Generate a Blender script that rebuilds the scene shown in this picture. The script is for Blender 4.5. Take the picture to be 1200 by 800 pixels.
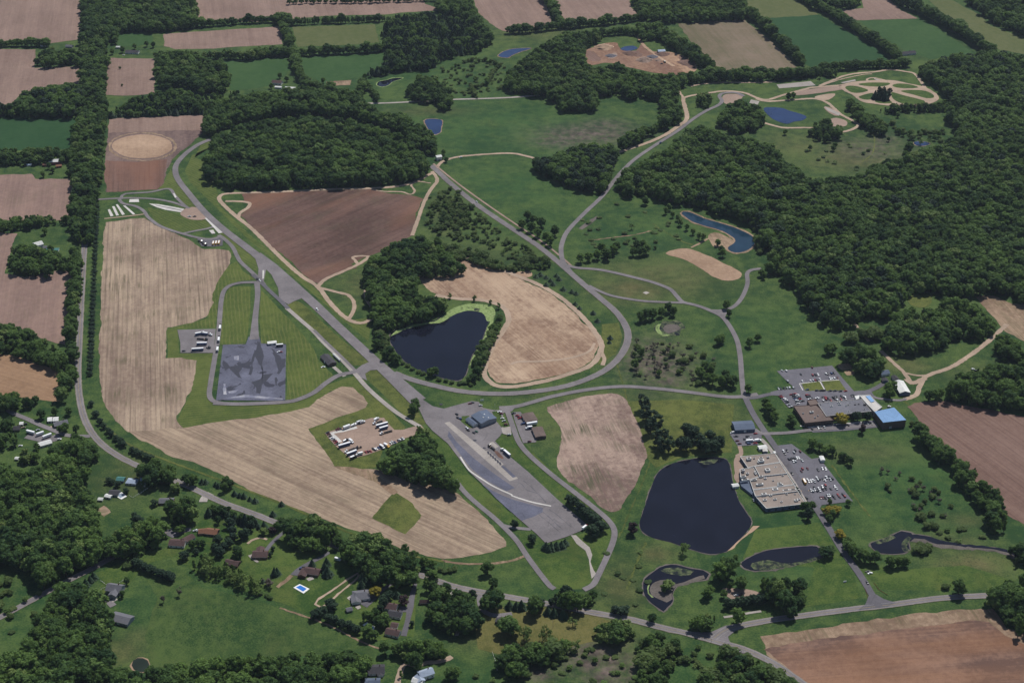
import bpy, math, random
import numpy as np
from mathutils import Vector, Matrix

for o in list(bpy.data.objects): bpy.data.objects.remove(o)
SC = bpy.context.scene
COL = SC.collection
R = math.radians
random.seed(7)
RNG = np.random.default_rng(7)

# ------------------------------------------------------------------ camera, sky, sun, exposure
CAM_H, PITCH, FOC = 1000.0, R(30.0), 1800.0          # FOC in units of the 1200-pixel wide photograph
cam_d = bpy.data.cameras.new("camera")
cam_d.sensor_width = 36.0
cam_d.lens = 36.0 * FOC / 1200.0
cam_d.clip_start, cam_d.clip_end = 5.0, 60000.0
cam = bpy.data.objects.new("camera", cam_d)
cam.location = (0, 0, CAM_H)
cam.rotation_euler = (math.pi / 2 - PITCH, 0, 0)
COL.objects.link(cam)
SC.camera = cam

SUN_EL, SUN_AZ = R(56.0), R(27.0)                     # azimuth clockwise from the viewing direction (+Y)
w = bpy.data.worlds.new("World"); SC.world = w; w.use_nodes = True
nt = w.node_tree
sky = nt.nodes.new("ShaderNodeTexSky"); sky.sky_type = 'NISHITA'; sky.sun_disc = False
sky.sun_elevation = SUN_EL; sky.sun_rotation = SUN_AZ
sky.altitude = 300; sky.air_density = 1.0; sky.dust_density = 0.6
bg = nt.nodes["Background"]; bg.inputs["Strength"].default_value = 0.072
nt.links.new(sky.outputs[0], bg.inputs[0])
sd = bpy.data.lights.new("sun", 'SUN'); sd.energy = 4.3; sd.angle = R(0.53); sd.color = (1.0, 0.965, 0.91)
so = bpy.data.objects.new("sun", sd); COL.objects.link(so)
sv = Vector((math.sin(SUN_AZ) * math.cos(SUN_EL), math.cos(SUN_AZ) * math.cos(SUN_EL), math.sin(SUN_EL)))
so.rotation_euler = sv.to_track_quat('Z', 'Y').to_euler(); so.location = (0, 2000, 1500)
SC.view_settings.view_transform = 'Standard'; SC.view_settings.look = 'None'
SC.view_settings.gamma = 1.0; SC.view_settings.use_curve_mapping = False
SC.view_settings.exposure = 0.1
HAZE = 0.000018
SC.cycles.max_bounces = 5; SC.cycles.diffuse_bounces = 2; SC.cycles.transparent_max_bounces = 6
SC.cycles.volume_bounces = 0

# ------------------------------------------------------------------ survey: photograph point -> place on the ground
CP, SP = math.cos(PITCH), math.sin(PITCH)
def G(px, py, z=0.0):
    u, v = (px - 600.0) / FOC, (400.0 - py) / FOC
    d = (u, CP + v * SP, v * CP - SP)
    t = (z - CAM_H) / d[2]
    return Vector((d[0] * t, d[1] * t, z))
def proj(P):
    """world (N,3) -> photograph pixels"""
    P = np.asarray(P, float).reshape(-1, 3)
    x, y, z = P[:, 0], P[:, 1], P[:, 2] - CAM_H
    f = y * CP - z * SP; v = y * SP + z * CP
    return np.stack([600 + FOC * x / f, 400 - FOC * v / f], 1)
def heading(a, b):
    A, B = G(*a), G(*b)
    return math.atan2(B.y - A.y, B.x - A.x)
NS = R(90 + 11.7); EW = R(11.7)
def Z(ox, oy, s):
    return lambda x, y: (ox + x / s, oy + y / s)

# ------------------------------------------------------------------ small mesh builder
class MB:
    def __init__(s): s.v, s.f, s.m, s.mats = [], [], [], []
    def mi(s, mat):
        if mat not in s.mats: s.mats.append(mat)
        return s.mats.index(mat)
    def face(s, pts, mat):
        b = len(s.v); s.v += [tuple(p) for p in pts]; s.f.append(tuple(range(b, b + len(pts)))); s.m.append(s.mi(mat))
    def box(s, x0, x1, y0, y1, z0, z1, mat, tx=0.0, ty=0.0, top=None):
        b = len(s.v)
        s.v += [(x0, y0, z0), (x1, y0, z0), (x1, y1, z0), (x0, y1, z0), (x0 + tx, y0 + ty, z1), (x1 - tx, y0 + ty, z1), (x1 - tx, y1 - ty, z1), (x0 + tx, y1 - ty, z1)]
        i = s.mi(mat); j = s.mi(top) if top else i
        for f, k in (((0, 3, 2, 1), i), ((4, 5, 6, 7), j), ((0, 1, 5, 4), i), ((1, 2, 6, 5), i), ((2, 3, 7, 6), i), ((3, 0, 4, 7), i)):
            s.f.append(tuple(b + q for q in f)); s.m.append(k)
    def prism(s, poly, z0, z1, mat, top=None, bottom=False):
        n = len(poly)
        if sum(poly[i][0] * poly[(i + 1) % n][1] - poly[(i + 1) % n][0] * poly[i][1] for i in range(n)) < 0: poly = poly[::-1]
        b = len(s.v); s.v += [(p[0], p[1], z0) for p in poly] + [(p[0], p[1], z1) for p in poly]
        i = s.mi(mat); j = s.mi(top) if top else i
        for k in range(n):
            s.f.append((b + k, b + (k + 1) % n, b + n + (k + 1) % n, b + n + k)); s.m.append(i)
        s.f.append(tuple(range(b + n, b + 2 * n))); s.m.append(j)
        if bottom: s.f.append(tuple(range(b + n - 1, b - 1, -1))); s.m.append(i)
    def side(s, prof, y0, y1, mat, inset=0.0):
        """profile in x-z extruded across y"""
        n = len(prof); b = len(s.v)
        s.v += [(p[0], y0 + (inset if len(p) > 2 and p[2] else 0), p[1]) for p in prof] + [(p[0], y1 - (inset if len(p) > 2 and p[2] else 0), p[1]) for p in prof]
        i = s.mi(mat)
        for k in range(n):
            s.f.append((b + k, b + n + k, b + n + (k + 1) % n, b + (k + 1) % n)); s.m.append(i)
        s.f.append(tuple(range(b, b + n))); s.m.append(i)
        s.f.append(tuple(range(b + 2 * n - 1, b + n - 1, -1))); s.m.append(i)
    def tube(s, a, c, r0, r1, mat, n=8):
        a, c = Vector(a), Vector(c); d = (c - a).normalized()
        u = d.orthogonal().normalized(); w_ = d.cross(u); b = len(s.v)
        for p, r in ((a, r0), (c, r1)):
            for k in range(n):
                t = 2 * math.pi * k / n; s.v.append(tuple(p + u * (r * math.cos(t)) + w_ * (r * math.sin(t))))
        i = s.mi(mat)
        for k in range(n):
            s.f.append((b + k, b + (k + 1) % n, b + n + (k + 1) % n, b + n + k)); s.m.append(i)
        s.f.append(tuple(range(b + n - 1, b - 1, -1))); s.m.append(i)
        s.f.append(tuple(range(b + n, b + 2 * n))); s.m.append(i)
    def mesh(s, name):
        me = bpy.data.meshes.new(name); me.from_pydata(s.v, [], s.f)
        for m in s.mats: me.materials.append(m)
        me.polygons.foreach_set("material_index", s.m); me.update(); return me
def link(name, me, parent=None, loc=None, rz=0.0):
    o = bpy.data.objects.new(name, me); COL.objects.link(o)
    if parent: o.parent = parent
    if loc is not None: o.location = loc
    if rz: o.rotation_euler = (0, 0, rz)
    return o
def tag(o, label=None, cat=None, group=None, kind=None):
    if label: o["label"] = label
    if cat: o["category"] = cat
    if group: o["group"] = group
    if kind: o["kind"] = kind
    return o
def thing(name, label, cat, loc, rz=0.0, group=None):
    o = link(name, None, None, loc, rz); o.empty_display_size = 1.0
    return tag(o, label, cat, group)
def spawn(tpl, name, label, cat, loc, rz=0.0, group=None, scale=None):
    """a thing from a template of (part name, mesh, sub-parts): every copy gets its own part objects"""
    r = thing(name, label, cat, loc, rz, group)
    if scale is not None: r.scale = scale
    for pn, me, lc, subs in tpl:
        p = link(pn, me, r, lc)
        for sn, sm, sl in subs: link(sn, sm, p, sl)
    return r
ORD = "first second third fourth fifth sixth seventh eighth ninth tenth eleventh twelfth thirteenth fourteenth fifteenth sixteenth seventeenth eighteenth nineteenth twentieth".split()
def ordinal(i, n):
    if n == 1: return ""
    if i == 0: return "leftmost"
    if i == n - 1: return "rightmost"
    return (ORD[i] if i < 20 else str(i + 1) + "th") + " from the left"

# ------------------------------------------------------------------ materials
class NT:
    def __init__(s, name):
        s.mat = bpy.data.materials.new(name); s.mat.use_nodes = True
        s.t = s.mat.node_tree; s.b = s.t.nodes["Principled BSDF"]; s.b.inputs["Specular IOR Level"].default_value = 0.1
        s.b.inputs["Roughness"].default_value = 0.95
    def n(s, typ, **kw):
        q = s.t.nodes.new(typ)
        for k, v in kw.items():
            if k.startswith("i_"): q.inputs[k[2:].replace("_", " ")].default_value = v
            else: setattr(q, k, v)
        return q
    def l(s, a, b): s.t.links.new(a, b)
    def pos(s, ang=0.0, sc=(1, 1, 1)):
        g = s.n("ShaderNodeNewGeometry"); m = s.n("ShaderNodeMapping"); m.vector_type = 'POINT'
        r = s.n("ShaderNodeVectorRotate", rotation_type='Z_AXIS'); r.inputs["Angle"].default_value = -ang
        s.l(g.outputs["Position"], r.inputs["Vector"]); s.l(r.outputs[0], m.inputs["Vector"])
        m.inputs["Scale"].default_value = sc; return m.outputs[0]
    def noise(s, vec, scale, detail=4.0, rough=0.55, dist=0.0):
        q = s.n("ShaderNodeTexNoise"); q.inputs["Scale"].default_value = scale; q.inputs["Detail"].default_value = detail
        q.inputs["Roughness"].default_value = rough; q.inputs["Distortion"].default_value = dist
        if vec is not None: s.l(vec, q.inputs["Vector"])
        return q.outputs["Fac"]
    def math(s, op, a, b=None, clamp=False):
        q = s.n("ShaderNodeMath", operation=op); q.use_clamp = clamp
        for i, x in enumerate((a, b)):
            if x is None: continue
            if isinstance(x, (int, float)): q.inputs[i].default_value = x
            else: s.l(x, q.inputs[i])
        return q.outputs[0]
    def rng(s, x, a, b, c=0.0, d=1.0):
        q = s.n("ShaderNodeMapRange"); s.l(x, q.inputs[0])
        for i, v in enumerate((a, b, c, d)): q.inputs[i + 1].default_value = v
        return q.outputs[0]
    def mix(s, fac, a, b, mode='MIX'):
        q = s.n("ShaderNodeMix", data_type='RGBA', blend_type=mode)
        for i, x in ((0, fac), (6, a), (7, b)):
            if isinstance(x, (int, float)): q.inputs[i].default_value = x
            elif isinstance(x, (tuple, list)): q.inputs[i].default_value = (*x[:3], 1)
            else: s.l(x, q.inputs[i])
        return q.outputs[2]
    def out(s, col): s.l(col, s.b.inputs["Base Color"]); return s.mat
def flat(name, c, rough=0.8, metal=0.0, spec=0.3, vary=0.08, sc=0.6):
    t = NT(name); t.b.inputs["Roughness"].default_value = rough; t.b.inputs["Metallic"].default_value = metal
    t.b.inputs["Specular IOR Level"].default_value = spec
    if vary:
        q = t.noise(t.pos(), sc, 3); lo = tuple(x * (1 - vary * 2) for x in c); hi = tuple(x * (1 + vary) for x in c)
        t.out(t.mix(t.rng(q, .3, .7), lo, hi))
    else: t.b.inputs["Base Color"].default_value = (*c, 1)
    return t.mat
def fieldmat(name, a, b, ang=NS, weed=None, weedamt=0.0, streak=1.0, blotch=1.0, seed=0.0, band=None, bandamt=0.0, speck=1.0, rows=0.0, rowgap=6.0):
    """tilled or stubble soil: drill rows and wheel tracks along `ang`, blotches of damp soil, weeds"""
    t = NT(name)
    p = t.pos(ang)                      # x runs along the rows
    off = t.n("ShaderNodeVectorMath", operation='ADD'); t.l(p, off.inputs[0]); off.inputs[1].default_value = (seed * 371.0, seed * 217.0, seed)
    p = off.outputs[0]
    def sc(v):
        m = t.n("ShaderNodeVectorMath", operation='MULTIPLY'); t.l(p, m.inputs[0]); m.inputs[1].default_value = v; return m.outputs[0]
    big = t.noise(p, .0075, 5, .6, .4)
    wide = t.noise(sc((.0022, .075, 1)), 1.0, 3, .6)
    fine = t.noise(sc((.012, .42, 1)), 1.0, 4, .6)
    mot = t.noise(p, .16, 4, .65)
    x = t.math('ADD', t.math('MULTIPLY', t.math('SUBTRACT', big, .5), 2.6 * blotch), t.math('MULTIPLY', t.math('SUBTRACT', wide, .5), 1.5 * streak))
    x = t.math('ADD', x, t.math('MULTIPLY', t.math('SUBTRACT', fine, .5), 1.3 * streak))
    x = t.math('ADD', x, t.math('MULTIPLY', t.math('SUBTRACT', mot, .5), 1.3 * speck))
    x = t.math('ADD', x, .5, True)
    c = t.mix(x, a, b)
    if rows:
        wv = t.n("ShaderNodeTexWave", wave_type='BANDS', bands_direction='Y', wave_profile='SIN'); t.l(p, wv.inputs["Vector"])
        wv.inputs["Scale"].default_value = .314 / rowgap; wv.inputs["Distortion"].default_value = .6; wv.inputs["Detail"].default_value = 2; wv.inputs["Detail Scale"].default_value = .05
        br = t.noise(sc((.007, .09, 1)), 1.0, 5, .7)
        k = t.math('MULTIPLY', t.rng(wv.outputs["Fac"], .62, .95), t.rng(br, .42, .62)); c = t.mix(t.math('MULTIPLY', k, rows), c, tuple(v * .5 for v in a))
    if band:
        bb = t.noise(sc((.003, .011, 1)), 1.0, 3, .5, .6)
        c = t.mix(t.math('MULTIPLY', t.rng(bb, .45, .68), bandamt), c, band)
    if weed:
        q = t.noise(p, .02, 4, .65); r2 = t.noise(sc((.02, .35, 1)), 1.0, 3, .6)
        k = t.math('MULTIPLY', t.rng(q, .46, .66), t.rng(r2, .42, .62)); c = t.mix(t.math('MULTIPLY', k, weedamt), c, weed)
    spk = t.noise(p, .75, 3, .7); c = t.mix(t.rng(spk, .5, .75, 0, .35), c, tuple(v * .55 for v in a))
    return t.out(c)
def grassmat(name, a, b, ang=0.0, stripe=0.0, period=5.0, dry=None, dryamt=0.0, seed=0.0):
    t = NT(name); p = t.pos(ang)
    big = t.noise(p, .011, 5, .6, .3); mid = t.noise(p, .09, 5, .65); fn = t.noise(p, .55, 3, .6)
    x = t.math('ADD', t.math('MULTIPLY', t.math('SUBTRACT', big, .5), 2.6), t.math('MULTIPLY', t.math('SUBTRACT', mid, .5), 2.6))
    x = t.math('ADD', t.math('ADD', x, t.math('MULTIPLY', t.math('SUBTRACT', fn, .5), 2.4)), .5, True)
    c = t.mix(x, a, b)
    if dry:
        q = t.noise(p, .023, 5, .7, .6); c = t.mix(t.math('MULTIPLY', t.rng(q, .5, .68), dryamt), c, dry)
    if stripe:
        wv = t.n("ShaderNodeTexWave", wave_type='BANDS', bands_direction='Y', wave_profile='SIN')
        t.l(p, wv.inputs["Vector"]); wv.inputs["Scale"].default_value = .314 / period; wv.inputs["Distortion"].default_value = 7.0
        wv.inputs["Detail"].default_value = 3; wv.inputs["Detail Scale"].default_value = .22
        br = t.noise(p, .06, 3); k = t.math('MULTIPLY', t.rng(wv.outputs["Fac"], .55, 1.0), t.math('MULTIPLY', t.rng(br, .3, .65), stripe))
        c = t.mix(k, c, (.17, .16, .06))
    return t.out(c)
def roadmat(name, c, worn=.25, ang=0.0, dark=None):
    t = NT(name); p = t.pos(ang)
    a = t.noise(p, .035, 5, .65); b_ = t.noise(p, .5, 4, .6)
    x = t.math('ADD', t.math('MULTIPLY', a, .65), t.math('MULTIPLY', b_, .35))
    col = t.mix(t.rng(x, .3, .7), tuple(v * (1 - worn) for v in c), tuple(v * (1 + worn) for v in c))
    pt = t.noise(p, .012, 3, .5, 1.2); col = t.mix(t.rng(pt, .53, .55, 0, .22), col, tuple(v * .6 for v in c))
    vo = t.n('ShaderNodeTexVoronoi', feature='DISTANCE_TO_EDGE'); t.l(p, vo.inputs['Vector']); vo.inputs['Scale'].default_value = .07
    col = t.mix(t.rng(vo.outputs['Distance'], 0, .022, .35, 0), col, tuple(v * .4 for v in c))
    if dark:
        q = t.noise(p, .05, 4, .5, .8); col = t.mix(t.rng(q, .60, .615), col, dark)
    t.b.inputs["Roughness"].default_value = .85
    return t.out(col)
def watermat(name, c, rough=.06):
    t = NT(name); q = t.noise(t.pos(), .03, 4)
    t.out(t.mix(t.rng(q, .3, .7), tuple(v * .8 for v in c), tuple(v * 1.25 for v in c)))
    t.b.inputs["Roughness"].default_value = rough; t.b.inputs["Specular IOR Level"].default_value = .2
    bp = t.n("ShaderNodeBump"); bp.inputs["Strength"].default_value = .12; bp.inputs["Distance"].default_value = .05
    t.l(t.noise(t.pos(), .6, 3), bp.inputs["Height"]); t.l(bp.outputs[0], t.b.inputs["Normal"])
    return t.mat
def leafmat(name, dark, light, trans=.25):
    t = NT(name); oi = t.n("ShaderNodeObjectInfo")
    q = t.noise(t.pos(), .25, 3, .6); big = t.noise(t.pos(), .012, 3)
    x = t.math('ADD', t.math('MULTIPLY', oi.outputs["Random"], .75), t.math('MULTIPLY', t.rng(q, .3, .7), .28))
    x = t.math('ADD', x, t.math('MULTIPLY', t.math('SUBTRACT', big, .5), 2.0), True)
    c = t.mix(x, dark, light); t.out(c)
    t.b.inputs["Roughness"].default_value = .7; t.b.inputs["Specular IOR Level"].default_value = .25
    tr = t.n("ShaderNodeBsdfTranslucent"); t.l(t.mix(.35, c, (.12, .14, .02)), tr.inputs[0]); ms = t.n("ShaderNodeMixShader"); ms.inputs[0].default_value = trans
    t.l(t.b.outputs[0], ms.inputs[1]); t.l(tr.outputs[0], ms.inputs[2]); t.l(ms.outputs[0], t.t.nodes["Material Output"].inputs[0])
    return t.mat

M = {}
M['stub'] = fieldmat("stubble_soil", (.18, .127, .098), (.37, .283, .205), NS, (.10, .085, .05), .85, 1.0, .8, 1, rows=.5, rowgap=6)
M['stub2'] = fieldmat("stubble_soil_diagonal", (.19, .136, .10), (.38, .29, .205), heading((250, 525), (500, 640)), (.11, .09, .06), .6, 1.1, .6, 2, rows=.38, rowgap=6)
M['stub3'] = fieldmat("stubble_soil_patchy", (.15, .10, .085), (.34, .25, .20), NS, (.085, .08, .048), 1.0, .45, 1.3, 3, speck=1.9)
M['peanut'] = fieldmat("stubble_soil_curved", (.20, .128, .09), (.43, .315, .22), heading((560, 330), (690, 440)), (.13, .075, .05), .4, .9, 1.3, 4, (.20, .115, .075), .55, speck=1.6, rows=.22, rowgap=5)
M['brown'] = fieldmat("tilled_brown_soil", (.072, .042, .035), (.145, .088, .072), heading((320, 300), (480, 230)), (.085, .075, .045), .5, .9, 1.0, 5, (.20, .10, .062), .8)
M['brown2'] = fieldmat("tilled_red_soil", (.13, .078, .062), (.20, .13, .105), heading((1062, 480), (1200, 580)), None, 0, .9, .6, 6, rows=.4, rowgap=6)
M['brown3'] = fieldmat("tilled_soil_bottom", (.105, .064, .052), (.24, .145, .105), heading((900, 790), (1180, 770)), None, 0, .8, 1.5, 7, (.23, .115, .06), .6, speck=1.3, rows=.16, rowgap=5)
M['farfield'] = fieldmat("pale_far_soil", (.165, .11, .09), (.26, .18, .145), NS, (.10, .08, .055), .3, .8, .6, 8)
M['leftfield'] = fieldmat("pale_west_soil", (.16, .105, .09), (.27, .18, .145), NS, (.10, .09, .05), .3, .7, .6, 9)
M['orange'] = fieldmat("orange_soil", (.19, .115, .07), (.30, .19, .115), heading((0, 440), (70, 460)), None, 0, .8, .7, 10)
M['mixfield'] = fieldmat("weedy_soil", (.12, .10, .06), (.19, .145, .105), heading((800, 28), (850, 85)), (.06, .085, .03), .5, .8, 1, 11)
M['barn'] = fieldmat("disturbed_soil", (.085, .055, .052), (.20, .14, .12), NS, None, 0, .4, 1.1, 12)
M['barnlow'] = fieldmat('tilled_rust_soil', (.105, .062, .05), (.175, .11, .09), NS, None, 0, 1.0, .7, 16, (.2, .095, .06), .6, rows=.5, rowgap=8)
M['quarry'] = fieldmat('quarry_sand', (.17, .095, .062), (.40, .265, .175), NS, None, 0, .2, 1.3, 17, (.15, .085, .065), .7, speck=1.6)
M['sand'] = fieldmat("bare_sand", (.25, .165, .11), (.42, .295, .205), NS, None, 0, .25, 1, 13)
M['headland'] = fieldmat("dry_headland", (.165, .11, .075), (.31, .22, .15), NS, (.08, .075, .035), .8, .15, 1.2, 14, speck=2.2)
M['gravel'] = roadmat("tan_gravel", (.34, .255, .19), .25)
M['gravel2'] = roadmat("lot_gravel", (.27, .195, .155), .2)
M['asphalt'] = roadmat("worn_asphalt", (.165, .15, .155), .3)
M['dkasphalt'] = roadmat("newer_asphalt", (.11, .104, .116), .3)
M['blueasphalt'] = roadmat("sealed_blue_asphalt", (.105, .108, .145), .4)
M['skid'] = roadmat('skid_pad_asphalt', (.105, .108, .145), .45, 0.0, (.045, .046, .062))
M['lot'] = roadmat("car_park_asphalt", (.125, .12, .138), .25)
M['concrete'] = roadmat("pale_concrete", (.31, .28, .255), .25)
M['white'] = roadmat("white_concrete", (.50, .48, .45), .16)
M['shoulder'] = roadmat("gravel_shoulder", (.20, .175, .15), .2)
M['paint'] = flat("road_paint", (.34, .33, .31), .8)
M['ypaint'] = flat("yellow_road_paint", (.27, .21, .07), .8)
M['wet'] = flat("wet_asphalt", (.038, .039, .053), .6, 0, .15)
M['mud'] = roadmat("pond_mud", (.11, .095, .085), .5)
M['water'] = watermat("dark_pond_water", (.006, .007, .014))
M['murky'] = watermat('murky_green_water', (.018, .026, .018), .15)
M['bluewater'] = watermat("blue_pond_water", (.014, .03, .085))
M['teal'] = watermat("teal_pond_water", (.012, .032, .055))
tA = NT("pond_algae"); qA = tA.noise(tA.pos(), .11, 5, .7, .6); M['algae'] = tA.out(tA.mix(tA.rng(qA, .34, .44), (.012, .016, .018), tA.mix(tA.rng(tA.noise(tA.pos(), .3, 3), .35, .65), (.13, .185, .06), (.25, .32, .13))))
tA = NT("marsh_weed"); qA = tA.noise(tA.pos(), .13, 5, .7, .6); M['algae2'] = tA.out(tA.mix(tA.rng(qA, .44, .58), (.012, .016, .020), tA.mix(tA.rng(tA.noise(tA.pos(), .3, 3), .35, .65), (.035, .06, .025), (.13, .14, .075))))
M['mow'] = grassmat("mown_grass", (.044, .062, .016), (.112, .126, .034), 0, 0, 5, (.12, .115, .04), .35)
M['mowns'] = grassmat("hay_rows_grass", (.05, .076, .018), (.09, .115, .028), NS, .5, 5.0)
M['mowdiag'] = grassmat("hay_rows_diagonal", (.048, .074, .018), (.085, .11, .028), heading((330, 380), (420, 430)), .42, 5.0)
M['mowew'] = grassmat("hay_rows_lower", (.05, .076, .018), (.088, .112, .028), heading((250, 480), (340, 472)), .45, 5.0)
M['lawn'] = grassmat("lawn_grass", (.024, .056, .013), (.074, .108, .026), R(20), .0, 6, (.10, .10, .03), .3)
M['drylawn'] = grassmat("dry_lawn", (.07, .075, .022), (.13, .118, .042), R(100), .18, 6.5)
M['crop'] = grassmat("green_crop", (.028, .066, .020), (.042, .084, .027), NS)
M['crop2'] = grassmat("dark_green_crop", (.017, .052, .018), (.026, .066, .024), NS)
M['crop3'] = grassmat("olive_crop", (.07, .088, .03), (.10, .11, .045), NS)
M['pasture'] = grassmat("pasture_grass", (.020, .048, .014), (.062, .096, .027), R(100), 0, 5, (.075, .085, .03), .3)
M['garden'] = fieldmat("garden_soil", (.2, .14, .1), (.36, .26, .18), EW, (.06, .08, .03), .8, 1.2, .5, 15)
LEAF = [leafmat("leaf_broad", (.032, .085, .026), (.145, .245, .056), .5),
        leafmat("leaf_conifer", (.011, .034, .017), (.030, .064, .026), .12),
        leafmat("leaf_light", (.095, .165, .036), (.15, .21, .055)),
        leafmat("leaf_yellow", (.20, .17, .012), (.27, .22, .02)),
        leafmat("leaf_burgundy", (.022, .010, .012), (.04, .018, .02), .12),
        leafmat("leaf_shrub", (.060, .110, .030), (.13, .19, .052), .5),
        leafmat("twig_grey", (.06, .05, .04), (.095, .08, .062), .1)]
M['bark'] = flat("bark", (.07, .055, .042), .95)
M['glass'] = flat("dark_glass", (.015, .018, .024), .12, 0, .6, 0)
M['tyre'] = flat("tyre_rubber", (.02, .02, .02), .9, 0, .2, 0)
M['chassis'] = flat("black_chassis", (.025, .025, .03), .7)
M['rim'] = flat("steel_rim", (.35, .35, .36), .4, .6, .4, 0)
CAR = {k: flat("paint_" + n, c, .28, 0, .5, 0) for k, n, c in (('w', 'white', (.72, .73, .74)), ('s', 'silver', (.40, .42, .44)), ('d', 'charcoal', (.04, .043, .05)),
       ('k', 'black', (.014, .014, .017)), ('r', 'red', (.26, .018, .022)), ('m', 'maroon', (.10, .014, .022)), ('b', 'blue', (.03, .06, .16)), ('t', 'tan', (.33, .26, .18)), ('y', 'yellow', (.68, .36, .03)), ('g', 'green', (.03, .10, .06)), ('o', 'orange', (.6, .2, .03)))}
CNAME = dict(w='white', s='silver', d='charcoal', k='black', r='red', m='maroon', b='blue', t='tan', y='yellow', g='green', o='orange')
M['trailer'] = flat("trailer_white", (.74, .75, .76), .4, 0, .4, .04)
M['trailerblue'] = flat("trailer_blue", (.045, .085, .20), .4, 0, .4, .05)
M['steel'] = flat("galvanised_steel", (.42, .43, .45), .45, .4, .4)
M['timber'] = flat("weathered_timber", (.17, .125, .09), .9)
M['whitewood'] = flat("white_painted_wood", (.72, .71, .68), .7)
def roof_shingle(name, c): return roadmat(name, c, .22)
RF = {k: roof_shingle("roof_" + n, c) for k, n, c in (('brown', 'brown_shingle', (.085, .055, .052)), ('grey', 'grey_shingle', (.125, .125, .14)), ('dark', 'dark_shingle', (.055, .053, .06)), ('slate', 'slate_blue_metal', (.10, .125, .175)), ('blue', 'blue_metal', (.19, .32, .52)),
      ('tanflat', 'tan_ballast', (.235, .195, .17)), ('greyflat', 'grey_membrane', (.145, .145, .165)), ('brownflat', 'brown_ballast', (.135, .102, .09)), ('white', 'white_metal', (.60, .60, .58)), ('pale', 'pale_membrane', (.46, .44, .41)), ('teal', 'teal_metal', (.06, .16, .15)), ('rust', 'rusty_orange', (.19, .095, .06)), ('paleblue', 'pale_blue_metal', (.34, .40, .50)))}
WL = {k: flat("wall_" + n, c, .85) for k, n, c in (('white', 'white_siding', (.66, .65, .62)), ('brick', 'brown_brick', (.16, .085, .06)), ('grey', 'grey_panel', (.27, .28, .30)), ('blue', 'blue_panel', (.10, .13, .19)), ('tan', 'tan_siding', (.40, .32, .24)), ('dark', 'dark_brick', (.11, .078, .07)), ('red', 'red_barn_board', (.22, .05, .035)))}
# ------------------------------------------------------------------ the ground: one sheet with its dry, lush and bare places
BLOBS = [  # (x, y, rx, ry, kind, strength) as seen in the photograph: l lush, d dry, b bare/marshy
    (590, 150, 150, 45, 'l', .8), (460, 80, 90, 25, 'l', .7), (600, 215, 80, 30, 'l', .8), (760, 280, 90, 45, 'l', .55), (1060, 560, 110, 60, 'l', .7),
    (930, 640, 80, 40, 'l', .9), (1110, 620, 70, 25, 'l', .6), (690, 158, 55, 11, 'b', .8), (660, 165, 35, 8, 'b', .7), (710, 148, 30, 8, 'b', .6), (770, 325, 70, 22, 'd', .55), (740, 340, 40, 14, 'd', .8),
    (770, 425, 38, 25, 'b', .8), (785, 445, 18, 8, 'b', .8), (760, 410, 30, 14, 'b', .6), (725, 690, 30, 30, 'd', .5), (770, 648, 20, 10, 'd', .7), (1140, 660, 45, 14, 'd', .7), (1100, 635, 60, 12, 'd', .4),
    (1020, 175, 40, 12, 'b', .55), (985, 185, 30, 14, 'd', .6), (1035, 165, 20, 8, 'b', .5), (700, 770, 38, 22, 'b', .9), (712, 790, 28, 16, 'b', .85), (735, 782, 18, 18, 'b', .7), (690, 765, 12, 8, 'b', .9), (632, 788, 20, 10, 'b', .85),
    (660, 735, 70, 20, 'd', .7), (140, 765, 25, 14, 'd', .6), (165, 745, 22, 10, 'd', .4), (230, 720, 90, 40, 'l', .8), (330, 760, 80, 25, 'l', .8), (175, 715, 30, 14, 'l', .3),
    (880, 380, 60, 25, 'l', .5), (890, 440, 40, 30, 'l', .6), (1010, 530, 50, 12, 'd', .45), (1130, 610, 30, 8, 'd', .4), (430, 335, 35, 18, 'd', .45), (545, 310, 60, 25, 'd', .35), (580, 265, 35, 25, 'l', .3),
    (1060, 428, 30, 10, 'd', .5), (1145, 440, 40, 14, 'd', .35), (180, 265, 30, 8, 'd', .3), (600, 690, 40, 10, 'l', .4), (670, 660, 30, 12, 'd', .3), (480, 575, 35, 10, 'l', .4), (640, 500, 30, 20, 'd', .3), (830, 490, 40, 25, 'd', .5), (700, 465, 90, 8, 'd', .3),
    (520, 250, 25, 30, 'd', .3), (1000, 190, 60, 10, 'd', .5), (930, 170, 40, 15, 'd', .35), (500, 130, 40, 5, 'd', .5), (60, 700, 40, 20, 'l', .6), (150, 560, 40, 25, 'd', .35), (20, 740, 30, 20, 'l', .4), (1100, 20, 60, 20, 'l', .3),
    (660, 245, 50, 30, 'l', .5), (640, 40, 60, 10, 'd', .3), (560, 740, 30, 20, 'd', .5), (560, 790, 40, 15, 'l', .6), (800, 780, 40, 20, 'l', .7), (870, 690, 40, 20, 'l', .5),
]
def axis(lo, hi, st, far):
    a = [lo]
    while a[-1] < hi: a.append(a[-1] + st)
    k = st
    lo_, hi_ = [], []
    x = a[-1]
    while x < far: k *= 1.6; x += k; hi_.append(x)
    k = st; x = a[0]
    while x > -far: k *= 1.6; x -= k; lo_.append(x)
    return np.array(lo_[::-1] + a + hi_)
gx = axis(-1300, 1300, 7.0, 14000); gy = axis(950, 3500, 7.0, 14000)
XX, YY = np.meshgrid(gx, gy); nv = XX.size
co = np.zeros((nv, 3), np.float32); co[:, 0] = XX.ravel(); co[:, 1] = YY.ravel()
nx, ny = len(gx), len(gy)
ii = (np.arange(ny - 1)[:, None] * nx + np.arange(nx - 1)[None, :]).ravel()
quads = np.stack([ii, ii + 1, ii + nx + 1, ii + nx], 1).astype(np.int32)
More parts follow.
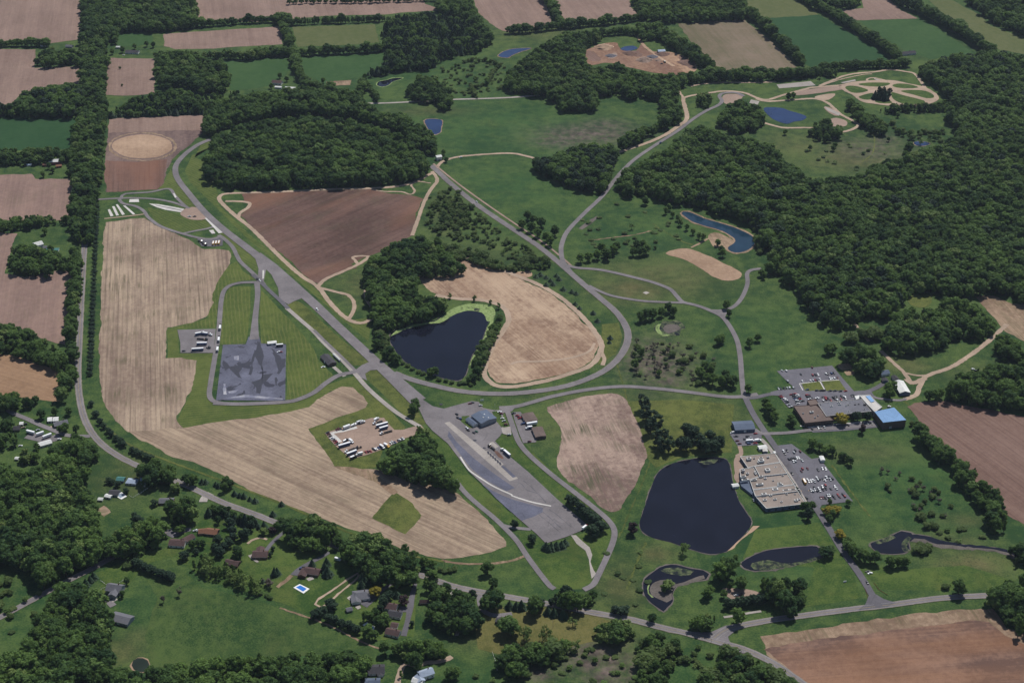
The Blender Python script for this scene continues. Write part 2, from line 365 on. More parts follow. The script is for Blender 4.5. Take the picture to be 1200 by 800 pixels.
gm = bpy.data.meshes.new("ground"); gm.vertices.add(nv); gm.vertices.foreach_set("co", co.ravel())
gm.loops.add(quads.size); gm.loops.foreach_set("vertex_index", quads.ravel())
gm.polygons.add(len(quads)); gm.polygons.foreach_set("loop_start", np.arange(0, quads.size, 4, dtype=np.int32)); gm.update()
wt = np.zeros((nv, 4), np.float32); wt[:, 3] = 1
for (bx, by, rx, ry, k, s_) in BLOBS:
    c = G(bx, by); ex = abs(G(bx + rx, by).x - c.x); ey = abs(G(bx, by - ry).y - G(bx, by + ry).y) / 2
    d = ((co[:, 0] - c.x) / ex) ** 2 + ((co[:, 1] - c.y) / ey) ** 2
    i = 'ldb'.index(k); wt[:, i] = np.maximum(wt[:, i], s_ * np.exp(-d * .9))
ca = gm.color_attributes.new("ground_cover", 'FLOAT_COLOR', 'POINT'); ca.data.foreach_set("color", wt.ravel())
t = NT("meadow_ground"); p = t.pos()
big = t.noise(p, .010, 6, .62, .4); mid = t.noise(p, .07, 5, .65); fn = t.noise(p, .5, 3, .6)
x = t.math('ADD', t.math('MULTIPLY', t.math('SUBTRACT', big, .5), 2.8), t.math('MULTIPLY', t.math('SUBTRACT', mid, .5), 2.6))
x = t.math('ADD', t.math('ADD', x, t.math('MULTIPLY', t.math('SUBTRACT', fn, .5), 2.4)), .5, True)
c = t.mix(x, (.018, .047, .015), (.072, .108, .030))
at = t.n("ShaderNodeVertexColor", layer_name="ground_cover"); sp = t.n("ShaderNodeSeparateColor"); t.l(at.outputs[0], sp.inputs[0])
nz = t.rng(t.noise(p, .03, 6, .7, .5), .28, .62, .25, 1.25); nz2 = t.rng(t.noise(p, .09, 5, .7, .3), .30, .60, 0, 1.4)
c = t.mix(t.math('MULTIPLY', sp.outputs[0], nz, True), c, t.mix(x, (.018, .054, .018), (.040, .088, .026)))
c = t.mix(t.math('MULTIPLY', sp.outputs[1], nz, True), c, t.mix(x, (.085, .080, .032), (.135, .118, .055)))
tuft = t.rng(t.noise(p, .28, 3, .6), .56, .66); c = t.mix(t.math('MULTIPLY', tuft, t.rng(t.noise(p, .017, 4), .42, .6, 0, .65)), c, (.016, .034, .013))
c = t.mix(t.math('MULTIPLY', sp.outputs[2], nz2, True), c, t.mix(t.rng(mid, .35, .65), (.045, .036, .031), (.15, .118, .10)))
gmat = t.out(c); gm.materials.append(gmat)
ground = link("ground", gm); tag(ground, "green meadow ground under the whole valley", "ground", None, 'structure')

# ------------------------------------------------------------------ sheets laid on it
def catmull(P, closed, step):
    P = [np.array(q[:2], float) for q in P]; n = len(P); out = []
    for i in range(n if closed else n - 1):
        if closed: a, b, c_, d = P[(i - 1) % n], P[i], P[(i + 1) % n], P[(i + 2) % n]
        else: a, b, c_, d = P[max(i - 1, 0)], P[i], P[i + 1], P[min(i + 2, n - 1)]
        m = max(1, int(np.linalg.norm(c_ - b) / step))
        for k in range(m):
            s = k / m
            out.append(.5 * (2 * b + (c_ - a) * s + (2 * a - 5 * b + 4 * c_ - d) * s * s + (3 * b - a - 3 * c_ + d) * s ** 3))
    if not closed: out.append(P[-1])
    return np.array(out)
def lin(P, closed, step):
    P = [np.array(q[:2], float) for q in P]; n = len(P); out = []
    for i in range(n if closed else n - 1):
        b, c_ = P[i], P[(i + 1) % n]; m = max(1, int(np.linalg.norm(c_ - b) / step))
        out += [b + (c_ - b) * k / m for k in range(m)]
    if not closed: out.append(P[-1])
    return np.array(out)
def roughen(Q, amp):
    if amp <= 0: return Q
    n = len(Q); r = RNG.normal(size=(n, 2)); r2 = RNG.normal(size=(n, 2))
    for _ in range(3): r2 = (np.roll(r2, 1, 0) + r2 * 2 + np.roll(r2, -1, 0)) / 4
    return Q + r * amp * .35 + r2 * amp * 1.2
LAYER = [0]
def lift(z):
    LAYER[0] += 1; return z + .0004 * (LAYER[0] % 150)
def area(name, label, cat, px, z, mat, smooth=False, jit=0.0, kind='structure', zz=None):
    z = lift(z); W = [G(*q) for q in px]
    Q = catmull(W, True, 5.0) if smooth else lin(W, True, 6.0 if jit else 1e9)
    Q = roughen(Q, jit)
    me = bpy.data.meshes.new(name); me.from_pydata([(q[0], q[1], z) for q in Q], [], [tuple(range(len(Q)))])
    if me.polygons[0].normal.z < 0: me.flip_normals()
    me.materials.append(mat); me.update()
    return tag(link(name, me), label, cat, None, kind)
def ribbon_pts(W, width, smooth=True, closed=False, step=4.0):
    Q = catmull(W, closed, step) if smooth else lin(W, closed, 1e9)
    n = len(Q); T = np.zeros_like(Q)
    if closed: T = np.roll(Q, -1, 0) - np.roll(Q, 1, 0)
    else:
        T[1:-1] = Q[2:] - Q[:-2]; T[0] = Q[1] - Q[0]; T[-1] = Q[-1] - Q[-2]
    T /= np.linalg.norm(T, axis=1)[:, None] + 1e-9
    N = np.stack([-T[:, 1], T[:, 0]], 1)
    wv = np.interp(np.linspace(0, 1, n), np.linspace(0, 1, len(width)), width) if isinstance(width, (list, tuple)) else np.full(n, width)
    return Q, N, wv
def ribbon_mesh(name, Q, N, lo, hi, z, mat, closed=False, jit=0.0, dash=None):
    n = len(Q); A = Q + N * np.asarray(hi)[..., None]; B = Q + N * np.asarray(lo)[..., None]
    if jit: A = A + RNG.normal(size=A.shape) * jit; B = B + RNG.normal(size=B.shape) * jit
    v = [(a[0], a[1], z) for a in A] + [(b[0], b[1], z) for b in B]
    m = n if closed else n - 1
    f = [(n + i, n + (i + 1) % n, (i + 1) % n, i) for i in range(m) if dash is None or (i // dash) % 3 == 0]
    me = bpy.data.meshes.new(name); me.from_pydata(v, [], f); me.materials.append(mat); me.update(); return me
def road(name, label, cat, px, width, z, mat, smooth=True, closed=False, jit=0.0, lines=None, shoulder=0.0, kind='structure'):
    z = lift(z); Q, N, wv = ribbon_pts([G(*q) for q in px], width, smooth, closed)
    o = tag(link(name, ribbon_mesh(name, Q, N, -wv / 2, wv / 2, z, mat, closed, jit)), label, cat, None, kind)
    if shoulder:
        link("gravel_shoulder", ribbon_mesh("gravel_shoulder", Q, N, -wv / 2 - shoulder, wv / 2 + shoulder, z - .03, M['shoulder'], closed, .15), o)
    if lines:
        link("centre_line", ribbon_mesh("centre_line", Q, N, np.full(len(Q), -.16), np.full(len(Q), .16), z + .03, M['ypaint'], closed), o)
        for s_ in (-1, 1):
            e = s_ * (wv / 2 - .45); link("edge_line", ribbon_mesh("edge_line", Q, N, e - .1, e + .1, z + .03, M['paint'], closed), o)
    return o

# z levels
ZM, ZF, ZG, ZT, ZR, ZL, ZP = .06, .14, .22, .30, .40, .50, .58

# --- fields
F = lambda lb, px, m, jit=1.5, z=ZF, cat="field", sm=False: area("field", lb, cat, px, z, M[m], sm, jit)
F("big tan field filling the upper left corner above the first hedgerow", [(-80, -50), (97, -50), (95, 46), (60, 51), (0, 52), (-80, 55)], 'farfield')
F("tan field at the left edge between the hedgerow and the dark wood", [(-80, 58), (42, 58), (41, 80), (94, 78), (94, 98), (60, 100), (25, 110), (15, 123), (-80, 124)], 'farfield')
F("small square tan field right of the long tree row with two bushes in it", [(120, 68), (181, 69), (181, 110), (160, 112), (122, 112)], 'farfield', z=ZF + .01)
F("dark green crop field at the left edge below the wood", [(-80, 139), (90, 139), (88, 165), (82, 174), (50, 176), (-80, 178)], 'crop2')
F("brown field at the left edge below the red and white barn", [(-80, 208), (38, 204), (40, 210), (86, 210), (85, 258), (40, 258), (-80, 258)], 'leftfield')
F("long tan field at the left edge below the small farm", [(-80, 272), (20, 273), (10, 305), (5, 320), (30, 325), (60, 318), (84, 317), (80, 360), (76, 405), (40, 395), (-80, 372)], 'leftfield')
F("orange tan field at the left edge above the village", [(-80, 412), (15, 415), (40, 424), (68, 432), (76, 445), (70, 470), (45, 468), (-80, 456)], 'orange')
F("disturbed brown field with the round sandy patch in its middle", [(129, 139), (182, 137), (240, 131), (237, 157), (222, 170), (205, 184), (195, 198), (192, 215), (185, 222), (125, 225), (122, 195)], 'barn')
F("pale stubble strip at the top of the disturbed field", [(129, 139), (182, 137), (240, 131), (237, 153), (205, 153), (150, 155), (127, 156)], 'farfield', z=ZF + .04)
F("rust brown strip at the bottom of the disturbed field", [(123, 188), (160, 190), (196, 187), (194, 200), (192, 215), (185, 222), (125, 225), (122, 205)], 'barnlow', z=ZF + .04)
F("reddish dark brown field inside the winding gravel trail", [(285, 227), (345, 224), (435, 222), (452, 226), (482, 229), (496, 233), (488, 250), (482, 276), (455, 292), (430, 300), (412, 309), (418, 314), (400, 319), (372, 333), (362, 329), (340, 306), (318, 289), (296, 268), (282, 252), (292, 241), (287, 236)], 'brown')
F("long pale stubble field between the county road and the test track", [(123, 260), (150, 257), (169.5, 256), (183, 265), (208, 275), (224, 282), (238, 291), (258, 292), (268, 294), (271, 301), (268, 310), (258, 328), (250, 342), (246, 362), (243, 371), (225, 378), (196, 384), (195, 420), (213, 420), (231, 423), (230, 435), (224, 460), (212, 478), (206, 487), (207, 494), (215, 501), (150, 506), (130, 487), (120, 467), (116, 430), (117, 400), (119, 330)], 'stub')
F("lower stubble field with rows running to the lower right", [(150, 506), (215, 501), (250, 496), (300, 489), (340, 482), (362, 477), (387, 458), (400, 453), (412, 454), (425, 464), (432, 472), (430, 477), (400, 488), (362, 502), (368, 512), (380, 528), (392, 546), (420, 557), (424, 549), (440, 549), (470, 560), (500, 566), (537, 578), (560, 599), (578, 616), (592, 634), (592, 640), (570, 649), (540, 654), (520, 655), (475, 645), (450, 633), (360, 601), (300, 577), (250, 551), (200, 533), (160, 512)], 'stub2', z=ZF + .01)
area("weedy_patch", "green diamond of weeds left standing in the lower stubble field", "field", [(463, 577), (480, 587), (494, 603), (485, 615), (475, 625), (455, 616), (434, 607), (447, 593)], ZF + .05, M['mow'], False, 1.2)
area("weedy_tongue", "tongue of rough weeds beside the wood in the stubble field", "field", [(392, 546), (420, 557), (440, 565), (460, 580), (466, 577), (450, 562), (430, 550), (424, 549)], ZF + .05, M['headland'], True, 1.2)
F("peanut shaped tan field beside the weedy pond", [(485, 322), (500, 324), (525, 321), (540, 311), (530, 301), (546, 305), (572, 311), (600, 323), (630, 336), (655, 351), (680, 373), (695, 391), (701, 402), (699, 415), (690, 426), (670, 434), (640, 443), (600, 449), (580, 446), (571, 435), (574, 420), (585, 396), (594, 375), (590, 361), (560, 352), (535, 349), (510, 344)], 'peanut', z=ZF, sm=True)
F("patchy tan field right of the long apron", [(642, 481), (647, 474), (682, 465), (718, 461), (732, 466), (740, 481), (750, 504), (757, 525), (757, 537), (747, 562), (736, 580), (725, 596), (715, 598), (700, 590), (680, 573), (654, 550), (655, 530), (658, 515), (654, 500)], 'stub3', sm=True)
F("red brown tilled field at the right edge below the wood", [(1063, 476), (1072, 472), (1107, 470), (1137, 477), (1165, 481), (1185, 486), (1290, 500), (1290, 660), (1200, 615), (1177, 600), (1150, 573), (1117, 541), (1085, 505)], 'brown2')
F("dry headland strip round the bottom right field", [(890, 745), (975, 734), (1050, 722), (1125, 714), (1163, 714), (1182, 735), (1230, 750), (1300, 900), (960, 900), (935, 795), (898, 765)], 'headland')
F("large bare brown field filling the lower right corner", [(897, 760), (950, 751), (1050, 737), (1130, 728), (1160, 729), (1178, 745), (1230, 768), (1300, 900), (990, 900), (940, 800)], 'brown3', z=ZF + .05)
F("tan field at the right edge inside the wood", [(1142, 347), (1165, 346), (1185, 356), (1290, 365), (1290, 420), (1200, 400), (1178, 388), (1165, 372)], 'headland')
F("narrow tan field above the treeline near the upper left", [(191, 40), (330, 31), (331, 52), (250, 57), (205, 58), (193, 54)], 'farfield')
F("pale tan field along the top edge", [(222, -40), (480, -40), (498, 5), (517, 12), (450, 17), (380, 19), (300, 26), (232, 25), (224, 10)], 'farfield')
F("tan field at the top edge left of the short tree line", [(540, -40), (628, -40), (640, 0), (647, 29), (600, 38), (588, 36), (575, 28), (560, 14)], 'farfield')
F("tan field at the top edge right of the short tree line", [(640, -40), (730, -40), (740, 10), (752, 21), (700, 27), (662, 27), (650, 0)], 'farfield')
F("half green half tan field right of the quarry", [(794, 28), (871, 23), (900, 45), (934, 79), (890, 86), (842, 85), (815, 55)], 'mixfield')
F("olive green field at the top edge right of centre", [(855, -40), (915, -40), (932, 0), (960, 18), (893, 23), (870, 5)], 'crop3')
F("dark blue green crop field below the olive field", [(888, 22), (960, 18), (985, 33), (1020, 52), (1048, 70), (950, 80), (932, 66)], 'crop2', z=ZF + .01)
F("strip of bare pale soil between green fields near the top", [(995, -40), (1030, -40), (1045, 2), (1055, 12), (1077, 22), (1003, 24), (984, 12), (1012, 10)], 'farfield')
F("mid green field right of the dark crop field", [(1008, 25), (1079, 22), (1110, 42), (1141, 62), (1090, 70), (1062, 60), (1030, 42)], 'crop')
F("pale green field at the top edge between two hedgerows", [(1060, -30), (1100, -30), (1114, 0), (1150, 18), (1160, 30), (1202, 46), (1290, 70), (1290, 90), (1200, 64), (1170, 58), (1140, 38), (1100, 12)], 'crop3')
F("small green field right of the upper left wood", [(262, 72), (335, 68), (341, 82), (318, 100), (300, 104), (270, 106)], 'crop')
F("green field under the poplar row near the top", [(342, 32), (440, 29), (444, 50), (400, 53), (350, 55)], 'crop3')
F("green pasture beside the purple roofed farmhouse", [(350, 67), (457, 62), (440, 80), (424, 90), (380, 99), (352, 85)], 'crop')
F("green paddock by the farmhouse near the upper left", [(138, 39), (178, 40), (180, 50), (160, 55), (138, 54)], 'crop')
area("dry_strip", "strip of dry yellow grass in the pasture by the farmhouse", "field", [(382, 96), (412, 94), (411, 100), (382, 101)], ZF + .05, M['headland'], False, .8)
F("wide green hay meadow at the bottom left", [(200, 655), (240, 690), (300, 702), (330, 714), (400, 742), (440, 762), (432, 772), (350, 768), (240, 778), (180, 782), (170, 745), (185, 700), (165, 668)], 'pasture', 1.0, ZM)
# --- mown grass between the tracks
A = lambda nm, lb, px, m, z=ZM, jit=.3, sm=False: area(nm, lb, "grass strip", px, z, M[m], sm, jit)
A("mown_grass", "striped hay grass inside the skid pad loop road", [(268, 337), (280, 335), (294, 336), (293, 365), (290, 395), (287, 403), (258, 404), (258, 385), (262, 350)], 'mowns')
A("mown_grass", "striped hay grass right of the skid pad", [(306, 340), (316, 350), (345, 380), (368, 408), (374, 424), (392, 440), (370, 458), (345, 467), (336, 468), (336, 403), (306, 402), (304, 370)], 'mowns')
A("mown_grass", "striped hay grass left of the skid pad loop road", [(247, 345), (262, 315), (277, 306), (285, 318), (300, 327), (278, 330), (262, 338), (256, 352), (252, 384), (208, 385), (196, 386), (243, 373)], 'mowns')
A("mown_grass", "striped hay grass below the skid pad", [(252, 414), (250, 424), (244, 459), (246, 469), (256, 474), (300, 475), (350, 470), (380, 452), (405, 443), (418, 440), (440, 462), (475, 500), (440, 500), (412, 455), (387, 458), (362, 478), (300, 490), (216, 502), (207, 494), (224, 460), (231, 423), (197, 420), (196, 386), (208, 386), (210, 414)], 'mowew')
A("mown_grass", "grass island between runway and concrete lane", [(337, 357), (348, 353), (362, 362), (395, 393), (428, 420), (431, 425), (424, 428), (405, 425), (380, 402), (355, 377)], 'mow', sm=True)
A("mown_grass", "long grass island between runway and service road", [(427, 437), (433, 433), (441, 433), (470, 456), (484, 470), (493, 488), (500, 495), (490, 499), (478, 491), (450, 463), (432, 446)], 'mow', sm=True)
A("mown_grass", "mown grass along both sides of the upper track", [(237, 165), (250, 160), (248, 172), (225, 182), (217, 200), (222, 213), (250, 240), (290, 280), (330, 312), (380, 356), (432, 400), (436, 372), (405, 376), (372, 340), (325, 302), (293, 275), (256, 240), (255, 225), (240, 205), (243, 190), (228, 185)], 'mowdiag')
A("mown_grass", "mown verge left of the upper track above the white strips", [(200, 198), (205, 210), (222, 232), (236, 250), (215, 241), (206, 228), (197, 221), (186, 222), (193, 212)], 'mowdiag')
A("mown_grass", "mown grass hill below the white skid lane", [(172, 243), (188, 246), (212, 252), (220, 256), (243, 258), (247, 266), (216, 273), (196, 268), (182, 257), (176, 250)], 'mowdiag')
A("mown_grass", "mown grass between upper track and bus lane", [(252, 262), (300, 297), (301, 318), (282, 305), (270, 285), (258, 275)], 'mowdiag')
A("mown_grass", "wide mown grass belt round the truck lot", [(362, 502), (400, 488), (432, 476), (434, 470), (414, 452), (440, 462), (475, 500), (470, 508), (448, 515), (448, 530), (440, 548), (424, 550), (420, 557), (392, 546)], 'mow')
A("mown_grass", "mown grass bank left of the long apron", [(500, 502), (522, 518), (548, 554), (584, 588), (620, 622), (600, 616), (585, 608), (560, 590), (538, 572), (520, 540), (505, 520)], 'lawn')
A("mown_grass", "mown grass between apron and right hand access road", [(580, 519), (588, 510), (603, 508), (640, 545), (690, 590), (712, 612), (700, 616), (690, 612), (655, 582), (620, 551)], 'lawn')
A("mown_grass", "lawn inside the lower loop below the apron", [(632, 630), (645, 640), (665, 632), (690, 622), (715, 620), (722, 632), (712, 655), (700, 680), (690, 690), (645, 690), (630, 660), (615, 640), (605, 622)], 'lawn')
A("mown_grass", "lawn beside the big rectangular pond and school road", [(735, 470), (800, 468), (860, 474), (858, 530), (800, 535), (768, 548), (758, 536), (748, 500)], 'mow')
A("mown_grass", "dry yellowish lawn with scattered spruces beside the county road", [(575, 712), (620, 708), (700, 722), (740, 735), (735, 745), (690, 752), (640, 765), (590, 768), (560, 760), (556, 730)], 'drylawn')
A("mown_grass", "bright lawn right of the school road", [(985, 640), (1030, 690), (1110, 692), (1165, 690), (1190, 680), (1130, 662), (1050, 668), (1000, 655)], 'lawn')
A("mown_grass", "bright lawn left of the school road", [(885, 620), (960, 612), (978, 640), (1000, 672), (1010, 700), (940, 712), (900, 706), (945, 690), (955, 665), (870, 655)], 'lawn')
A("mown_grass", "house lawns between the village gardens", [(115, 670), (155, 655), (200, 640), (240, 606), (330, 620), (420, 665), (488, 690), (485, 745), (430, 752), (380, 728), (330, 706), (290, 694), (240, 680), (205, 652), (170, 660), (140, 700), (122, 700)], 'lawn')
A("mown_grass", "mown field right of the peanut field", [(705, 380), (725, 378), (730, 396), (722, 414), (700, 428), (705, 410)], 'mow')
# --- quarry and bare earth
area("sandy_circle", "round patch of pale sand in the disturbed field", "bare ground", [(167 + 35 * math.cos(a * .35), 172 + 14 * math.sin(a * .35)) for a in range(18)], ZT, M['sand'], True, 1.0)
for k, (rx, ry, zz) in enumerate(((44, 18, 'barn'),)):
    road("sand_ring", "pale disturbed ring round the sandy circle", "bare ground", [(167 + rx * .88 * math.cos(a * .35), 172 + ry * .90 * math.sin(a * .35)) for a in range(18)], 4.0, ZG, M['headland'], True, True, .9)
area("quarry_floor", "orange sand quarry floor dug into the upper wood", "quarry", [(684, 62), (690, 58), (705, 52), (722, 50), (728, 58), (745, 60), (752, 52), (760, 60), (790, 62), (812, 72), (816, 82), (800, 88), (770, 86), (740, 80), (715, 74), (690, 76)], ZG, M['quarry'], True, 1.2)
for lb, q in (("grey gravel spread on the quarry floor left", [(712, 67), (720, 62), (724, 66), (716, 69)]), ("dark spoil spread on the quarry floor middle", [(732, 62), (748, 60), (752, 66), (738, 66)]), ("red spoil at the right end of the quarry", [(796, 66), (812, 72), (814, 82), (804, 78)]), ("dark ground at the left end of the quarry", [(685, 62), (694, 60), (704, 70), (694, 72)])):
    area("spoil_patch", lb, "bare ground", q, ZT, M['gravel2'] if 'grey' in lb else M['brown2'], True, 1.5)
area("sandy_bank", "pale sandy slab of bare earth below the winding pond", "bare ground", [(781, 297), (790, 293), (805, 291), (820, 296), (845, 307), (866, 317), (870, 322), (866, 327), (850, 329), (832, 322), (810, 308), (795, 302)], ZG, M['sand'], True, 1.0)
for lb, q, m in (("bare soil patch inside the lower motocross loop", [(970, 142), (980, 138), (993, 143), (990, 148), (975, 148)], 'gravel2'), ("grey gravel patch inside the motocross loop", [(965, 126), (972, 126), (985, 134), (978, 136)], 'gravel2'), ("brown turning circle at the end of the track", [(848, 112), (858, 110), (870, 112), (868, 117), (856, 122), (849, 121)], 'gravel2'), ("tan earth between the motocross loops", [(933, 107), (985, 101), (988, 105), (935, 112)], 'gravel2'), ("tan earth fan beside the pond loop", [(955, 113), (978, 110), (972, 117), (960, 117)], 'gravel'), ("bare strip on the green hillside near the pond", [(830, 276), (842, 273), (862, 284), (850, 290), (836, 289)], 'headland'),
                 ("bare earth shore beside the big rectangular pond", [(852, 646), (876, 623), (882, 616), (890, 616), (870, 632), (858, 644)], 'sand'), ("bare earth beside the academy pond wall", [(862, 533), (868, 530), (872, 548), (868, 566), (860, 560), (863, 545)], 'gravel2'), ("sandy bare yard with machinery near the lower pond", [(846, 690), (875, 690), (891, 695), (880, 700), (858, 702)], 'gravel2'),
                 ("pale earth near the road bend shrubs", [(600, 320), (620, 318), (623, 324), (600, 326)], 'sand'), ("small garden plot of bare soil behind the pool house", [(115, 597), (123, 592), (131, 600), (123, 605)], 'garden'), ("clearing of dry grass inside the right wood", [(1065, 348), (1088, 344), (1093, 352), (1085, 360), (1068, 358)], 'mow'), ("two volleyball sand courts beside the north car park", [(981, 428), (994, 426), (1001, 432), (987, 434)], 'headland'), ("small dirt court below the sand court", [(989, 436), (999, 434), (1002, 439), (992, 440)], 'headland')):
    area("bare_patch", lb, "bare ground", q, ZG, M[m], True, .7)

# --- tan gravel trails
TR = lambda lb, px, wd=4.5, m='gravel', z=ZT, closed=False: road("gravel_trail", lb, "trail", px, wd * 1.08, z, M[m], True, closed, .3)
TR("winding tan trail along the wood and down the dark field's left side", [(507, 203), (500, 206), (485, 214), (462, 219), (430, 221), (387, 222), (325, 225), (290, 226), (267, 227), (259, 229), (257, 234), (266, 244), (276, 253), (296, 269), (325, 298), (350, 321), (372, 336), (387, 355), (402, 370), (417, 378), (430, 377), (438, 370), (436, 360), (430, 350), (429, 340), (432, 331)], 6.0)
TR("short inner loop of tan trail at the dark field's left corner", [(264, 236), (285, 236.5), (293, 239), (290, 244), (282, 249), (279, 256)], 5.5, z=ZT + .02)
TR("tan trail from the junction up to the pond wood", [(372, 336), (382, 327), (400, 319), (420, 310), (433, 301)], 5.5, z=ZT + .03)
TR("small side loop of tan trail by the pond wood", [(420, 310), (416, 305), (414, 301.5), (424, 300), (433, 301)], 4.5, z=ZT + .04)
TR("wavy tan trail bending south of the junction", [(373, 337), (395, 342.5), (408, 346), (415, 355), (414, 365), (409, 373)], 5, z=ZT + .05)
TR("tan trail down the dark field's right side", [(506, 201), (511, 207), (512, 213), (505, 222), (497, 237), (490, 257), (483, 276)], 5.5, z=ZT + .02)
TR("thin tan loop near the wood corner", [(432, 221), (450, 224.5), (470, 225), (481, 228), (486, 224), (482, 217), (490, 213), (505, 215)], 3.2, z=ZT + .03)
TR("tan trail ringing the peanut shaped field", [(530, 300), (546, 303), (572, 309), (600, 321), (632, 334), (660, 351), (685, 374), (699, 392), (705, 404), (702, 416), (692, 428), (670, 437), (640, 446), (602, 453), (580, 451), (568, 440), (569, 425), (578, 405), (592, 384), (596, 372), (588, 359), (565, 352), (535, 350), (510, 346)], 7)
TR("faint tan track crossing the lower peanut field", [(600, 427), (606, 424), (640, 423), (670, 419), (690, 412), (697, 402)], 4, 'gravel', ZT - .03)
TR("tan link from peanut trail to the curved road", [(703, 410), (708, 420), (706, 428)], 5, z=ZT + .03)
TR("tan trail from the wood corner across the meadow", [(510, 200), (518, 190), (537, 184), (570, 181), (600, 180), (620, 184), (630, 188)], 5.5)
TR("tan trail along the track under the quarry wood", [(724, 179), (745, 172), (760, 167), (780, 158), (792, 150), (803, 142), (805, 135), (801, 120), (801, 114)], 7)
TR("tan trail up into the quarry wood", [(801, 115), (797, 109), (795, 105)], 4)
TR("tan trail bending round the turning circle", [(801, 115), (812, 112), (832, 109), (850, 107), (872, 109), (887, 115), (900, 117), (920, 111), (950, 103)], 6, z=ZT + .03)
TR("pale lane along the hedge above the turning circle", [(809, 101.5), (825, 98.5), (850, 97), (887, 97), (910, 96)], 5)
TR("white sand track leading out of the quarry", [(749, 41), (748, 44), (755, 54), (765, 62), (775, 69), (790, 78)], 6, 'sand', ZT + .05)
TR("tan track above the quarry lane into the wood", [(742, 114), (750, 111), (757, 108.5)], 5)
TR("lower tan trail loop round the blue pond", [(886, 116), (900, 119), (932, 117), (955, 116), (970, 121), (985, 134), (1000, 142), (1006, 147), (998, 152), (985, 155), (970, 152), (947, 150), (920, 150), (905, 147), (893, 143), (888, 138)], 6, z=ZT + .02)
TR("outer ring of the motocross course", [(950, 103), (985, 100), (1000, 97), (1020, 95.5), (1045, 95.5), (1065, 99), (1083, 103), (1096, 111), (1096, 118), (1076, 123.5), (1050, 124), (1030, 122), (1012, 119), (1000, 111), (990, 106), (985, 100)], 6, z=ZT)
TR("middle lane across the motocross course", [(1000, 111), (1020, 109), (1045, 106), (1060, 105), (1083, 103)], 5.5, z=ZT + .04)
TR("lower lane across the motocross course", [(1046, 106), (1056, 110), (1075, 114), (1087, 119)], 5, z=ZT + .06)
TR("upper hook of the motocross course", [(1018, 96), (1016, 93), (1024, 91.5), (1040, 95)], 4, z=ZT + .04)
TR("upper service lane above the motocross course", [(960, 101), (972, 96), (990, 89), (1007, 86), (1025, 84.5), (1042, 82), (1060, 84), (1072, 87), (1080, 97), (1084, 103)], 5.5, z=ZT + .02)
TR("middle strip of the upper motocross straight", [(962, 101), (985, 93.5), (1010, 88), (1022, 87)], 3, z=ZT + .05)
TR("inner diagonal of the motocross course", [(1012, 119), (1022, 116), (1035, 119), (1045, 123)], 4, z=ZT + .07)
TR("farm track curving in from the right edge to the long barn", [(1180, 380), (1165, 394), (1157, 401), (1140, 414), (1115, 430), (1095, 437), (1084, 442), (1078, 452), (1073, 463), (1060, 468)], 6)
TR("farm track from the wood down to the long barn", [(1032, 411), (1047, 425), (1060, 437), (1066, 446), (1072, 450)], 5, z=ZT + .02)
TR("short link between the farm tracks", [(1060, 437), (1075, 440), (1088, 440)], 3.5, z=ZT + .04)
TR("farm yard of bare earth beside the long barn", [(1062, 444), (1068, 449), (1076, 447), (1084, 443)], 7, z=ZT + .05)
TR("woodland lane near the right wood", [(990, 372), (1000, 378), (1010, 390), (1018, 400)], 4)
TR("mown path across the lower lawn", [(517, 656), (540, 660), (575, 660), (598, 657), (615, 651)], 3.0, 'headland', ZM + .05)
TR("tan oval path in the back garden beside the pool house", [(420, 671), (410, 677), (390, 691), (372, 703), (369, 708), (376, 711), (385, 706), (400, 693), (416, 680), (421, 673)], 2.2)
TR("garden path from pool house driveway", [(342, 674), (335, 680), (325, 688)], 4, 'headland')
TR("tan drive at the bottom behind the white farmhouse", [(466, 800), (470, 785), (476, 777), (488, 780), (500, 776), (515, 775), (530, 769)], 5)
TR("winding path through the trees near the county road", [(534, 728), (536, 737), (535, 745)], 3.5, 'concrete')
TR("path along the meadow hedge", [(328, 712), (380, 730), (420, 750), (445, 760)], 2.0, 'headland', ZM + .05)
TR("farm track along the stubble field edge", [(125, 500), (150, 520), (200, 541), (260, 563), (330, 590), (400, 620), (460, 645), (520, 658)], 2.5, 'mow', ZG)
# --- concrete path in lawn
area("path_apron", "pale concrete walk from the apron down to the loop road", "path", [(669, 627), (675, 627), (684, 635), (691, 641), (694, 650), (692, 658), (696, 668), (699, 672), (694, 678), (692, 668), (690, 655), (686, 645), (676, 637)], ZT, M['concrete'], False, .3)

# --- roads
RD = lambda lb, px, wd, m='asphalt', z=ZR, **k: road("road", lb, "road", px, wd, z, M[m], **k)
RD("two lane county road along the left side of the stubble field", [(110, -40), (106, 60), (104, 160), (103, 235), (99, 290), (96, 340), (93, 400), (91.5, 440), (94, 470), (101, 495), (115, 516), (135, 532), (160, 545), (180, 553), (205, 563), (230, 574), (262, 589), (300, 603), (340, 619), (400, 642), (460, 664), (500, 676), (522, 684), (545, 690), (594, 699), (640, 707), (680, 715), (720, 722), (743, 726.5), (775, 735), (810, 743), (838, 751), (873, 761), (905, 776), (930, 793), (960, 815), (1000, 850), (1080, 930)], 6.6, lines=True, shoulder=1.0)
RD("county road leaving the lower junction to the right edge", [(836, 748), (850, 738), (868, 733), (900, 727), (950, 720), (1000, 713.5), (1040, 709), (1100, 701), (1150, 698), (1200, 696), (1300, 694)], 6.8, z=ZR + .05, lines=True, shoulder=.8)
area("road_junction", "wide asphalt fan at the lower county road junction", "road", [(808, 740), (832, 741), (850, 733), (872, 730), (885, 731), (862, 739), (853, 746), (856, 754), (875, 766), (868, 765), (838, 754)], ZR + .02, M['asphalt'])
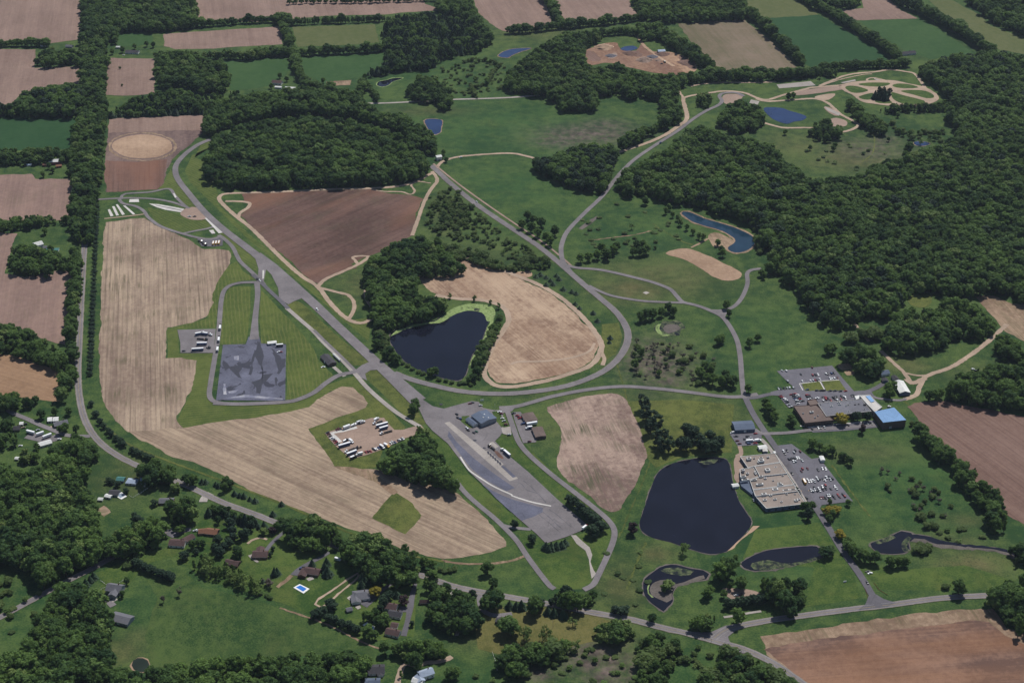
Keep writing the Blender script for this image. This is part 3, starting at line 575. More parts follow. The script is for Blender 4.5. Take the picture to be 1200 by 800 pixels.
RD("school road from the county road up to the academy", [(1030, 711), (1022, 697), (1008, 674), (988, 646), (972, 620), (960, 601), (950, 586), (934, 560), (920, 540), (906, 520), (892, 500), (881, 482), (873, 465)], 7.5, 'dkasphalt', ZR + .09)
area("road_junction", "flared mouth of the school road", "road", [(1018, 698), (1026, 696), (1036, 702), (1050, 706), (1040, 711), (1005, 715), (1014, 708)], ZR + .07, M['dkasphalt'])
RD("loop road from apron past the patchy field to the school", [(585, 478), (604, 476.5), (625, 471), (650, 464), (690, 456.5), (730, 453), (770, 455.5), (810, 460), (845, 464.5), (866, 465), (888, 462)], 7.0, z=ZR + .10)
RD("lane from the school junction up past the small weedy pond", [(872, 467), (869.5, 445), (867, 415), (862, 395), (848, 373), (832, 364), (816, 358), (800, 354), (793, 347), (785, 339), (768, 332), (750, 327), (707, 317), (676, 314), (664, 311)], 6.5, z=ZR + .11)
RD("lower leg of the small grass loop", [(800, 355), (772, 354), (750, 352.5), (720, 347.5), (704, 342), (690, 335)], 5.5, z=ZR + .12)
RD("lane from the loop up to the winding pond", [(836, 365), (852, 363), (863, 357), (871, 346), (876, 332), (875.5, 321), (881, 316.5), (892, 315)], 6, z=ZR + .12)
area("road_junction", "gray fan where two lanes meet below the sandy slab", "road", [(834, 363), (848, 363), (862, 358), (852, 366), (849, 374), (840, 369)], ZR + .08, M['asphalt'])
RD("long curved test road from the wood corner round to the apron", [(505, 194), (515, 203), (530, 217), (560, 241), (600, 268), (630, 288), (655, 308), (680, 330), (705, 351), (722, 366), (733, 382), (736, 396), (731, 411), (719, 426), (700, 439), (665, 452), (620, 459.5), (580, 461.5), (540, 458.5), (505, 451), (480, 444), (462, 437)], 8.5, z=ZR + .13, shoulder=.5)
RD("brown edge lane beside the diagonal test road", [(508, 192), (535, 214), (568, 238), (606, 264), (636, 284), (661, 304), (672, 314)], 3.2, 'gravel2', ZR - .05)
RD("test road curving from the diagonal up to the turning circle", [(668, 318), (660, 307), (657.5, 295), (659, 284), (666, 270), (685, 250), (705, 231), (719, 213), (730, 200), (745, 186), (770, 169), (795, 153), (812, 140), (828, 130), (841, 124), (846, 119), (843, 113), (848, 109.5), (862, 109), (872, 113)], 7.0, z=ZR + .14)
RD("gray lane across the upper meadow", [(430, 121.5), (455, 121), (485, 119.5), (530, 117), (565, 116), (600, 114.5), (632, 112)], 6, 'concrete')
RD("track sweeping from the upper wood down to the runway", [(262, 159), (246, 164), (232, 170), (218, 180), (208, 191), (205.5, 200), (209, 211), (222, 228), (240, 249), (262, 269), (285, 287), (302, 300)], [9, 9, 10, 11, 13], z=ZR + .08)
RD("straight main runway of the test track", [(300, 298), (318, 312), (340, 331), (368, 356), (395, 382), (412, 398), (440, 424), (463, 445), (490, 470)], [15, 17, 15, 14, 14, 14, 17, 22], z=ZR + .10, smooth=False)
area("road_junction", "wide asphalt patch where the runway lanes merge", "road", [(298, 300), (304, 300), (320, 313), (332, 324), (350, 340), (353, 350), (345, 353), (338, 357), (330, 352), (327, 348), (326, 338), (318, 322), (312, 316), (309, 330), (302, 330), (303, 315)], ZR + .04, M['asphalt'])
RD("dark bypass lane joining the merge patch", [(296, 322), (304, 329), (316, 341), (328, 352), (338, 362)], 6, 'dkasphalt', ZR + .12)
RD("concrete lane parallel to the runway", [(336, 361), (352, 375), (367, 388), (380, 402), (400, 421), (416, 438), (433, 457), (460, 480), (480, 493), (492, 500)], 6.0, 'concrete', ZR + .06)
RD("dark right half of the concrete lane", [(368, 387), (382, 401), (402, 420), (416, 434)], 4, 'asphalt', ZR + .11)
RD("lane linking the skid pad to the runway", [(250, 472.5), (275, 473.5), (300, 473), (335, 471), (350, 468), (368, 460), (382, 449), (397, 440), (415, 436), (430, 431.5), (445, 425)], 7.5, z=ZR + .13)
area("road_junction", "asphalt fans linking runway and concrete lane", "road", [(412, 437), (424, 428), (433, 424), (440, 418), (452, 430), (462, 440), (446, 433), (434, 434), (428, 438), (430, 446)], ZR + .03, M['asphalt'])
RD("loop road left of the skid pad", [(262, 473), (250, 470), (245.5, 463), (247, 448), (251, 424), (256, 392), (259.5, 352), (265, 338), (279, 332), (298, 331), (306, 331)], 6.5, z=ZR + .15)
RD("inner straight leading down to the skid pad", [(301, 331), (302, 345), (299, 375), (298, 398)], [8, 7, 8, 13], z=ZR + .16)
RD("short driveway to the dark hut", [(404, 441), (398, 436), (391, 430)], 5, 'concrete', ZR)
RD("driveway into the truck lot", [(495, 500), (485, 503), (475, 506), (462, 510), (452, 514)], [9, 11, 9, 7], 'gravel2', ZR + .02)
RD("service road along the left of the apron", [(533, 562), (545, 577), (560, 591), (577, 605), (592, 619), (606, 634), (618, 652), (632, 671), (645, 687), (650, 690)], 6, z=ZR)
RD("short link from service road to apron", [(588, 615), (600, 618), (622, 620)], 5, z=ZR - .04)
RD("loop road on the right side of the apron", [(594, 480), (601, 500), (608, 518), (620, 533), (645, 555), (672, 576), (700, 598), (714, 611), (720, 622), (718, 636), (710, 655), (702, 672), (695, 685), (684, 691)], 6.5, z=ZR + .12)
RD("village street from the left road bend", [(106, 511), (88, 511), (75, 509), (60, 503), (45, 497), (32, 491), (15, 484), (0, 477), (-40, 465)], 6.5, z=ZR - .03)
RD("country lane at the lower left edge", [(-40, 742), (0, 723), (30, 707), (65, 688), (88, 676), (110, 665), (130, 654), (150, 645), (175, 633), (200, 618)], 6.0, z=ZR - .03, shoulder=.8)
zA = Z(110, 220, 5.714)
RD("entry lane of the driving course at the left road", [zA(-40, 82), zA(60, 78), zA(150, 73), zA(190, 72)], 5.5, z=ZR + .02)
RD("upper loop lane of the driving course", [zA(182, 78), zA(190, 52), zA(215, 41), zA(250, 38), zA(380, 30), zA(470, 10), zA(500, 8), zA(522, 20), zA(540, 50), zA(580, 95), zA(630, 138)], 5, z=ZR + .04)
RD("middle lane of the driving course", [zA(185, 72), zA(260, 70), zA(400, 76), zA(520, 97), zA(600, 124), zA(640, 140)], 5, z=ZR + .06)
RD("lower lane of the driving course along the stubble field", [zA(170, 78), zA(180, 95), zA(205, 110), zA(280, 125), zA(335, 158), zA(365, 200), zA(430, 250), zA(500, 280), zA(590, 308), zA(680, 332), zA(760, 345), zA(820, 338), zA(845, 328)], 5.5, z=ZR + .08)
RD("link lane below the mown hill", [zA(595, 308), zA(680, 290), zA(760, 275), zA(800, 262)], 4.5, z=ZR + .06)
RD("lane past the yellow buses", [zA(835, 318), zA(880, 350), zA(930, 400), zA(960, 460), zA(985, 500), zA(1050, 560), zA(1110, 615), zA(1140, 650)], 6, z=ZR + .10)
RD("edge path under the four white strips", [zA(70, 208), zA(150, 200), zA(240, 190), zA(335, 178)], 3, 'gravel', ZR - .06)
area("turning_pad", "round asphalt pad beside the upper track", "road", [zA(*q) for q in ((585, 160), (620, 138), (660, 130), (700, 140), (735, 170), (760, 205), (740, 214), (690, 218), (640, 212), (600, 195), (578, 178))], ZR + .03, M['gravel2'], True)
area("skid_lane", "white wet skid lane left of the round pad", "track", [zA(*q) for q in ((368, 108), (430, 112), (520, 127), (605, 144), (582, 166), (480, 150), (420, 132))], ZR + .05, M['white'])
area("skid_lane", "dark stripe down the white skid lane", "track", [zA(*q) for q in ((410, 116), (500, 133), (590, 152), (588, 156), (500, 139), (420, 122))], ZR + .08, M['asphalt'])
road("skid_lane", "white concrete strip leaving the round pad", "track", [zA(755, 203), zA(800, 250), zA(850, 305)], 6.0, ZR + .12, M['white'], False)
for lb, q in (("pale pad between the driving course lanes", ((240, 80), (300, 78), (304, 98), (236, 100))), ("white pad under the link lane", ((770, 287), (800, 284), (814, 308), (790, 311))), ("white slip strip on the upper loop lane", ((530, 40), (540, 38), (555, 66), (543, 70))), ("white box strip beside the merge patch", ((1130, 555), (1141, 555), (1139, 610), (1128, 612))),
              ("first white braking strip by the tree row", ((93, 150), (108, 145), (132, 190), (112, 195))), ("second white braking strip from the tree row", ((122, 128), (138, 126), (168, 186), (150, 190))), ("third white braking strip from the tree row", ((147, 115), (160, 113), (208, 180), (190, 186))), ("fourth white braking strip nearest the lane", ((195, 122), (212, 122), (277, 178), (262, 183)))):
    area("concrete_pad", lb, "concrete pad", [zA(*v) for v in q], ZR + .24, M['white'])
area("parking_pad", "dark asphalt pad with three school buses", "car park", [zA(*q) for q in ((690, 342), (760, 348), (845, 338), (865, 352), (862, 388), (800, 396), (720, 392))], ZR, M['dkasphalt'])
zS = Z(200, 330, 5.3333)
area("skid_pad", "large blue grey skid pad with dark wet stains", "skid pad", [zS(*q) for q in ((327, 396), (470, 392), (487, 346), (555, 346), (566, 388), (722, 392), (716, 746), (284, 742))], ZR + .18, M['skid'])
for lb, q in (("dark wet stain in the middle of the skid pad", ((330, 490), (350, 510), (372, 530), (440, 520), (442, 545), (425, 570), (438, 605), (405, 600), (385, 580), (362, 545), (345, 560), (332, 530))),
              ("dark wet streak down the skid pad's centre", ((545, 380), (565, 385), (570, 450), (580, 500), (572, 545), (580, 590), (640, 580), (600, 620), (575, 650), (572, 700), (550, 695), (545, 665), (510, 632), (560, 610), (565, 560), (545, 500), (530, 470), (515, 530), (495, 585), (480, 580), (500, 520), (460, 530), (455, 510), (500, 500), (520, 470))),
              ("dark wet stain at the right of the skid pad", ((640, 415), (660, 450), (690, 485), (720, 480), (718, 530), (690, 545), (670, 580), (655, 575), (668, 540), (665, 500), (645, 460))),
              ("small dark wet stain at the top of the skid pad", ((420, 398), (440, 408), (465, 410), (455, 420), (430, 415))), ("thin dark wet streak low on the skid pad", ((655, 600), (663, 600), (663, 655), (656, 655)))):
    area("wet_stain", lb, "puddle", [zS(*v) for v in q], ZR + .22, M['wet'], False, 1.7)
tp = NT("dried_slip"); tp.out(tp.mix(tp.rng(tp.noise(tp.pos(), .08, 4), .4, .65), (.16, .165, .22), (.36, .355, .38)))
for lb, q in (("pale dried smear along the skid pad's bottom edge", ((300, 738), (380, 722), (450, 712), (560, 715), (700, 735), (560, 728), (440, 728))), ("pale dried smear left on the skid pad", ((325, 640), (340, 640), (345, 705), (325, 705))), ("pale dried smear upper left on the skid pad", ((395, 470), (430, 465), (425, 495), (400, 490))), ("pale dried smear lower middle of the skid pad", ((360, 690), (420, 680), (400, 700), (365, 702)))):
    area("dried_smear", lb, "stain", [zS(*v) for v in q], ZR + .20, tp.mat, True, 1.0)
area("trailer_park", "asphalt lot left of the skid pad with white trailers", "car park", [zS(*q) for q in ((42, 302), (282, 296), (268, 446), (62, 446), (60, 380))], ZR + .02, M['asphalt'])
# apron
area("apron", "long grey asphalt apron of the driving track", "apron", [(484, 462), (492, 466), (507, 476), (520, 479), (538, 474), (553, 470), (561, 471), (566, 478), (580, 481), (604, 477), (600, 482), (590, 484), (588, 498), (591, 503), (586, 511), (580, 517), (590, 528), (601, 538), (619, 553), (653, 585), (687, 614), (688, 619), (664, 629), (645, 635), (640, 637), (628, 625), (607, 607), (585, 587), (564, 566), (549, 552), (537, 536), (525, 520), (507, 505), (499, 496), (490, 477)], ZR + .17, M['asphalt'])
zH = Z(520, 465, 6.6667); zB = Z(540, 550, 6.6667)
area("sealed_strip", "blue grey sealed lane down the middle of the apron", "track", [zH(40, 268), (535, 518), (555, 537), (580, 556), zH(555, 712), zH(490, 738), zH(350, 662), zH(300, 628), zH(220, 565), zH(150, 478), zH(90, 400), zH(30, 308)], ZR + .20, M['blueasphalt'])
area("sealed_strip", "blue grey sealed curve beyond the white arc", "track", [zB(165, 116), zB(250, 170), zB(330, 205), zB(470, 255), zB(600, 290), zB(640, 300), zB(640, 335), zB(560, 372), zB(480, 402), zB(440, 372), zB(300, 250)], ZR + .20, M['blueasphalt'], False, .5)
area("concrete_strip", "pale concrete strip beside the sealed lane", "track", [zH(5, 205), zH(45, 195), zH(300, 402), zH(462, 532), zH(440, 540), zH(540, 634), zH(568, 625), zH(580, 640), zH(516, 660), zH(300, 472)], ZR + .23, M['concrete'])
area("sealed_strip", "small blue sealed rectangle by the fuel lane", "track", [zH(445, 541), zH(470, 540), zH(565, 624), zH(540, 632)], ZR + .21, M['blueasphalt'])
road("white_arc", "white concrete arc sweeping across the apron", "track", [zH(130, 470), zH(160, 520), zH(200, 575), zH(240, 605), zH(300, 645), zH(370, 690), zH(450, 730), zH(530, 765), zB(400, 207), zB(550, 255), zB(705, 287)], 2.0, ZR + .25, M['white'])
for lb, q in (("dark tyre mark curling across the apron", [(450, 100), (490, 130), (520, 165), (590, 185), (630, 220), (665, 262)]), ("dark crack line across the lower apron", [(490, 90), (540, 130), (600, 190)]), ("long dark seam on the lower apron", [(600, 345), (680, 410), (760, 480)]), ("second dark seam on the lower apron", [(690, 310), (780, 380), (860, 450)]), ("third dark seam on the lower apron", [(640, 330), (740, 420), (800, 475)])):
    road("tyre_mark", lb, "stain", [zB(*v) for v in q], .8, ZR + .21, M['dkasphalt'], True, False, .25)
for lb, q in (("dark smudge near the fuel lane", (243, 343)), ("dark smudge above the chevrons", (318, 402)), ("dark smudge on the runway threshold", (-18, 60))):
    area("oil_stain", lb, "stain", [zH(q[0] + 14 * math.cos(a), q[1] + 7 * math.sin(a)) for a in np.linspace(0, 5.5, 8)], ZR + .21, M['wet'], True, .4)
area("concrete_strip", "pale toothed stall pad beside the concrete strip", "track", [zH(318, 428), zH(345, 420), zH(468, 528), zH(440, 548)], ZR + .24, M['concrete'])
for k in range(6):   # angled stall bars beside the strip
    a0 = (336 + k * 18.5, 428 + k * 17)
    area("stall_bar", "dark angled stall bar beside the concrete strip, " + ordinal(k, 6) + " of six", "marking", [zH(a0[0], a0[1]), zH(a0[0] + 15, a0[1] - 2), zH(a0[0] + 24, a0[1] + 20), zH(a0[0] + 10, a0[1] + 24)], ZR + .32, M['wet'])["group"] = "angled stall bars on the apron"
area("oil_stain", "long brown oily stain behind the parked trucks", "stain", [zH(390, 420), zH(420, 425), zH(472, 482), zH(455, 486), zH(425, 470)], ZR + .21, M['brown'], True, .4)
area("concrete_pad", "pale pad between the two parked trucks", "concrete pad", [zH(355, 360), zH(385, 352), zH(430, 390), zH(405, 405)], ZR + .21, M['concrete'])
area("yard_pad", "pale rounded yard beside the hangar car park", "car park", [zH(450, 245), zH(520, 232), zH(530, 290), zH(500, 300), zH(460, 288)], ZR + .21, M['concrete'])
area("car_park", "car park left of the two brown roofed sheds", "car park", [zH(*q) for q in ((540, 120), (600, 118), (735, 300), (720, 355), (620, 362), (590, 290), (552, 180))], ZR + .09, M['asphalt'])
area("green_bed", "grass bed right of the hangar", "grass strip", [zH(*q) for q in ((375, 118), (430, 112), (480, 210), (450, 240), (415, 195))], ZR + .21, M['lawn'], False, .2)
area("green_bed", "planted bed in front of the hangar annex", "grass strip", [zH(*q) for q in ((140, 152), (200, 148), (180, 190), (240, 245), (200, 245), (135, 195))], ZR + .21, M['lawn'], False, .2)
zT = Z(370, 470, 8)
area("truck_lot", "brown gravel lot full of parked trucks and trailers", "car park", [zT(*q) for q in ((85, 300), (200, 262), (330, 225), (520, 160), (640, 155), (740, 270), (850, 270), (930, 262), (930, 320), (840, 345), (820, 370), (700, 420), (520, 490), (330, 545), (210, 445))], ZR - .04, M['gravel2'], False, .6)
road("concrete_kerb_lane", "pale concrete lane along two sides of the truck lot", "path", [zT(385, 245), zT(250, 280), zT(150, 300), zT(190, 345), zT(230, 385)], 5, ZR - .01, M['white'], False)
# school lots
zN = Z(900, 415, 6.6667); zM = Z(840, 480, 6.6667)
area("car_park", "north car park with grass squares beside the brown school", "car park", [zN(*q) for q in ((68, 132), (500, 90), (580, 185), (672, 290), (800, 280), (830, 330), (700, 350), (380, 400), (200, 415), (160, 420), (80, 325), (20, 320), (20, 295), (75, 282), (215, 270), (150, 215))], ZR, M['lot'])
for lb, q in (("left grass square inside the north car park", ((262, 232), (402, 215), (440, 282), (290, 290))), ("right grass square inside the north car park", ((418, 213), (555, 202), (610, 282), (456, 288)))):
    area("grass_island", lb, "grass strip", [zN(*v) for v in q], ZR + .04, M['mow'])
road("concrete_kerb", "pale kerb between and around the grass squares", "kerb", [zN(272, 282), zN(245, 232), zN(400, 212), zN(555, 202)], 1.4, ZR + .05, M['white'], False)
road("concrete_kerb", "pale kerb separating the two grass squares", "kerb", [zN(405, 213), zN(446, 286)], 1.4, ZR + .06, M['white'], False)
RD("lane along the north car park to the long barn", [(872, 466), (884, 466), (893, 464), (902, 462), (930, 459), (960, 459), (995, 461), (1015, 459), (1028, 454), (1036, 449), (1042, 447)], 6.5, 'dkasphalt', ZR - .02)
RD("lane behind the blue roofed gym to the long barn", [(1018, 460), (1026, 466), (1040, 468), (1055, 469), (1062, 467)], 4.5, 'asphalt', ZR - .06)
RD("lane in front of the brown school", [(884, 503), (892, 508), (905, 508), (925, 507), (950, 504), (990, 501), (1028, 498)], 6, 'asphalt', ZR + .14)
area("car_park", "narrow visitor car park in front of the brown school", "car park", [zN(*q) for q in ((310, 572), (440, 552), (640, 535), (830, 515), (862, 572), (600, 598), (350, 612))], ZR - .01, M['lot'])
road("sidewalk", "pale pavement along the brown school front", "path", [zN(250, 560), zN(330, 572), zN(450, 552), zN(640, 540), zN(760, 528)], 2, ZR + .03, M['white'], False)
area("car_park", "large car park right of the flat roofed academy", "car park", [zM(*q) for q in ((430, 285), (585, 268), (690, 345), (740, 385), (800, 375), (1062, 715), (820, 745), (800, 780), (770, 730), (700, 700), (600, 560), (470, 350))], ZR - .01, M['lot'])
for lb, q in (("pale kerb strip at the upper end of the academy car park", ((462, 338), (505, 332))), ("tan kerb strip at the lower end of the academy car park", ((650, 636), (722, 632)))):
    road("concrete_kerb", lb, "kerb", [zM(*v) for v in q], 2.0, ZR + .04, M['headland'], False)
area("car_park", "small staff car park below the blue grey shed", "car park", [zM(*q) for q in ((120, 185), (160, 165), (290, 155), (350, 190), (350, 225), (310, 245), (330, 275), (165, 285), (100, 190))], ZR - .02, M['lot'])
road("sidewalk", "pale pavement between staff car park and school road", "path", [zM(345, 228), zM(395, 280), zM(440, 340)], 5, ZR + .03, M['concrete'], False)
road("sidewalk", "pink brick walk from staff car park to academy", "path", [zM(178, 285), zM(190, 345), zM(150, 400), zM(165, 540)], 5, ZR, M['gravel2'], True)
road("sidewalk", "pale walk along the academy's right wall", "path", [zM(450, 340), zM(530, 450), zM(610, 570), zM(700, 720)], 2.2, ZR + .06, M['concrete'], False)
zO = Z(900, 0, 4)
area("motocross_earth", "bare tan earth under the looping motocross lanes", "bare ground", [zO(*q) for q in ((345, 400), (400, 390), (480, 378), (580, 378), (660, 393), (735, 412), (790, 450), (780, 478), (700, 495), (600, 497), (520, 492), (450, 477), (400, 448), (360, 428))], ZT + .18, M['gravel'], True, .4)
for lb, q in (("leftmost lens of grass in the motocross course", ((362, 410), (400, 404), (470, 424), (432, 437), (390, 434))), ("upper middle lens of grass in the motocross course", ((425, 396), (480, 389), (568, 391), (560, 402), (520, 408), (450, 404))), ("upper right lens of grass in the motocross course", ((582, 401), (620, 393), (680, 401), (704, 412), (660, 416), (600, 412))), ("long right lens of grass in the motocross course", ((622, 428), (720, 425), (772, 443), (776, 460), (742, 462), (690, 448))), ("lower right wedge of grass in the motocross course", ((582, 434), (640, 450), (732, 474), (718, 488), (640, 489), (595, 472), (578, 450))), ("lower left lens of grass in the motocross course", ((425, 456), (488, 438), (498, 458), (480, 468), (450, 468))), ("small low lens of grass in the motocross course", ((502, 472), (556, 466), (582, 484), (540, 487), (508, 482)))):
    area("grass_island", lb, "grass strip", [zO(*v) for v in q], ZT + .26, M['lawn'], True, .3)
area("motor_pad", "white sand pad above the motocross course", "concrete pad", [(910, 99.5), (950, 95.5), (956, 100.5), (913, 104)], ZT + .08, M['concrete'])
for lb, q in (("white slab beside the upper motocross straight", ((985, 97), (1002, 93.5), (1003, 95), (988, 98))), ("white slab at the motocross hook", ((1024, 92), (1033, 94), (1032, 95.5), (1025, 93.5))), ("pale slab beside the turning circle", ((880, 117), (890, 119), (888, 123), (878, 121))), ("pale slab above the lower motocross bend", ((966, 125), (985, 133), (983, 136), (970, 130)))):
    area("concrete_pad", lb, "concrete pad", q, ZT + .1, M['concrete'])
for lb, q in (("grass infield between the upper motocross lanes", ((1005, 99), (1020, 97.5), (1044, 98), (1040, 101), (1010, 104))),):
    area("grass_island", lb, "grass strip", q, ZG, M['lawn'])
# driveways
DR = lambda lb, px, wd, m='dkasphalt': road("driveway", lb, "driveway", px, wd, ZR - .08, M[m])
DR("asphalt drive to the brown house with the red tree", [(336, 621), (326, 629), (317, 638), (312, 645)], 4.5)
DR("tan loop off the brown house drive", [(313, 632), (305, 630), (295, 633), (290, 637)], 3, 'gravel')
DR("asphalt drive to the pool house", [(386, 647), (376, 653), (362, 660), (350, 668), (345, 674)], [4, 5, 6, 9])
DR("asphalt drive to the grey roofed house", [(460, 683), (449, 690), (437, 700), (425, 709)], [4, 5, 8, 12])
DR("long asphalt drive past the three brown roofed houses", [(488, 676), (485, 690), (482, 703), (480, 716), (477, 730), (473, 745)], [4, 5, 7, 5, 6])
DR("side drive to the upper brown roofed house", [(481, 714), (474, 714), (468, 713)], 8)
DR("drive and court of the brown garage house", [(195, 620), (203, 627), (213, 622), (224, 620)], [6, 10, 6])
DR("asphalt drive of the dark hut near the county road", [(562, 695), (563, 708), (570, 718), (582, 721), (600, 719)], 6, 'asphalt')
DR("drive of the gable house beside the lane", [(133, 710), (128, 705), (125, 702)], 7, 'asphalt')
DR("pale gravel mouth beside the county road trees", [(247, 578), (240, 583), (238, 588)], 9, 'concrete')
DR("village yard with parked white trailers", [(32, 510), (45, 513), (58, 515), (70, 511)], 13, 'brown2' if False else 'asphalt')
DR("pale drive mouth left of the county road", [(75, 509), (66, 506), (58, 500)], 5, 'gravel')
DR("pale drive mouth by the roadside tree", [(522, 687), (526, 692), (530, 700)], 6, 'concrete')
DR("park path along the lower hedge", [(848, 723), (862, 721), (878, 718), (892, 716)], 3, 'concrete')

# --- water
def pond(label, px, mat='water', shore=None, sw=2.5, z=ZG, nm="pond"):
    if shore:
        road("shore", "bare bank round the " + label, "bank", px + [], sw, z - .05, M[shore], True, True, .6)
    return area(nm, label, "pond", px, z, M[mat], True, .35)
pond("dark pond with a pale green algae crescent", [(457, 395), (462, 387), (475, 382), (505, 377), (517, 371), (528, 364), (545, 358), (562, 357), (575, 360), (578, 368), (572, 378), (568, 390), (563, 403), (554, 415), (549, 428), (545, 440), (537, 446), (515, 442), (495, 435), (475, 424), (461, 407)], shore='mud', sw=1.6)
area("algae", "bright green algae crescent on the dark pond", "algae", [(509, 377), (520, 369), (528, 363), (545, 357), (562, 356.5), (576, 359), (580, 368), (576, 377), (570, 376), (568, 369), (560, 365), (548, 364), (535, 368), (524, 374), (514, 378), (500, 379.5), (480, 384), (466, 390), (458, 394), (466, 387), (482, 381), (500, 377.5)], ZG + .04, M['algae'], True, 1.0)
area("algae", "lime algae band on the right shore of the dark pond", "algae", [(577, 372), (579, 368), (576, 385), (569, 402), (560, 416), (553, 430), (551, 428), (556, 414), (565, 400), (571, 385)], ZG + .05, M['algae'], True, .9)
area("algae", "round algae bed on the right arm of the dark pond", "algae", [(556, 361), (562, 362), (561, 365), (555, 364)], ZG + .06, M['algae2'], True, .3)
pond("big dark rectangular pond beside the academy", [(753, 602), (757, 590), (762, 574), (772, 553), (788, 543), (812, 537.5), (835, 536), (848, 537), (855, 544), (858, 562), (864, 582), (874, 600), (881, 611), (875, 623), (862, 636), (851, 646), (838, 649), (825, 648), (805, 642), (785, 635), (765, 630), (752, 622), (750, 612)], shore='mud', sw=1.6)
area("algae", "olive shallows along the big pond's top shore", "algae", [(818, 541), (830, 538.5), (842, 539), (838, 543), (825, 544)], ZG + .04, M['algae2'], True, .8)
pond("winding blue pond under the dark wood", [(799, 250), (807, 248.5), (825, 256), (845, 262), (865, 268.5), (880, 276), (885.5, 283), (878, 292), (867, 296), (857, 295), (853, 290), (860, 285), (861, 280), (850, 272.5), (838, 268), (825, 264.5), (810, 259)], 'teal', 'headland', 7)
pond("blue pond inside the lower motocross loop", [(895, 127), (905, 126), (917, 127), (922, 129), (944, 136), (941, 141), (930, 143), (922, 145.5), (908, 141), (899, 134)], 'bluewater', None)
pond("thin pale pond in the right clearing", [(1071, 167), (1080, 166), (1090, 168), (1084, 171), (1074, 171)], 'bluewater', 'headland', 2)
pond("small square blue pond above the wood", [(498, 141), (517, 141), (517, 150), (515, 156), (506, 157)], 'bluewater', 'headland', 3)
pond("small dark pond with a pale rim near the top wood", [(442, 100), (444, 96), (454, 94), (460, 92), (472, 91.5), (468, 93.5), (460, 96), (455, 100), (448, 102)], 'water', 'algae', 4)
pond("blue pond at the left of the quarry wood", [(584, 66), (590, 61), (602, 57.5), (622, 57), (610, 61), (600, 65), (594, 68)], 'bluewater', 'headland', 4)
pond("bright blue quarry pool", [(727, 58), (732, 55), (742, 54), (747, 57), (738, 60), (730, 59.5)], 'bluewater', None, z=ZT + .06)
pond("small round dark pond in the hay meadow", [(165 + 10.5 * math.cos(a), 779 + 8.5 * math.sin(a)) for a in np.linspace(0, 5.6, 10)], 'murky', 'headland', 2.5)
pond("small weedy pond by the grass loop", [(766, 386), (769, 380), (774, 379), (777, 376), (785, 377), (793, 375), (800, 379), (803, 385), (797, 387), (796, 393), (786, 393), (780, 396), (773, 392)], 'algae2', None)
area("algae", "pale algae rim on the left of the small weedy pond", "algae", [(767, 386), (771, 380), (776, 379), (773, 385), (778, 391), (786, 393), (776, 394)], ZG + .05, M['algae'], True, .8)
area("algae", "dark open middle of the small weedy pond", "pond", [(776, 385), (783, 380), (794, 381), (797, 385), (790, 389), (782, 391)], ZG + .04, M['mud'], True, .9)
zP = Z(740, 620, 5.714)
pond("curved marsh pond with a muddy island", [zP(*q) for q in ((78, 380), (90, 330), (140, 290), (190, 255), (260, 235), (330, 245), (400, 265), (480, 275), (520, 300), (500, 335), (420, 345), (370, 365), (300, 380), (270, 440), (275, 480), (240, 520), (215, 550), (170, 520), (110, 470), (82, 420))], 'water', 'mud', 3)
area("mud_flat", "muddy island in the curved marsh pond", "mud", [zP(*q) for q in ((118, 410), (140, 365), (190, 340), (260, 340), (300, 365), (350, 355), (430, 325), (490, 310), (500, 330), (430, 345), (370, 365), (300, 385), (270, 430), (270, 470), (235, 490), (180, 465), (135, 445))], ZG + .04, M['mud'], True, .6)
area("algae", "green algae line along the curved marsh pond", "algae", [zP(*q) for q in ((104, 390), (115, 365), (122, 370), (112, 400), (118, 430), (150, 458), (135, 458), (108, 430))], ZG + .06, M['algae'], True, .3)
area("algae", "olive weed bed at the top of the curved marsh pond", "algae", [zP(*q) for q in ((200, 275), (270, 255), (350, 270), (420, 280), (400, 305), (330, 310), (260, 300))], ZG + .05, M['algae2'], True, .8)
pond("long stream pond left of the school road", [(868, 661), (880, 652), (900, 645), (930, 641), (957, 640), (964, 646), (962, 653), (948, 657), (925, 663), (900, 668), (880, 668)], 'water', 'mud', 3)
area("algae", "pale green weed bed on the stream pond", "algae", [(880, 660), (900, 656), (915, 660), (935, 658), (955, 653), (960, 653), (945, 658), (922, 664), (900, 668), (885, 667)], ZG + .04, M['algae2'], True, 1.2)
area("algae", "green algae streak on the stream pond", "algae", [(925, 661), (940, 658), (958, 652), (960, 654), (940, 661), (928, 663)], ZG + .06, M['algae2'], True, .6)
pond("pond right of the school road with green banks", [(1020, 637), (1035, 632), (1048, 626), (1057, 622), (1068, 624), (1072, 630), (1064, 636), (1066, 643), (1058, 648), (1040, 649), (1028, 646)], 'water', 'mud', 3)
area("algae", "green algae fringe of the pond right of the school road", "algae", [(1022, 636), (1036, 631), (1046, 627), (1050, 630), (1040, 635), (1030, 637)], ZG + .04, M['algae2'], True, .6)
area("algae", "pale algae under the pond's shrubs", "algae", [(1056, 637), (1064, 628), (1068, 631), (1062, 640), (1066, 646), (1058, 646)], ZG + .05, M['algae2'], True, .6)
road("stream", "dark stream winding from the pond to the right edge", "stream", [(1065, 628), (1085, 630), (1100, 635), (1130, 639), (1160, 642), (1180, 645), (1195, 652), (1230, 662)], [6, 9, 5, 4, 5, 7, 7], ZG, M['water'], True, False, .6)
road("shore", "muddy bank of the stream", "bank", [(1062, 629), (1085, 632), (1100, 637), (1130, 641), (1160, 643), (1180, 647), (1195, 654), (1230, 664)], [14, 16, 10, 6, 9, 11, 9], ZG - .05, M['mud'], True, False, .8)
road("ditch", "dark ditch below the quarry lane", "stream", [(768, 792), (763, 775), (762, 765), (766, 755)], 4, ZG, M['water'], True, False, .5)
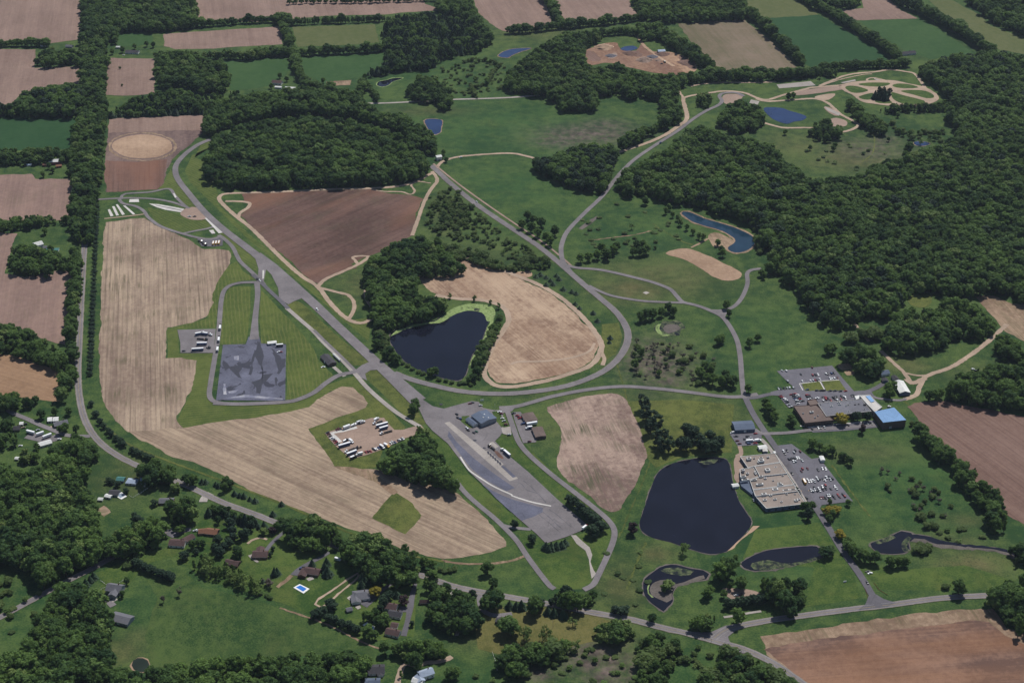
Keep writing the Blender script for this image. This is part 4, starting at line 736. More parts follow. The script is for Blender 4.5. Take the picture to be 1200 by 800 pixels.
for lb, px, wd in (("drainage line right of the patchy field", [(732, 455), (735, 470), (745, 490), (757, 515), (762, 535), (757, 555), (740, 595), (725, 630)], 1.6), ("mown line in the rough below the big pond", [(757, 635), (750, 650), (740, 675), (735, 690)], 2.2), ("track line right of the north meadow", [(722, 425), (727, 440), (732, 455)], 2), ("field edge line below the academy meadow", [(975, 545), (1000, 580), (1020, 605)], 2.0), ("ditch line beside the red field", [(1060, 470), (1078, 490), (1100, 520), (1120, 545), (1160, 590)], 1.8), ("faint path through the motocross meadow", [(1022, 150), (1025, 165), (1022, 180), (1010, 190)], 2), ("faint stream line in the upper meadow", [(690, 282), (720, 278), (745, 275), (765, 270)], 2.2), ("faint ditch across the north meadow", [(765, 262), (785, 275), (800, 283), (812, 287)], 2.0), ("path from sandy slab to pond", [(810, 290), (822, 284), (832, 278)], 3.5)):
    road("mown_line", lb, "path", px, wd, ZM + .02, M['headland'] if 'sandy' in lb or 'stream line' in lb else M['mow'], True, False, .5)
area("dry_pool", "dried pale puddle bed beside the test road bend", "bare ground", [(678, 268), (690, 259), (700, 253), (701, 255), (690, 264), (682, 269)], ZG, M['mud'], True, .5)
area("dry_pool", "white bare spot inside the grass loop", "bare ground", [(753, 343), (757, 341.5), (761, 343), (757, 345)], ZG, M['concrete'], True, .3)
# ------------------------------------------------------------------ trees: crowns of many leaf clumps over several boughs
def ico():
    ph = (1 + 5 ** .5) / 2
    v = np.array([(-1, ph, 0), (1, ph, 0), (-1, -ph, 0), (1, -ph, 0), (0, -1, ph), (0, 1, ph), (0, -1, -ph), (0, 1, -ph), (ph, 0, -1), (ph, 0, 1), (-ph, 0, -1), (-ph, 0, 1)], float)
    v /= np.linalg.norm(v[0])
    f = [(0, 11, 5), (0, 5, 1), (0, 1, 7), (0, 7, 10), (0, 10, 11), (1, 5, 9), (5, 11, 4), (11, 10, 2), (10, 7, 6), (7, 1, 8), (3, 9, 4), (3, 4, 2), (3, 2, 6), (3, 6, 8), (3, 8, 9), (4, 9, 5), (2, 4, 11), (6, 2, 10), (8, 6, 7), (9, 8, 1)]
    return v, f
IV, IF = ico()
def cards(P, Nn, size, rg):
    n = len(P); Nn = Nn + rg.normal(size=(n, 3)) * .34; Nn /= np.linalg.norm(Nn, axis=1)[:, None]
    a = np.cross(Nn, rg.normal(size=(n, 3))); a /= np.linalg.norm(a, axis=1)[:, None] + 1e-9; b = np.cross(Nn, a)
    s = size * rg.uniform(.6, 1.3, (n, 1))
    V = np.stack([P + a * s, P + b * s * .8, P - a * s, P - b * s * .8], 1).reshape(-1, 3)
    return V
def crown_data(kind, seed):
    """unit tree: height 1, crown radius about .5 (scaled per tree); returns crown verts, faces"""
    rg = np.random.default_rng(seed); V, Fc = [], []
    def add(v, f):
        b = sum(len(q) for q in V); V.append(np.asarray(v)); Fc.extend([tuple(b + k for k in g) for g in f])
    lobes = []
    if kind == 'broad':
        n = 27
        for k in range(n):
            u = rg.uniform(0, 2 * math.pi); h = rg.uniform(-1, 1); rr = math.sqrt(max(0.05, 1 - h * h)) * rg.uniform(.55, 1.0)
            lobes.append((np.array([rr * math.cos(u) * .37, rr * math.sin(u) * .37, .54 + h * .34]), rg.uniform(.085, .145)))
        lobes.append((np.array([0, 0, .52]), .28)); lobes.append((np.array([rg.normal() * .05, rg.normal() * .05, .74]), .2))
        ln = 34; cs = .040
    elif kind == 'tall':
        for k in range(14):
            h = k / 13; u = rg.uniform(0, 6.28); rr = .26 * math.sin(math.pi * (.18 + .72 * h)) * rg.uniform(.4, 1)
            lobes.append((np.array([rr * math.cos(u), rr * math.sin(u), .24 + h * .68]), rg.uniform(.10, .17) * (1 - .35 * h)))
        ln = 44; cs = .034
    elif kind == 'open':
        for k in range(13):
            u = rg.uniform(0, 6.28); h = rg.uniform(-.8, 1.0); rr = rg.uniform(.2, .8)
            lobes.append((np.array([rr * math.cos(u) * .46, rr * math.sin(u) * .46, .62 + h * .28]), rg.uniform(.09, .16)))
        ln = 42; cs = .042
    elif kind == 'shrub':
        for k in range(11):
            u = rg.uniform(0, 6.28); rr = rg.uniform(0, .36)
            lobes.append((np.array([rr * math.cos(u), rr * math.sin(u), rg.uniform(.28, .66)]), rg.uniform(.16, .27)))
        ln = 46; cs = .075
    if kind == 'spruce':
        tiers = 11
        for k in range(tiers):
            h = k / (tiers - 1); r = .5 * (1 - h) ** .85 + .03; m = max(5, int(13 * (1 - h) + 4))
            for q in range(m):
                u = 6.283 * (q + rg.uniform(-.3, .3)) / m + k
                rq = r * rg.uniform(.78, 1.12); z = .07 + .86 * h
                d = np.array([math.cos(u), math.sin(u), 0]); s = np.array([-math.sin(u), math.cos(u), 0]); wdt = .075 + .07 * (1 - h)
                tip = d * rq + np.array([0, 0, z - .055 * (1 - h * .5)]); root = d * .04 + np.array([0, 0, z + .075])
                mid = (tip * .6 + root * .4) + np.array([0, 0, .01])
                add([root, mid + s * wdt, tip, mid - s * wdt, mid + np.array([0, 0, .035]), ], [(0, 1, 4), (1, 2, 4), (2, 3, 4), (3, 0, 4)])
        add([(0.06, 0, .86), (-.03, .05, .86), (-.03, -.05, .86), (0, 0, 1.0)], [(0, 1, 3), (1, 2, 3), (2, 0, 3)])
        m = 8; ring = [(.26 * math.cos(6.283 * k / m), .26 * math.sin(6.283 * k / m), .12) for k in range(m)]
        add(ring + [(0, 0, .92)], [(k, (k + 1) % m, m) for k in range(m)])
    else:
        for c, r in lobes:
            if kind != 'open':
                add(IV * (r * .80) * rg.uniform(.85, 1.12, (12, 1)) + c, IF)
            d = rg.normal(size=(ln * 2, 3)); d[:, 2] = np.abs(d[:, 2]) * np.where(rg.random(ln * 2) < .78, 1, -1)
            d /= np.linalg.norm(d, axis=1)[:, None]; Pp = c + d * r * rg.uniform(.80, 1.10, (ln * 2, 1))
            keep = np.ones(len(Pp), bool)
            for c2, r2 in lobes:
                if c2 is not c: keep &= np.linalg.norm(Pp - c2, axis=1) > r2 * .80
            Pp, d = Pp[keep][:ln], d[keep][:ln]
            if len(Pp): add(cards(Pp, d, cs, rg), [(4 * k, 4 * k + 1, 4 * k + 2, 4 * k + 3) for k in range(len(Pp))])
    V = np.concatenate(V)
    return V, Fc, lobes
def crown_mesh(name, V, Fc, mat, SXY, SZ):
    me = bpy.data.meshes.new(name); me.from_pydata((V * np.array([SXY, SXY, SZ])).tolist(), [], Fc); me.materials.append(mat); me.update(); return me
def trunk_mb(kind, lobes, SXY, SZ, mat):
    mb = MB()
    if kind == 'spruce': mb.tube((0, 0, -.3), (0, 0, .9 * SZ), .035 * SXY, .006 * SXY, mat, 6)
    else:
        top = .5 * SZ; mb.tube((0, 0, -.3), (0, 0, top), .034 * SXY, .02 * SXY, mat, 7)
        for c, r in lobes[:5]:
            mb.tube((0, 0, top * .72), (c[0] * SXY, c[1] * SXY, c[2] * SZ), .017 * SXY, .006 * SXY, mat, 5)
    return mb
TREES = {}   # form -> list of (crown mesh, trunk mesh, joined mesh)
BASE = 10.0  # templates are modelled 10 m wide and 10 m tall
FORMS = [('broad', 'broad', 0, 7), ('tall', 'tall', 0, 3), ('open', 'open', 2, 3), ('spruce', 'spruce', 1, 3), ('pine', 'tall', 1, 3), ('yellow', 'broad', 3, 2), ('burgundy', 'broad', 4, 2), ('shrub', 'shrub', 5, 4), ('bare', 'open', 6, 2), ('light', 'broad', 2, 3), ('darkround', 'broad', 1, 2), ('grove', 'broad', 0, 7)]
sets = bpy.data.collections.new("tree_forms")
FORM_IX = {}
for fm, kd, lf, cnt in FORMS:
    TREES[fm] = []; FORM_IX[fm] = []
    for k in range(cnt):
        V, Fc, lobes = crown_data(kd, hash((fm, k)) % 1 if False else 100 * [f[0] for f in FORMS].index(fm if fm != 'grove' else 'broad') + k)
        cm = crown_mesh("crown_" + fm, V, Fc, LEAF[lf], BASE, BASE)
        tb = trunk_mb(kd, lobes, BASE, BASE, M['bark']); tm = tb.mesh("trunk_" + fm)
        TREES[fm].append((cm, tm))
        jm = bpy.data.meshes.new("whole_" + fm); n0 = len(cm.vertices)
        jm.from_pydata([tuple(v.co) for v in cm.vertices] + tb.v, [], [tuple(q.vertices) for q in cm.polygons] + [tuple(n0 + i for i in f) for f in tb.f])
        jm.materials.append(LEAF[lf]); jm.materials.append(M['bark'])
        jm.polygons.foreach_set("material_index", [0] * len(cm.polygons) + [1] * len(tb.f)); jm.update()
        ix = len(sets.objects); ob = bpy.data.objects.new("form_%03d" % ix, jm); sets.objects.link(ob); FORM_IX[fm].append(ix)

INST = []     # every tree: dict(x, y, h, r, form, label, group, wood, prio)
def pip(poly, x, y):
    poly = np.asarray(poly, float); n = len(poly); ins = np.zeros(len(x), bool); j = n - 1
    for i in range(n):
        xi, yi = poly[i]; xj, yj = poly[j]
        ins ^= ((yi > y) != (yj > y)) & (x < (xj - xi) * (y - yi) / (yj - yi + 1e-12) + xi); j = i
    return ins
def wood(name, poly, h=14.0, sp=8.0, mix=(('broad', .8), ('tall', .12), ('light', .08)), rw=.52, hv=.33, tops=.80, thin=0.0, edge=True):
    """fill the outline of a wood (as its crowns show) with trees standing in it"""
    h = h * (1.22 if h > 8 else 1.1); sp = sp * 1.06
    W = [G(*q) for q in poly]; xs = [q.x for q in W]; ys = [q.y for q in W]
    gx_, gy_ = np.arange(min(xs) - 20, max(xs) + 20, sp), np.arange(min(ys) - 40, max(ys) + 10, sp * .9)
    A, B = np.meshgrid(gx_, gy_); A = A + (np.arange(len(gy_))[:, None] % 2) * sp * .5
    A = (A + RNG.uniform(-.38, .38, A.shape) * sp).ravel(); B = (B + RNG.uniform(-.38, .38, B.shape) * sp).ravel()
    hh = h * (1 + RNG.normal(size=len(A)) * hv).clip(.55, 1.5)
    b = proj(np.stack([A, B, np.full_like(A, 1.0)], 1)); tpx = proj(np.stack([A, B, hh * tops], 1))
    ok = pip(poly, b[:, 0], b[:, 1]) & pip(poly, tpx[:, 0], tpx[:, 1])
    if thin: ok &= RNG.random(len(A)) > thin
    A, B, hh = A[ok], B[ok], hh[ok]
    fs = RNG.choice([m[0] for m in mix], len(A), p=np.array([m[1] for m in mix]) / sum(m[1] for m in mix))
    for x, y, q, f in zip(A, B, hh, fs):
        r = q * rw * RNG.uniform(.8, 1.2) * (.62 if f in ('tall', 'pine') else 1.35 if f == 'shrub' else 1)
        INST.append(dict(x=x, y=y, h=q, r=max(r, sp * .52 if f not in ('tall', 'pine') else 2.5), form=f, label=None, group=None, wood=name, prio=0))
def row(name, px, h=11.0, sp=7.0, mix=(('broad', 1),), rw=.6, hv=.2, jit=1.5):
    """a hedgerow: px are the feet of its trees"""
    h *= 1.55; Q = lin([G(*q) for q in px], False, sp * .75)
    for q in Q:
        f = mix[int(RNG.choice(len(mix), p=np.array([m[1] for m in mix]) / sum(m[1] for m in mix)))][0]
        k = h * (1 + RNG.normal() * hv); k = min(max(k, h * .5), h * 1.5)
        INST.append(dict(x=q[0] + RNG.normal() * jit, y=q[1] + RNG.normal() * jit, h=k, r=k * rw * RNG.uniform(.8, 1.2) * (.6 if f in ('tall', 'pine') else 1), form=f, label=None, group=None, wood=name, prio=0))
def trees(desc, where, pts, h=11.0, form='broad', rw=.50, group=None, tr=None, cat=None):
    """single trees: label each one by its place in its small cluster"""
    pts = [tr(*q[:2]) + tuple(q[2:]) if tr else q for q in pts]; pts = sorted(pts, key=lambda q: q[0])
    for i, q in enumerate(pts):
        k = (q[2] if len(q) > 2 else h) * RNG.uniform(.92, 1.15) * ((1.0 if q[1] > 560 and q[0] < 520 else 1.25) if form not in ('shrub', 'spruce') else 1.0); p = G(q[0], q[1])
        o = ordinal(i, len(pts))
        lb = desc + " " + where + (", " + o if o else "")
        INST.append(dict(x=p.x, y=p.y, h=k, r=k * rw * RNG.uniform(.9, 1.12), form=form, label=lb, group=(group or (desc + "s " + where)) if len(pts) > 1 else None, wood=None, prio=1))

DEC = (('broad', .86), ('light', .08), ('tall', .06))
MIXP = (('broad', .55), ('pine', .35), ('tall', .1))
LOW = (('shrub', .7), ('broad', .2), ('open', .1))
# woods far to near
wood("big rounded wood above the dark brown field", [(243, 172), (250, 160), (275, 148), (330, 138), (372, 137), (420, 142), (455, 152), (480, 165), (495, 180), (500, 190), (500, 208), (470, 216), (430, 218), (380, 220), (320, 222), (265, 222), (245, 214), (240, 195)], 14, 8.5)
wood("curved belt of trees behind the big rounded wood", [(238, 140), (246, 120), (290, 110), (350, 102), (420, 108), (432, 125), (470, 135), (500, 150), (511, 165), (511, 182), (497, 182), (470, 158), (420, 142), (370, 137), (320, 138), (270, 149), (243, 162)], 14, 8.5)
wood("wood left of the small green field", [(182, 62), (215, 58), (240, 70), (265, 72), (272, 95), (262, 110), (235, 112), (212, 100), (192, 108), (182, 90)], 13, 8.5)
wood("patch of trees under the small green field", [(128, 128), (150, 118), (180, 108), (200, 103), (235, 110), (262, 108), (300, 104), (345, 100), (350, 104), (290, 112), (246, 122), (240, 133), (180, 134), (128, 135)], 11, 8.5, MIXP)
wood("long tree belt along the county road at the upper left", [(97, -15), (140, -15), (130, 30), (125, 60), (122, 110), (126, 140), (119, 170), (119, 210), (112, 240), (110, 286), (98, 292), (82, 270), (85, 210), (83, 190), (88, 140), (95, 100), (95, 40)], 13, 8.0)
wood("tree belt left of the county road beside the tan field", [(82, 288), (96, 294), (95, 345), (90, 380), (88, 420), (86, 455), (80, 470), (70, 472), (70, 440), (78, 400), (79, 330)], 12, 8.0)
wood("wood at the top left behind the paddock", [(135, -15), (225, -15), (232, 20), (231, 34), (195, 38), (140, 38), (136, 52), (105, 45), (97, 20), (120, 0)], 14, 8.5)
wood("dark wood at the left edge below the tan field", [(-30, 123), (15, 122), (25, 108), (60, 99), (97, 98), (92, 138), (-30, 138)], 14, 8.0, (('broad', .8), ('darkround', .2)))
wood("clump round the small farm between two tan fields", [(42, 66), (60, 54), (92, 60), (96, 78), (42, 80)], 12, 9, DEC, thin=.25)
wood("hedge wood above the left brown field", [(-30, 177), (40, 172), (84, 170), (90, 174), (88, 190), (70, 190), (40, 194), (-30, 196)], 11, 8.0, thin=.1)
wood("tree belt above the left farm", [(-30, 257), (35, 252), (80, 253), (82, 264), (50, 265), (20, 272), (-30, 272)], 10, 7.5)
wood("farm wood in the left tan field", [(14, 290), (35, 284), (52, 294), (75, 296), (84, 305), (80, 318), (60, 318), (58, 328), (40, 323), (20, 322), (8, 314)], 12, 8)
wood("belt of trees below the left tan field", [(-30, 376), (20, 382), (50, 397), (75, 410), (80, 424), (72, 440), (60, 432), (40, 425), (15, 417), (-30, 414)], 12, 8)
wood("belt of trees above the village", [(-30, 452), (20, 460), (50, 468), (56, 476), (40, 480), (-30, 484)], 11, 8)
wood("conifer plantation at the top above the meadow", [(455, 20), (500, 14), (540, 20), (562, 40), (570, 55), (560, 64), (525, 68), (500, 84), (470, 84), (440, 90), (422, 93), (432, 80), (450, 75), (452, 55), (446, 38)], 12, 7.0, (('pine', .5), ('spruce', .2), ('broad', .3)))
wood("belt of trees between plantation and far tan field", [(510, 4), (545, -12), (560, 18), (576, 40), (572, 56), (560, 40), (540, 22), (515, 17)], 13, 8.5)
wood("clump of trees on the upper meadow by the gray lane", [(477, 108), (482, 96), (492, 88), (512, 90), (526, 104), (530, 125), (520, 133), (510, 122), (480, 118)], 12, 8.5)
wood("wood left of the quarry", [(592, 106), (598, 80), (620, 65), (645, 47), (665, 38), (700, 37), (714, 48), (695, 52), (686, 60), (684, 75), (700, 80), (725, 74), (740, 82), (760, 86), (790, 88), (812, 85), (840, 80), (880, 84), (935, 80), (982, 82), (985, 90), (930, 93), (850, 96), (812, 98), (800, 104), (792, 110), (800, 130), (795, 145), (770, 155), (745, 170), (726, 178), (722, 165), (745, 150), (770, 145), (778, 132), (768, 118), (750, 112), (742, 120), (735, 113), (702, 113), (695, 131), (660, 132), (652, 122), (640, 114), (612, 112)], 13, 8.5)
wood("dark wood above the curved test road", [(627, 200), (625, 188), (650, 180), (690, 168), (722, 170), (722, 190), (715, 210), (705, 228), (680, 225), (655, 215), (634, 206)], 13, 8.0, (('broad', .75), ('darkround', .25)))
wood("belt of trees right of the quarry", [(745, 28), (775, 26), (800, 45), (832, 65), (843, 82), (818, 80), (800, 66), (770, 47), (750, 50)], 13, 8.5)
wood("wood at the top edge right of centre", [(735, -15), (865, -15), (884, 18), (870, 25), (790, 27), (752, 24), (742, 8)], 13, 9)
wood("great forest on the right slope", [(724, 212), (735, 197), (760, 185), (790, 165), (806, 151), (826, 148), (850, 155), (870, 162), (900, 165), (922, 190), (955, 210), (1000, 207), (1022, 195), (1062, 182), (1100, 172), (1128, 160), (1108, 140), (1112, 118), (1095, 100), (1075, 90), (1076, 76), (1130, 62), (1170, 60), (1200, 66), (1270, 66), (1270, 368), (1200, 358), (1180, 346), (1145, 345), (1135, 352), (1110, 350), (1092, 345), (1068, 346), (1055, 362), (1035, 375), (1018, 372), (985, 392), (962, 380), (945, 357), (928, 336), (908, 322), (899, 320), (905, 305), (895, 290), (888, 270), (872, 262), (840, 252), (810, 240), (790, 240), (760, 232), (730, 232), (722, 222)], 14, 8.6, (('broad', .8), ('light', .10), ('darkround', .05), ('tall', .05)))
wood("patchy wood between the right slope and the long barn", [(1038, 378), (1062, 362), (1085, 362), (1100, 352), (1122, 348), (1150, 360), (1168, 375), (1165, 395), (1150, 400), (1120, 398), (1098, 412), (1062, 420), (1036, 412)], 13, 8.6, thin=.08)
wood("clump of trees left of the long barn", [(988, 417), (1000, 402), (1022, 408), (1034, 420), (1032, 440), (1020, 450), (1005, 440), (990, 426)], 13, 8.5)
wood("sparse trees behind the north meadow", [(955, 382), (985, 394), (1035, 380), (1040, 395), (1000, 402), (975, 400)], 11, 9, (('broad', .6), ('shrub', .4)), thin=.3)
wood("wood at the right edge above the red field", [(1107, 452), (1125, 437), (1165, 427), (1250, 422), (1250, 488), (1185, 482), (1150, 478), (1110, 470)], 14, 8.5)
wood("wooded corner at the right edge", [(1165, 410), (1172, 392), (1185, 395), (1205, 410), (1205, 426), (1175, 424)], 11, 8.5)
wood("trees above the blue motocross pond", [(840, 142), (850, 125), (870, 118), (890, 125), (898, 145), (885, 154), (860, 160), (846, 150)], 13, 8.5)
wood("light young trees by the turning circle", [(812, 122), (818, 108), (830, 105), (836, 115), (832, 126), (818, 128)], 10, 6.5, (('light', .7), ('tall', .3)), thin=.2)
wood("trees between motocross pond and clearing", [(988, 117), (1000, 117), (1015, 130), (1030, 138), (1042, 150), (1037, 162), (1020, 157), (1010, 147), (996, 132)], 11, 7.5, thin=.1)
wood("clump of dark pines inside the motocross course", [(1023, 112), (1030, 100), (1043, 104), (1044, 118), (1026, 118)], 12, 6, (('pine', .7), ('spruce', .3)))
wood("tree line below the motocross course", [(1028, 130), (1048, 122), (1102, 121), (1112, 113), (1119, 120), (1108, 131), (1060, 132), (1034, 133)], 9, 6, (('pine', .5), ('broad', .5)))
wood("clump below the blue motocross pond", [(948, 158), (952, 145), (970, 139), (984, 147), (984, 162), (970, 168), (955, 166)], 12, 8.5, thin=.15)
wood("open shrubs in the right clearing", [(1040, 140), (1075, 150), (1105, 150), (1110, 168), (1090, 172), (1060, 165), (1030, 155)], 7, 9, LOW, thin=.62)
wood("thicket along the lower edge of the right clearing", [(1055, 182), (1062, 165), (1075, 176), (1100, 172), (1125, 150), (1140, 160), (1110, 190), (1070, 192)], 11, 8.5, thin=.1)
wood("shrubs along the blue winding pond", [(884, 268), (892, 272), (898, 290), (890, 300), (882, 290), (884, 280)], 8, 6, LOW, thin=.3)
wood("dense wood beside the weedy pond", [(428, 310), (440, 300), (462, 284), (490, 276), (512, 280), (524, 296), (540, 310), (546, 318), (535, 325), (512, 326), (490, 326), (484, 332), (495, 343), (510, 349), (528, 352), (522, 366), (500, 377), (480, 381), (456, 390), (440, 388), (435, 375), (437, 362), (431, 345), (427, 325)], 13, 7.8)
wood("shrub belt in the meadow right of the dark field", [(516, 222), (530, 225), (552, 240), (556, 262), (525, 268), (518, 250), (505, 245), (510, 232)], 6, 6, LOW, thin=.45)
wood("shrub belt above the peanut field", [(515, 285), (535, 286), (560, 292), (600, 312), (600, 319), (575, 316), (545, 306), (528, 304)], 6.5, 5.5, LOW, thin=.15)
wood("thin shrubs above the peanut field's right end", [(600, 310), (620, 296), (646, 302), (645, 315), (620, 318), (602, 320)], 6.5, 5.5, LOW, thin=.2)
wood("dark wood beside the truck lot", [(441, 547), (446, 530), (462, 525), (480, 516), (495, 500), (505, 510), (512, 530), (530, 552), (537, 575), (530, 581), (500, 571), (470, 564), (445, 553)], 14, 7.5)
wood("lone clump beside the truck lot driveway", [(486, 514), (488, 502), (497, 500), (503, 508), (502, 520)], 12, 7)
# lower left and bottom woods
wood("wood below the village street", [(75, 507), (88, 508), (115, 520), (117, 535), (103, 555), (100, 577), (114, 600), (115, 628), (135, 646), (110, 664), (88, 668), (68, 685), (45, 692), (40, 684), (48, 676), (15, 660), (0, 668), (-40, 668), (-40, 546), (15, 546), (30, 556), (48, 545), (60, 528)], 15, 8.6, (('broad', .88), ('light', .12)), hv=.26)
wood("wood at the lower left corner", [(60, 700), (68, 686), (100, 688), (117, 700), (124, 720), (130, 745), (125, 757), (125, 775), (148, 788), (150, 830), (-40, 830), (-40, 775), (20, 768), (32, 745), (45, 717)], 15, 8.6, (('broad', .86), ('light', .14)), hv=.26)
wood("row of dense trees along the bottom edge", [(142, 800), (168, 784), (240, 776), (290, 769), (350, 766), (420, 763), (433, 772), (428, 790), (400, 830), (140, 830)], 14, 8.6, (('broad', .9), ('tall', .1)))
wood("wood between the lane and the brown garage house", [(115, 652), (125, 628), (150, 612), (168, 608), (195, 606), (201, 622), (188, 640), (165, 651), (155, 656), (135, 656)], 13, 8.0)
wood("clump hiding the road by the dark roofed bungalow", [(192, 594), (205, 583), (225, 585), (237, 598), (232, 613), (205, 615), (195, 607)], 14, 8.0)
wood("roadside clump beside the pale blue houses", [(163, 568), (164, 548), (175, 540), (195, 540), (206, 550), (203, 565), (190, 574), (175, 574)], 13, 7.5)
wood("dark thicket beside the county road curve", [(235, 596), (255, 590), (285, 600), (310, 612), (312, 622), (285, 614), (262, 604), (240, 604)], 8, 6, (('spruce', .6), ('broad', .4)))
wood("line of poplars below the brown shed", [(224, 660), (236, 648), (260, 655), (285, 668), (306, 684), (308, 696), (296, 699), (270, 686), (232, 672)], 9, 5.2, (('open', .6), ('tall', .4)), thin=.15)
wood("roadside wood left of the camper van", [(330, 640), (334, 620), (342, 608), (370, 605), (392, 616), (400, 628), (395, 645), (378, 648), (350, 646)], 14, 8.2)
wood("roadside wood behind the grey roofed house", [(395, 650), (400, 630), (418, 622), (440, 623), (456, 638), (480, 652), (490, 668), (486, 688), (470, 690), (450, 688), (430, 682), (418, 668)], 14, 8.2, (('broad', .82), ('light', .18)))
wood("wood right of the three brown roofed houses", [(490, 686), (505, 670), (525, 688), (545, 694), (552, 710), (546, 728), (536, 742), (520, 745), (505, 735), (500, 716), (505, 700)], 14, 8.2)
wood("hedge wood under the turquoise pool", [(415, 740), (425, 731), (445, 743), (470, 752), (500, 748), (520, 752), (527, 770), (500, 775), (465, 770), (450, 765)], 11, 7.5)
wood("trees round the white farmhouse", [(460, 775), (472, 760), (500, 768), (515, 778), (540, 772), (545, 790), (520, 800), (505, 788), (470, 795)], 11, 8.5, thin=.45)
wood("bottom trees left of the marsh", [(587, 768), (600, 752), (618, 758), (622, 780), (606, 796), (588, 790)], 11, 7.5)
wood("bottom clump below the dry lawn", [(610, 755), (628, 748), (648, 752), (660, 750), (690, 748), (698, 757), (680, 760), (655, 768), (640, 785), (622, 780)], 10, 6.8, (('broad', .6), ('shrub', .3), ('open', .1)))
wood("light trees between dry lawn and county road", [(698, 748), (702, 732), (722, 726), (742, 732), (748, 750), (720, 754), (700, 754)], 11, 5.5, (('light', .5), ('open', .3), ('broad', .2)))
wood("thicket along the marsh ditch", [(742, 762), (755, 745), (778, 738), (795, 750), (788, 775), (780, 800), (775, 830), (745, 830), (748, 790)], 8.5, 6.8, (('broad', .55), ('shrub', .45)), hv=.4, thin=.3)
wood("wood along the county road at the bottom right", [(843, 772), (850, 757), (880, 770), (915, 787), (945, 802), (945, 835), (815, 835), (822, 792)], 10, 6.2, (('broad', .5), ('tall', .2), ('shrub', .3)))
wood("dense clump along the county road by the loop", [(622, 716), (626, 700), (640, 690), (660, 685), (678, 692), (684, 704), (683, 716), (660, 716), (640, 712), (632, 722)], 15, 7.5, (('darkround', .55), ('broad', .45)))
wood("wood at the right edge above the bottom field", [(1160, 712), (1164, 690), (1180, 680), (1250, 670), (1250, 770), (1200, 750), (1182, 738), (1172, 724)], 14, 8.0)
wood("trees round the sandy machinery yard", [(862, 696), (868, 678), (884, 672), (900, 680), (920, 672), (940, 680), (946, 695), (938, 715), (920, 722), (905, 716), (896, 702), (880, 690)], 14, 8.5)
wood("roadside trees below the lawn", [(752, 730), (765, 715), (785, 728), (805, 728), (825, 715), (838, 718), (840, 732), (824, 740), (810, 742), (790, 738), (770, 732)], 11, 6.8)
wood("hedge of trees beside the red field", [(1068, 505), (1075, 492), (1090, 500), (1110, 520), (1118, 530), (1112, 548), (1098, 545), (1078, 520)], 11, 7.5)
wood("lower hedge of trees beside the red field", [(1116, 560), (1122, 540), (1135, 540), (1150, 560), (1170, 575), (1178, 595), (1185, 610), (1178, 622), (1160, 606), (1140, 588)], 11, 7.5)
wood("scrub in the academy meadow", [(1030, 545), (1050, 550), (1085, 560), (1118, 590), (1108, 612), (1080, 600), (1060, 600), (1040, 575)], 4.5, 6, (('bare', .4), ('shrub', .6)), thin=.8)
wood("hedge between the brown school and academy meadow", [(938, 522), (950, 508), (962, 518), (985, 525), (1003, 540), (1012, 546), (1005, 552), (985, 540), (955, 528)], 9, 6.5, thin=.15)
wood("marsh scrub beside the weedy clearing", [(740, 408), (765, 402), (800, 405), (815, 425), (800, 440), (775, 440), (750, 425)], 5, 6, (('bare', .75), ('shrub', .25)), thin=.84)
wood("corner trees at the right edge by the stream", [(1150, 610), (1165, 600), (1180, 612), (1180, 625), (1165, 622)], 11, 7.5)
wood("bush clump at the right edge by the stream", [(1178, 650), (1185, 635), (1215, 640), (1215, 665), (1192, 662)], 10, 7)
wood("trees beyond the upper right field", [(1112, -15), (1270, -15), (1270, 60), (1205, 44), (1160, 28), (1150, 15), (1138, 6)], 13, 9)
wood("village garden trees", [(-20, 490), (10, 488), (28, 500), (20, 520), (5, 530), (-20, 535)], 11, 9, thin=.5)
wood("garden trees below the village yard", [(20, 535), (32, 520), (45, 515), (50, 528), (40, 545), (25, 550)], 9, 7, thin=.2)
wood("far wood at the top left of the lane", [(300, 55), (325, 54), (340, 60), (340, 66), (300, 68)], 9, 7)
wood("wild grove at the left edge under the lane", [(-30, 690), (10, 668), (20, 690), (0, 715), (-30, 725)], 7, 7, LOW, thin=.6)
wood("scrub in the meadow left of the diagonal road", [(505, 225), (530, 215), (560, 245), (600, 280), (640, 300), (600, 305), (560, 285), (520, 280), (498, 262)], 5, 6, LOW, thin=.6, hv=.4)
wood("thicket on the rim of the marsh clearing", [(738, 415), (745, 395), (775, 398), (815, 402), (838, 420), (850, 448), (820, 452), (770, 450), (745, 440)], 5.5, 6.5, (('shrub', .5), ('broad', .1), ('bare', .4)), thin=.86, hv=.4)
wood("scrub in the north meadow", [(672, 255), (720, 235), (780, 255), (820, 285), (780, 290), (720, 290), (680, 290)], 2.6, 9, LOW, thin=.88, hv=.4)
wood("scrub on the upper meadow", [(520, 75), (590, 70), (600, 105), (540, 112), (500, 100)], 4, 8, LOW, thin=.74, hv=.4)
wood("scrub along the marsh pond meadow", [(700, 640), (760, 640), (760, 700), (745, 725), (700, 715)], 2.2, 8, LOW, thin=.88, hv=.4)
wood("scrub in the bottom meadow", [(640, 760), (745, 750), (745, 800), (600, 805), (545, 790), (580, 770)], 3.5, 7, LOW, thin=.76, hv=.45)
wood("scrub in the lower right meadow", [(790, 750), (840, 755), (820, 790), (790, 800)], 5, 7, LOW, thin=.6, hv=.4)
wood("scrub on the right hillside clearing", [(930, 160), (1000, 165), (1050, 180), (1000, 200), (950, 190)], 2.8, 9, LOW, thin=.9, hv=.4)
wood("scrub of the stream meadow", [(1075, 600), (1130, 600), (1180, 625), (1170, 640), (1100, 632)], 3, 8, LOW, thin=.86, hv=.4)
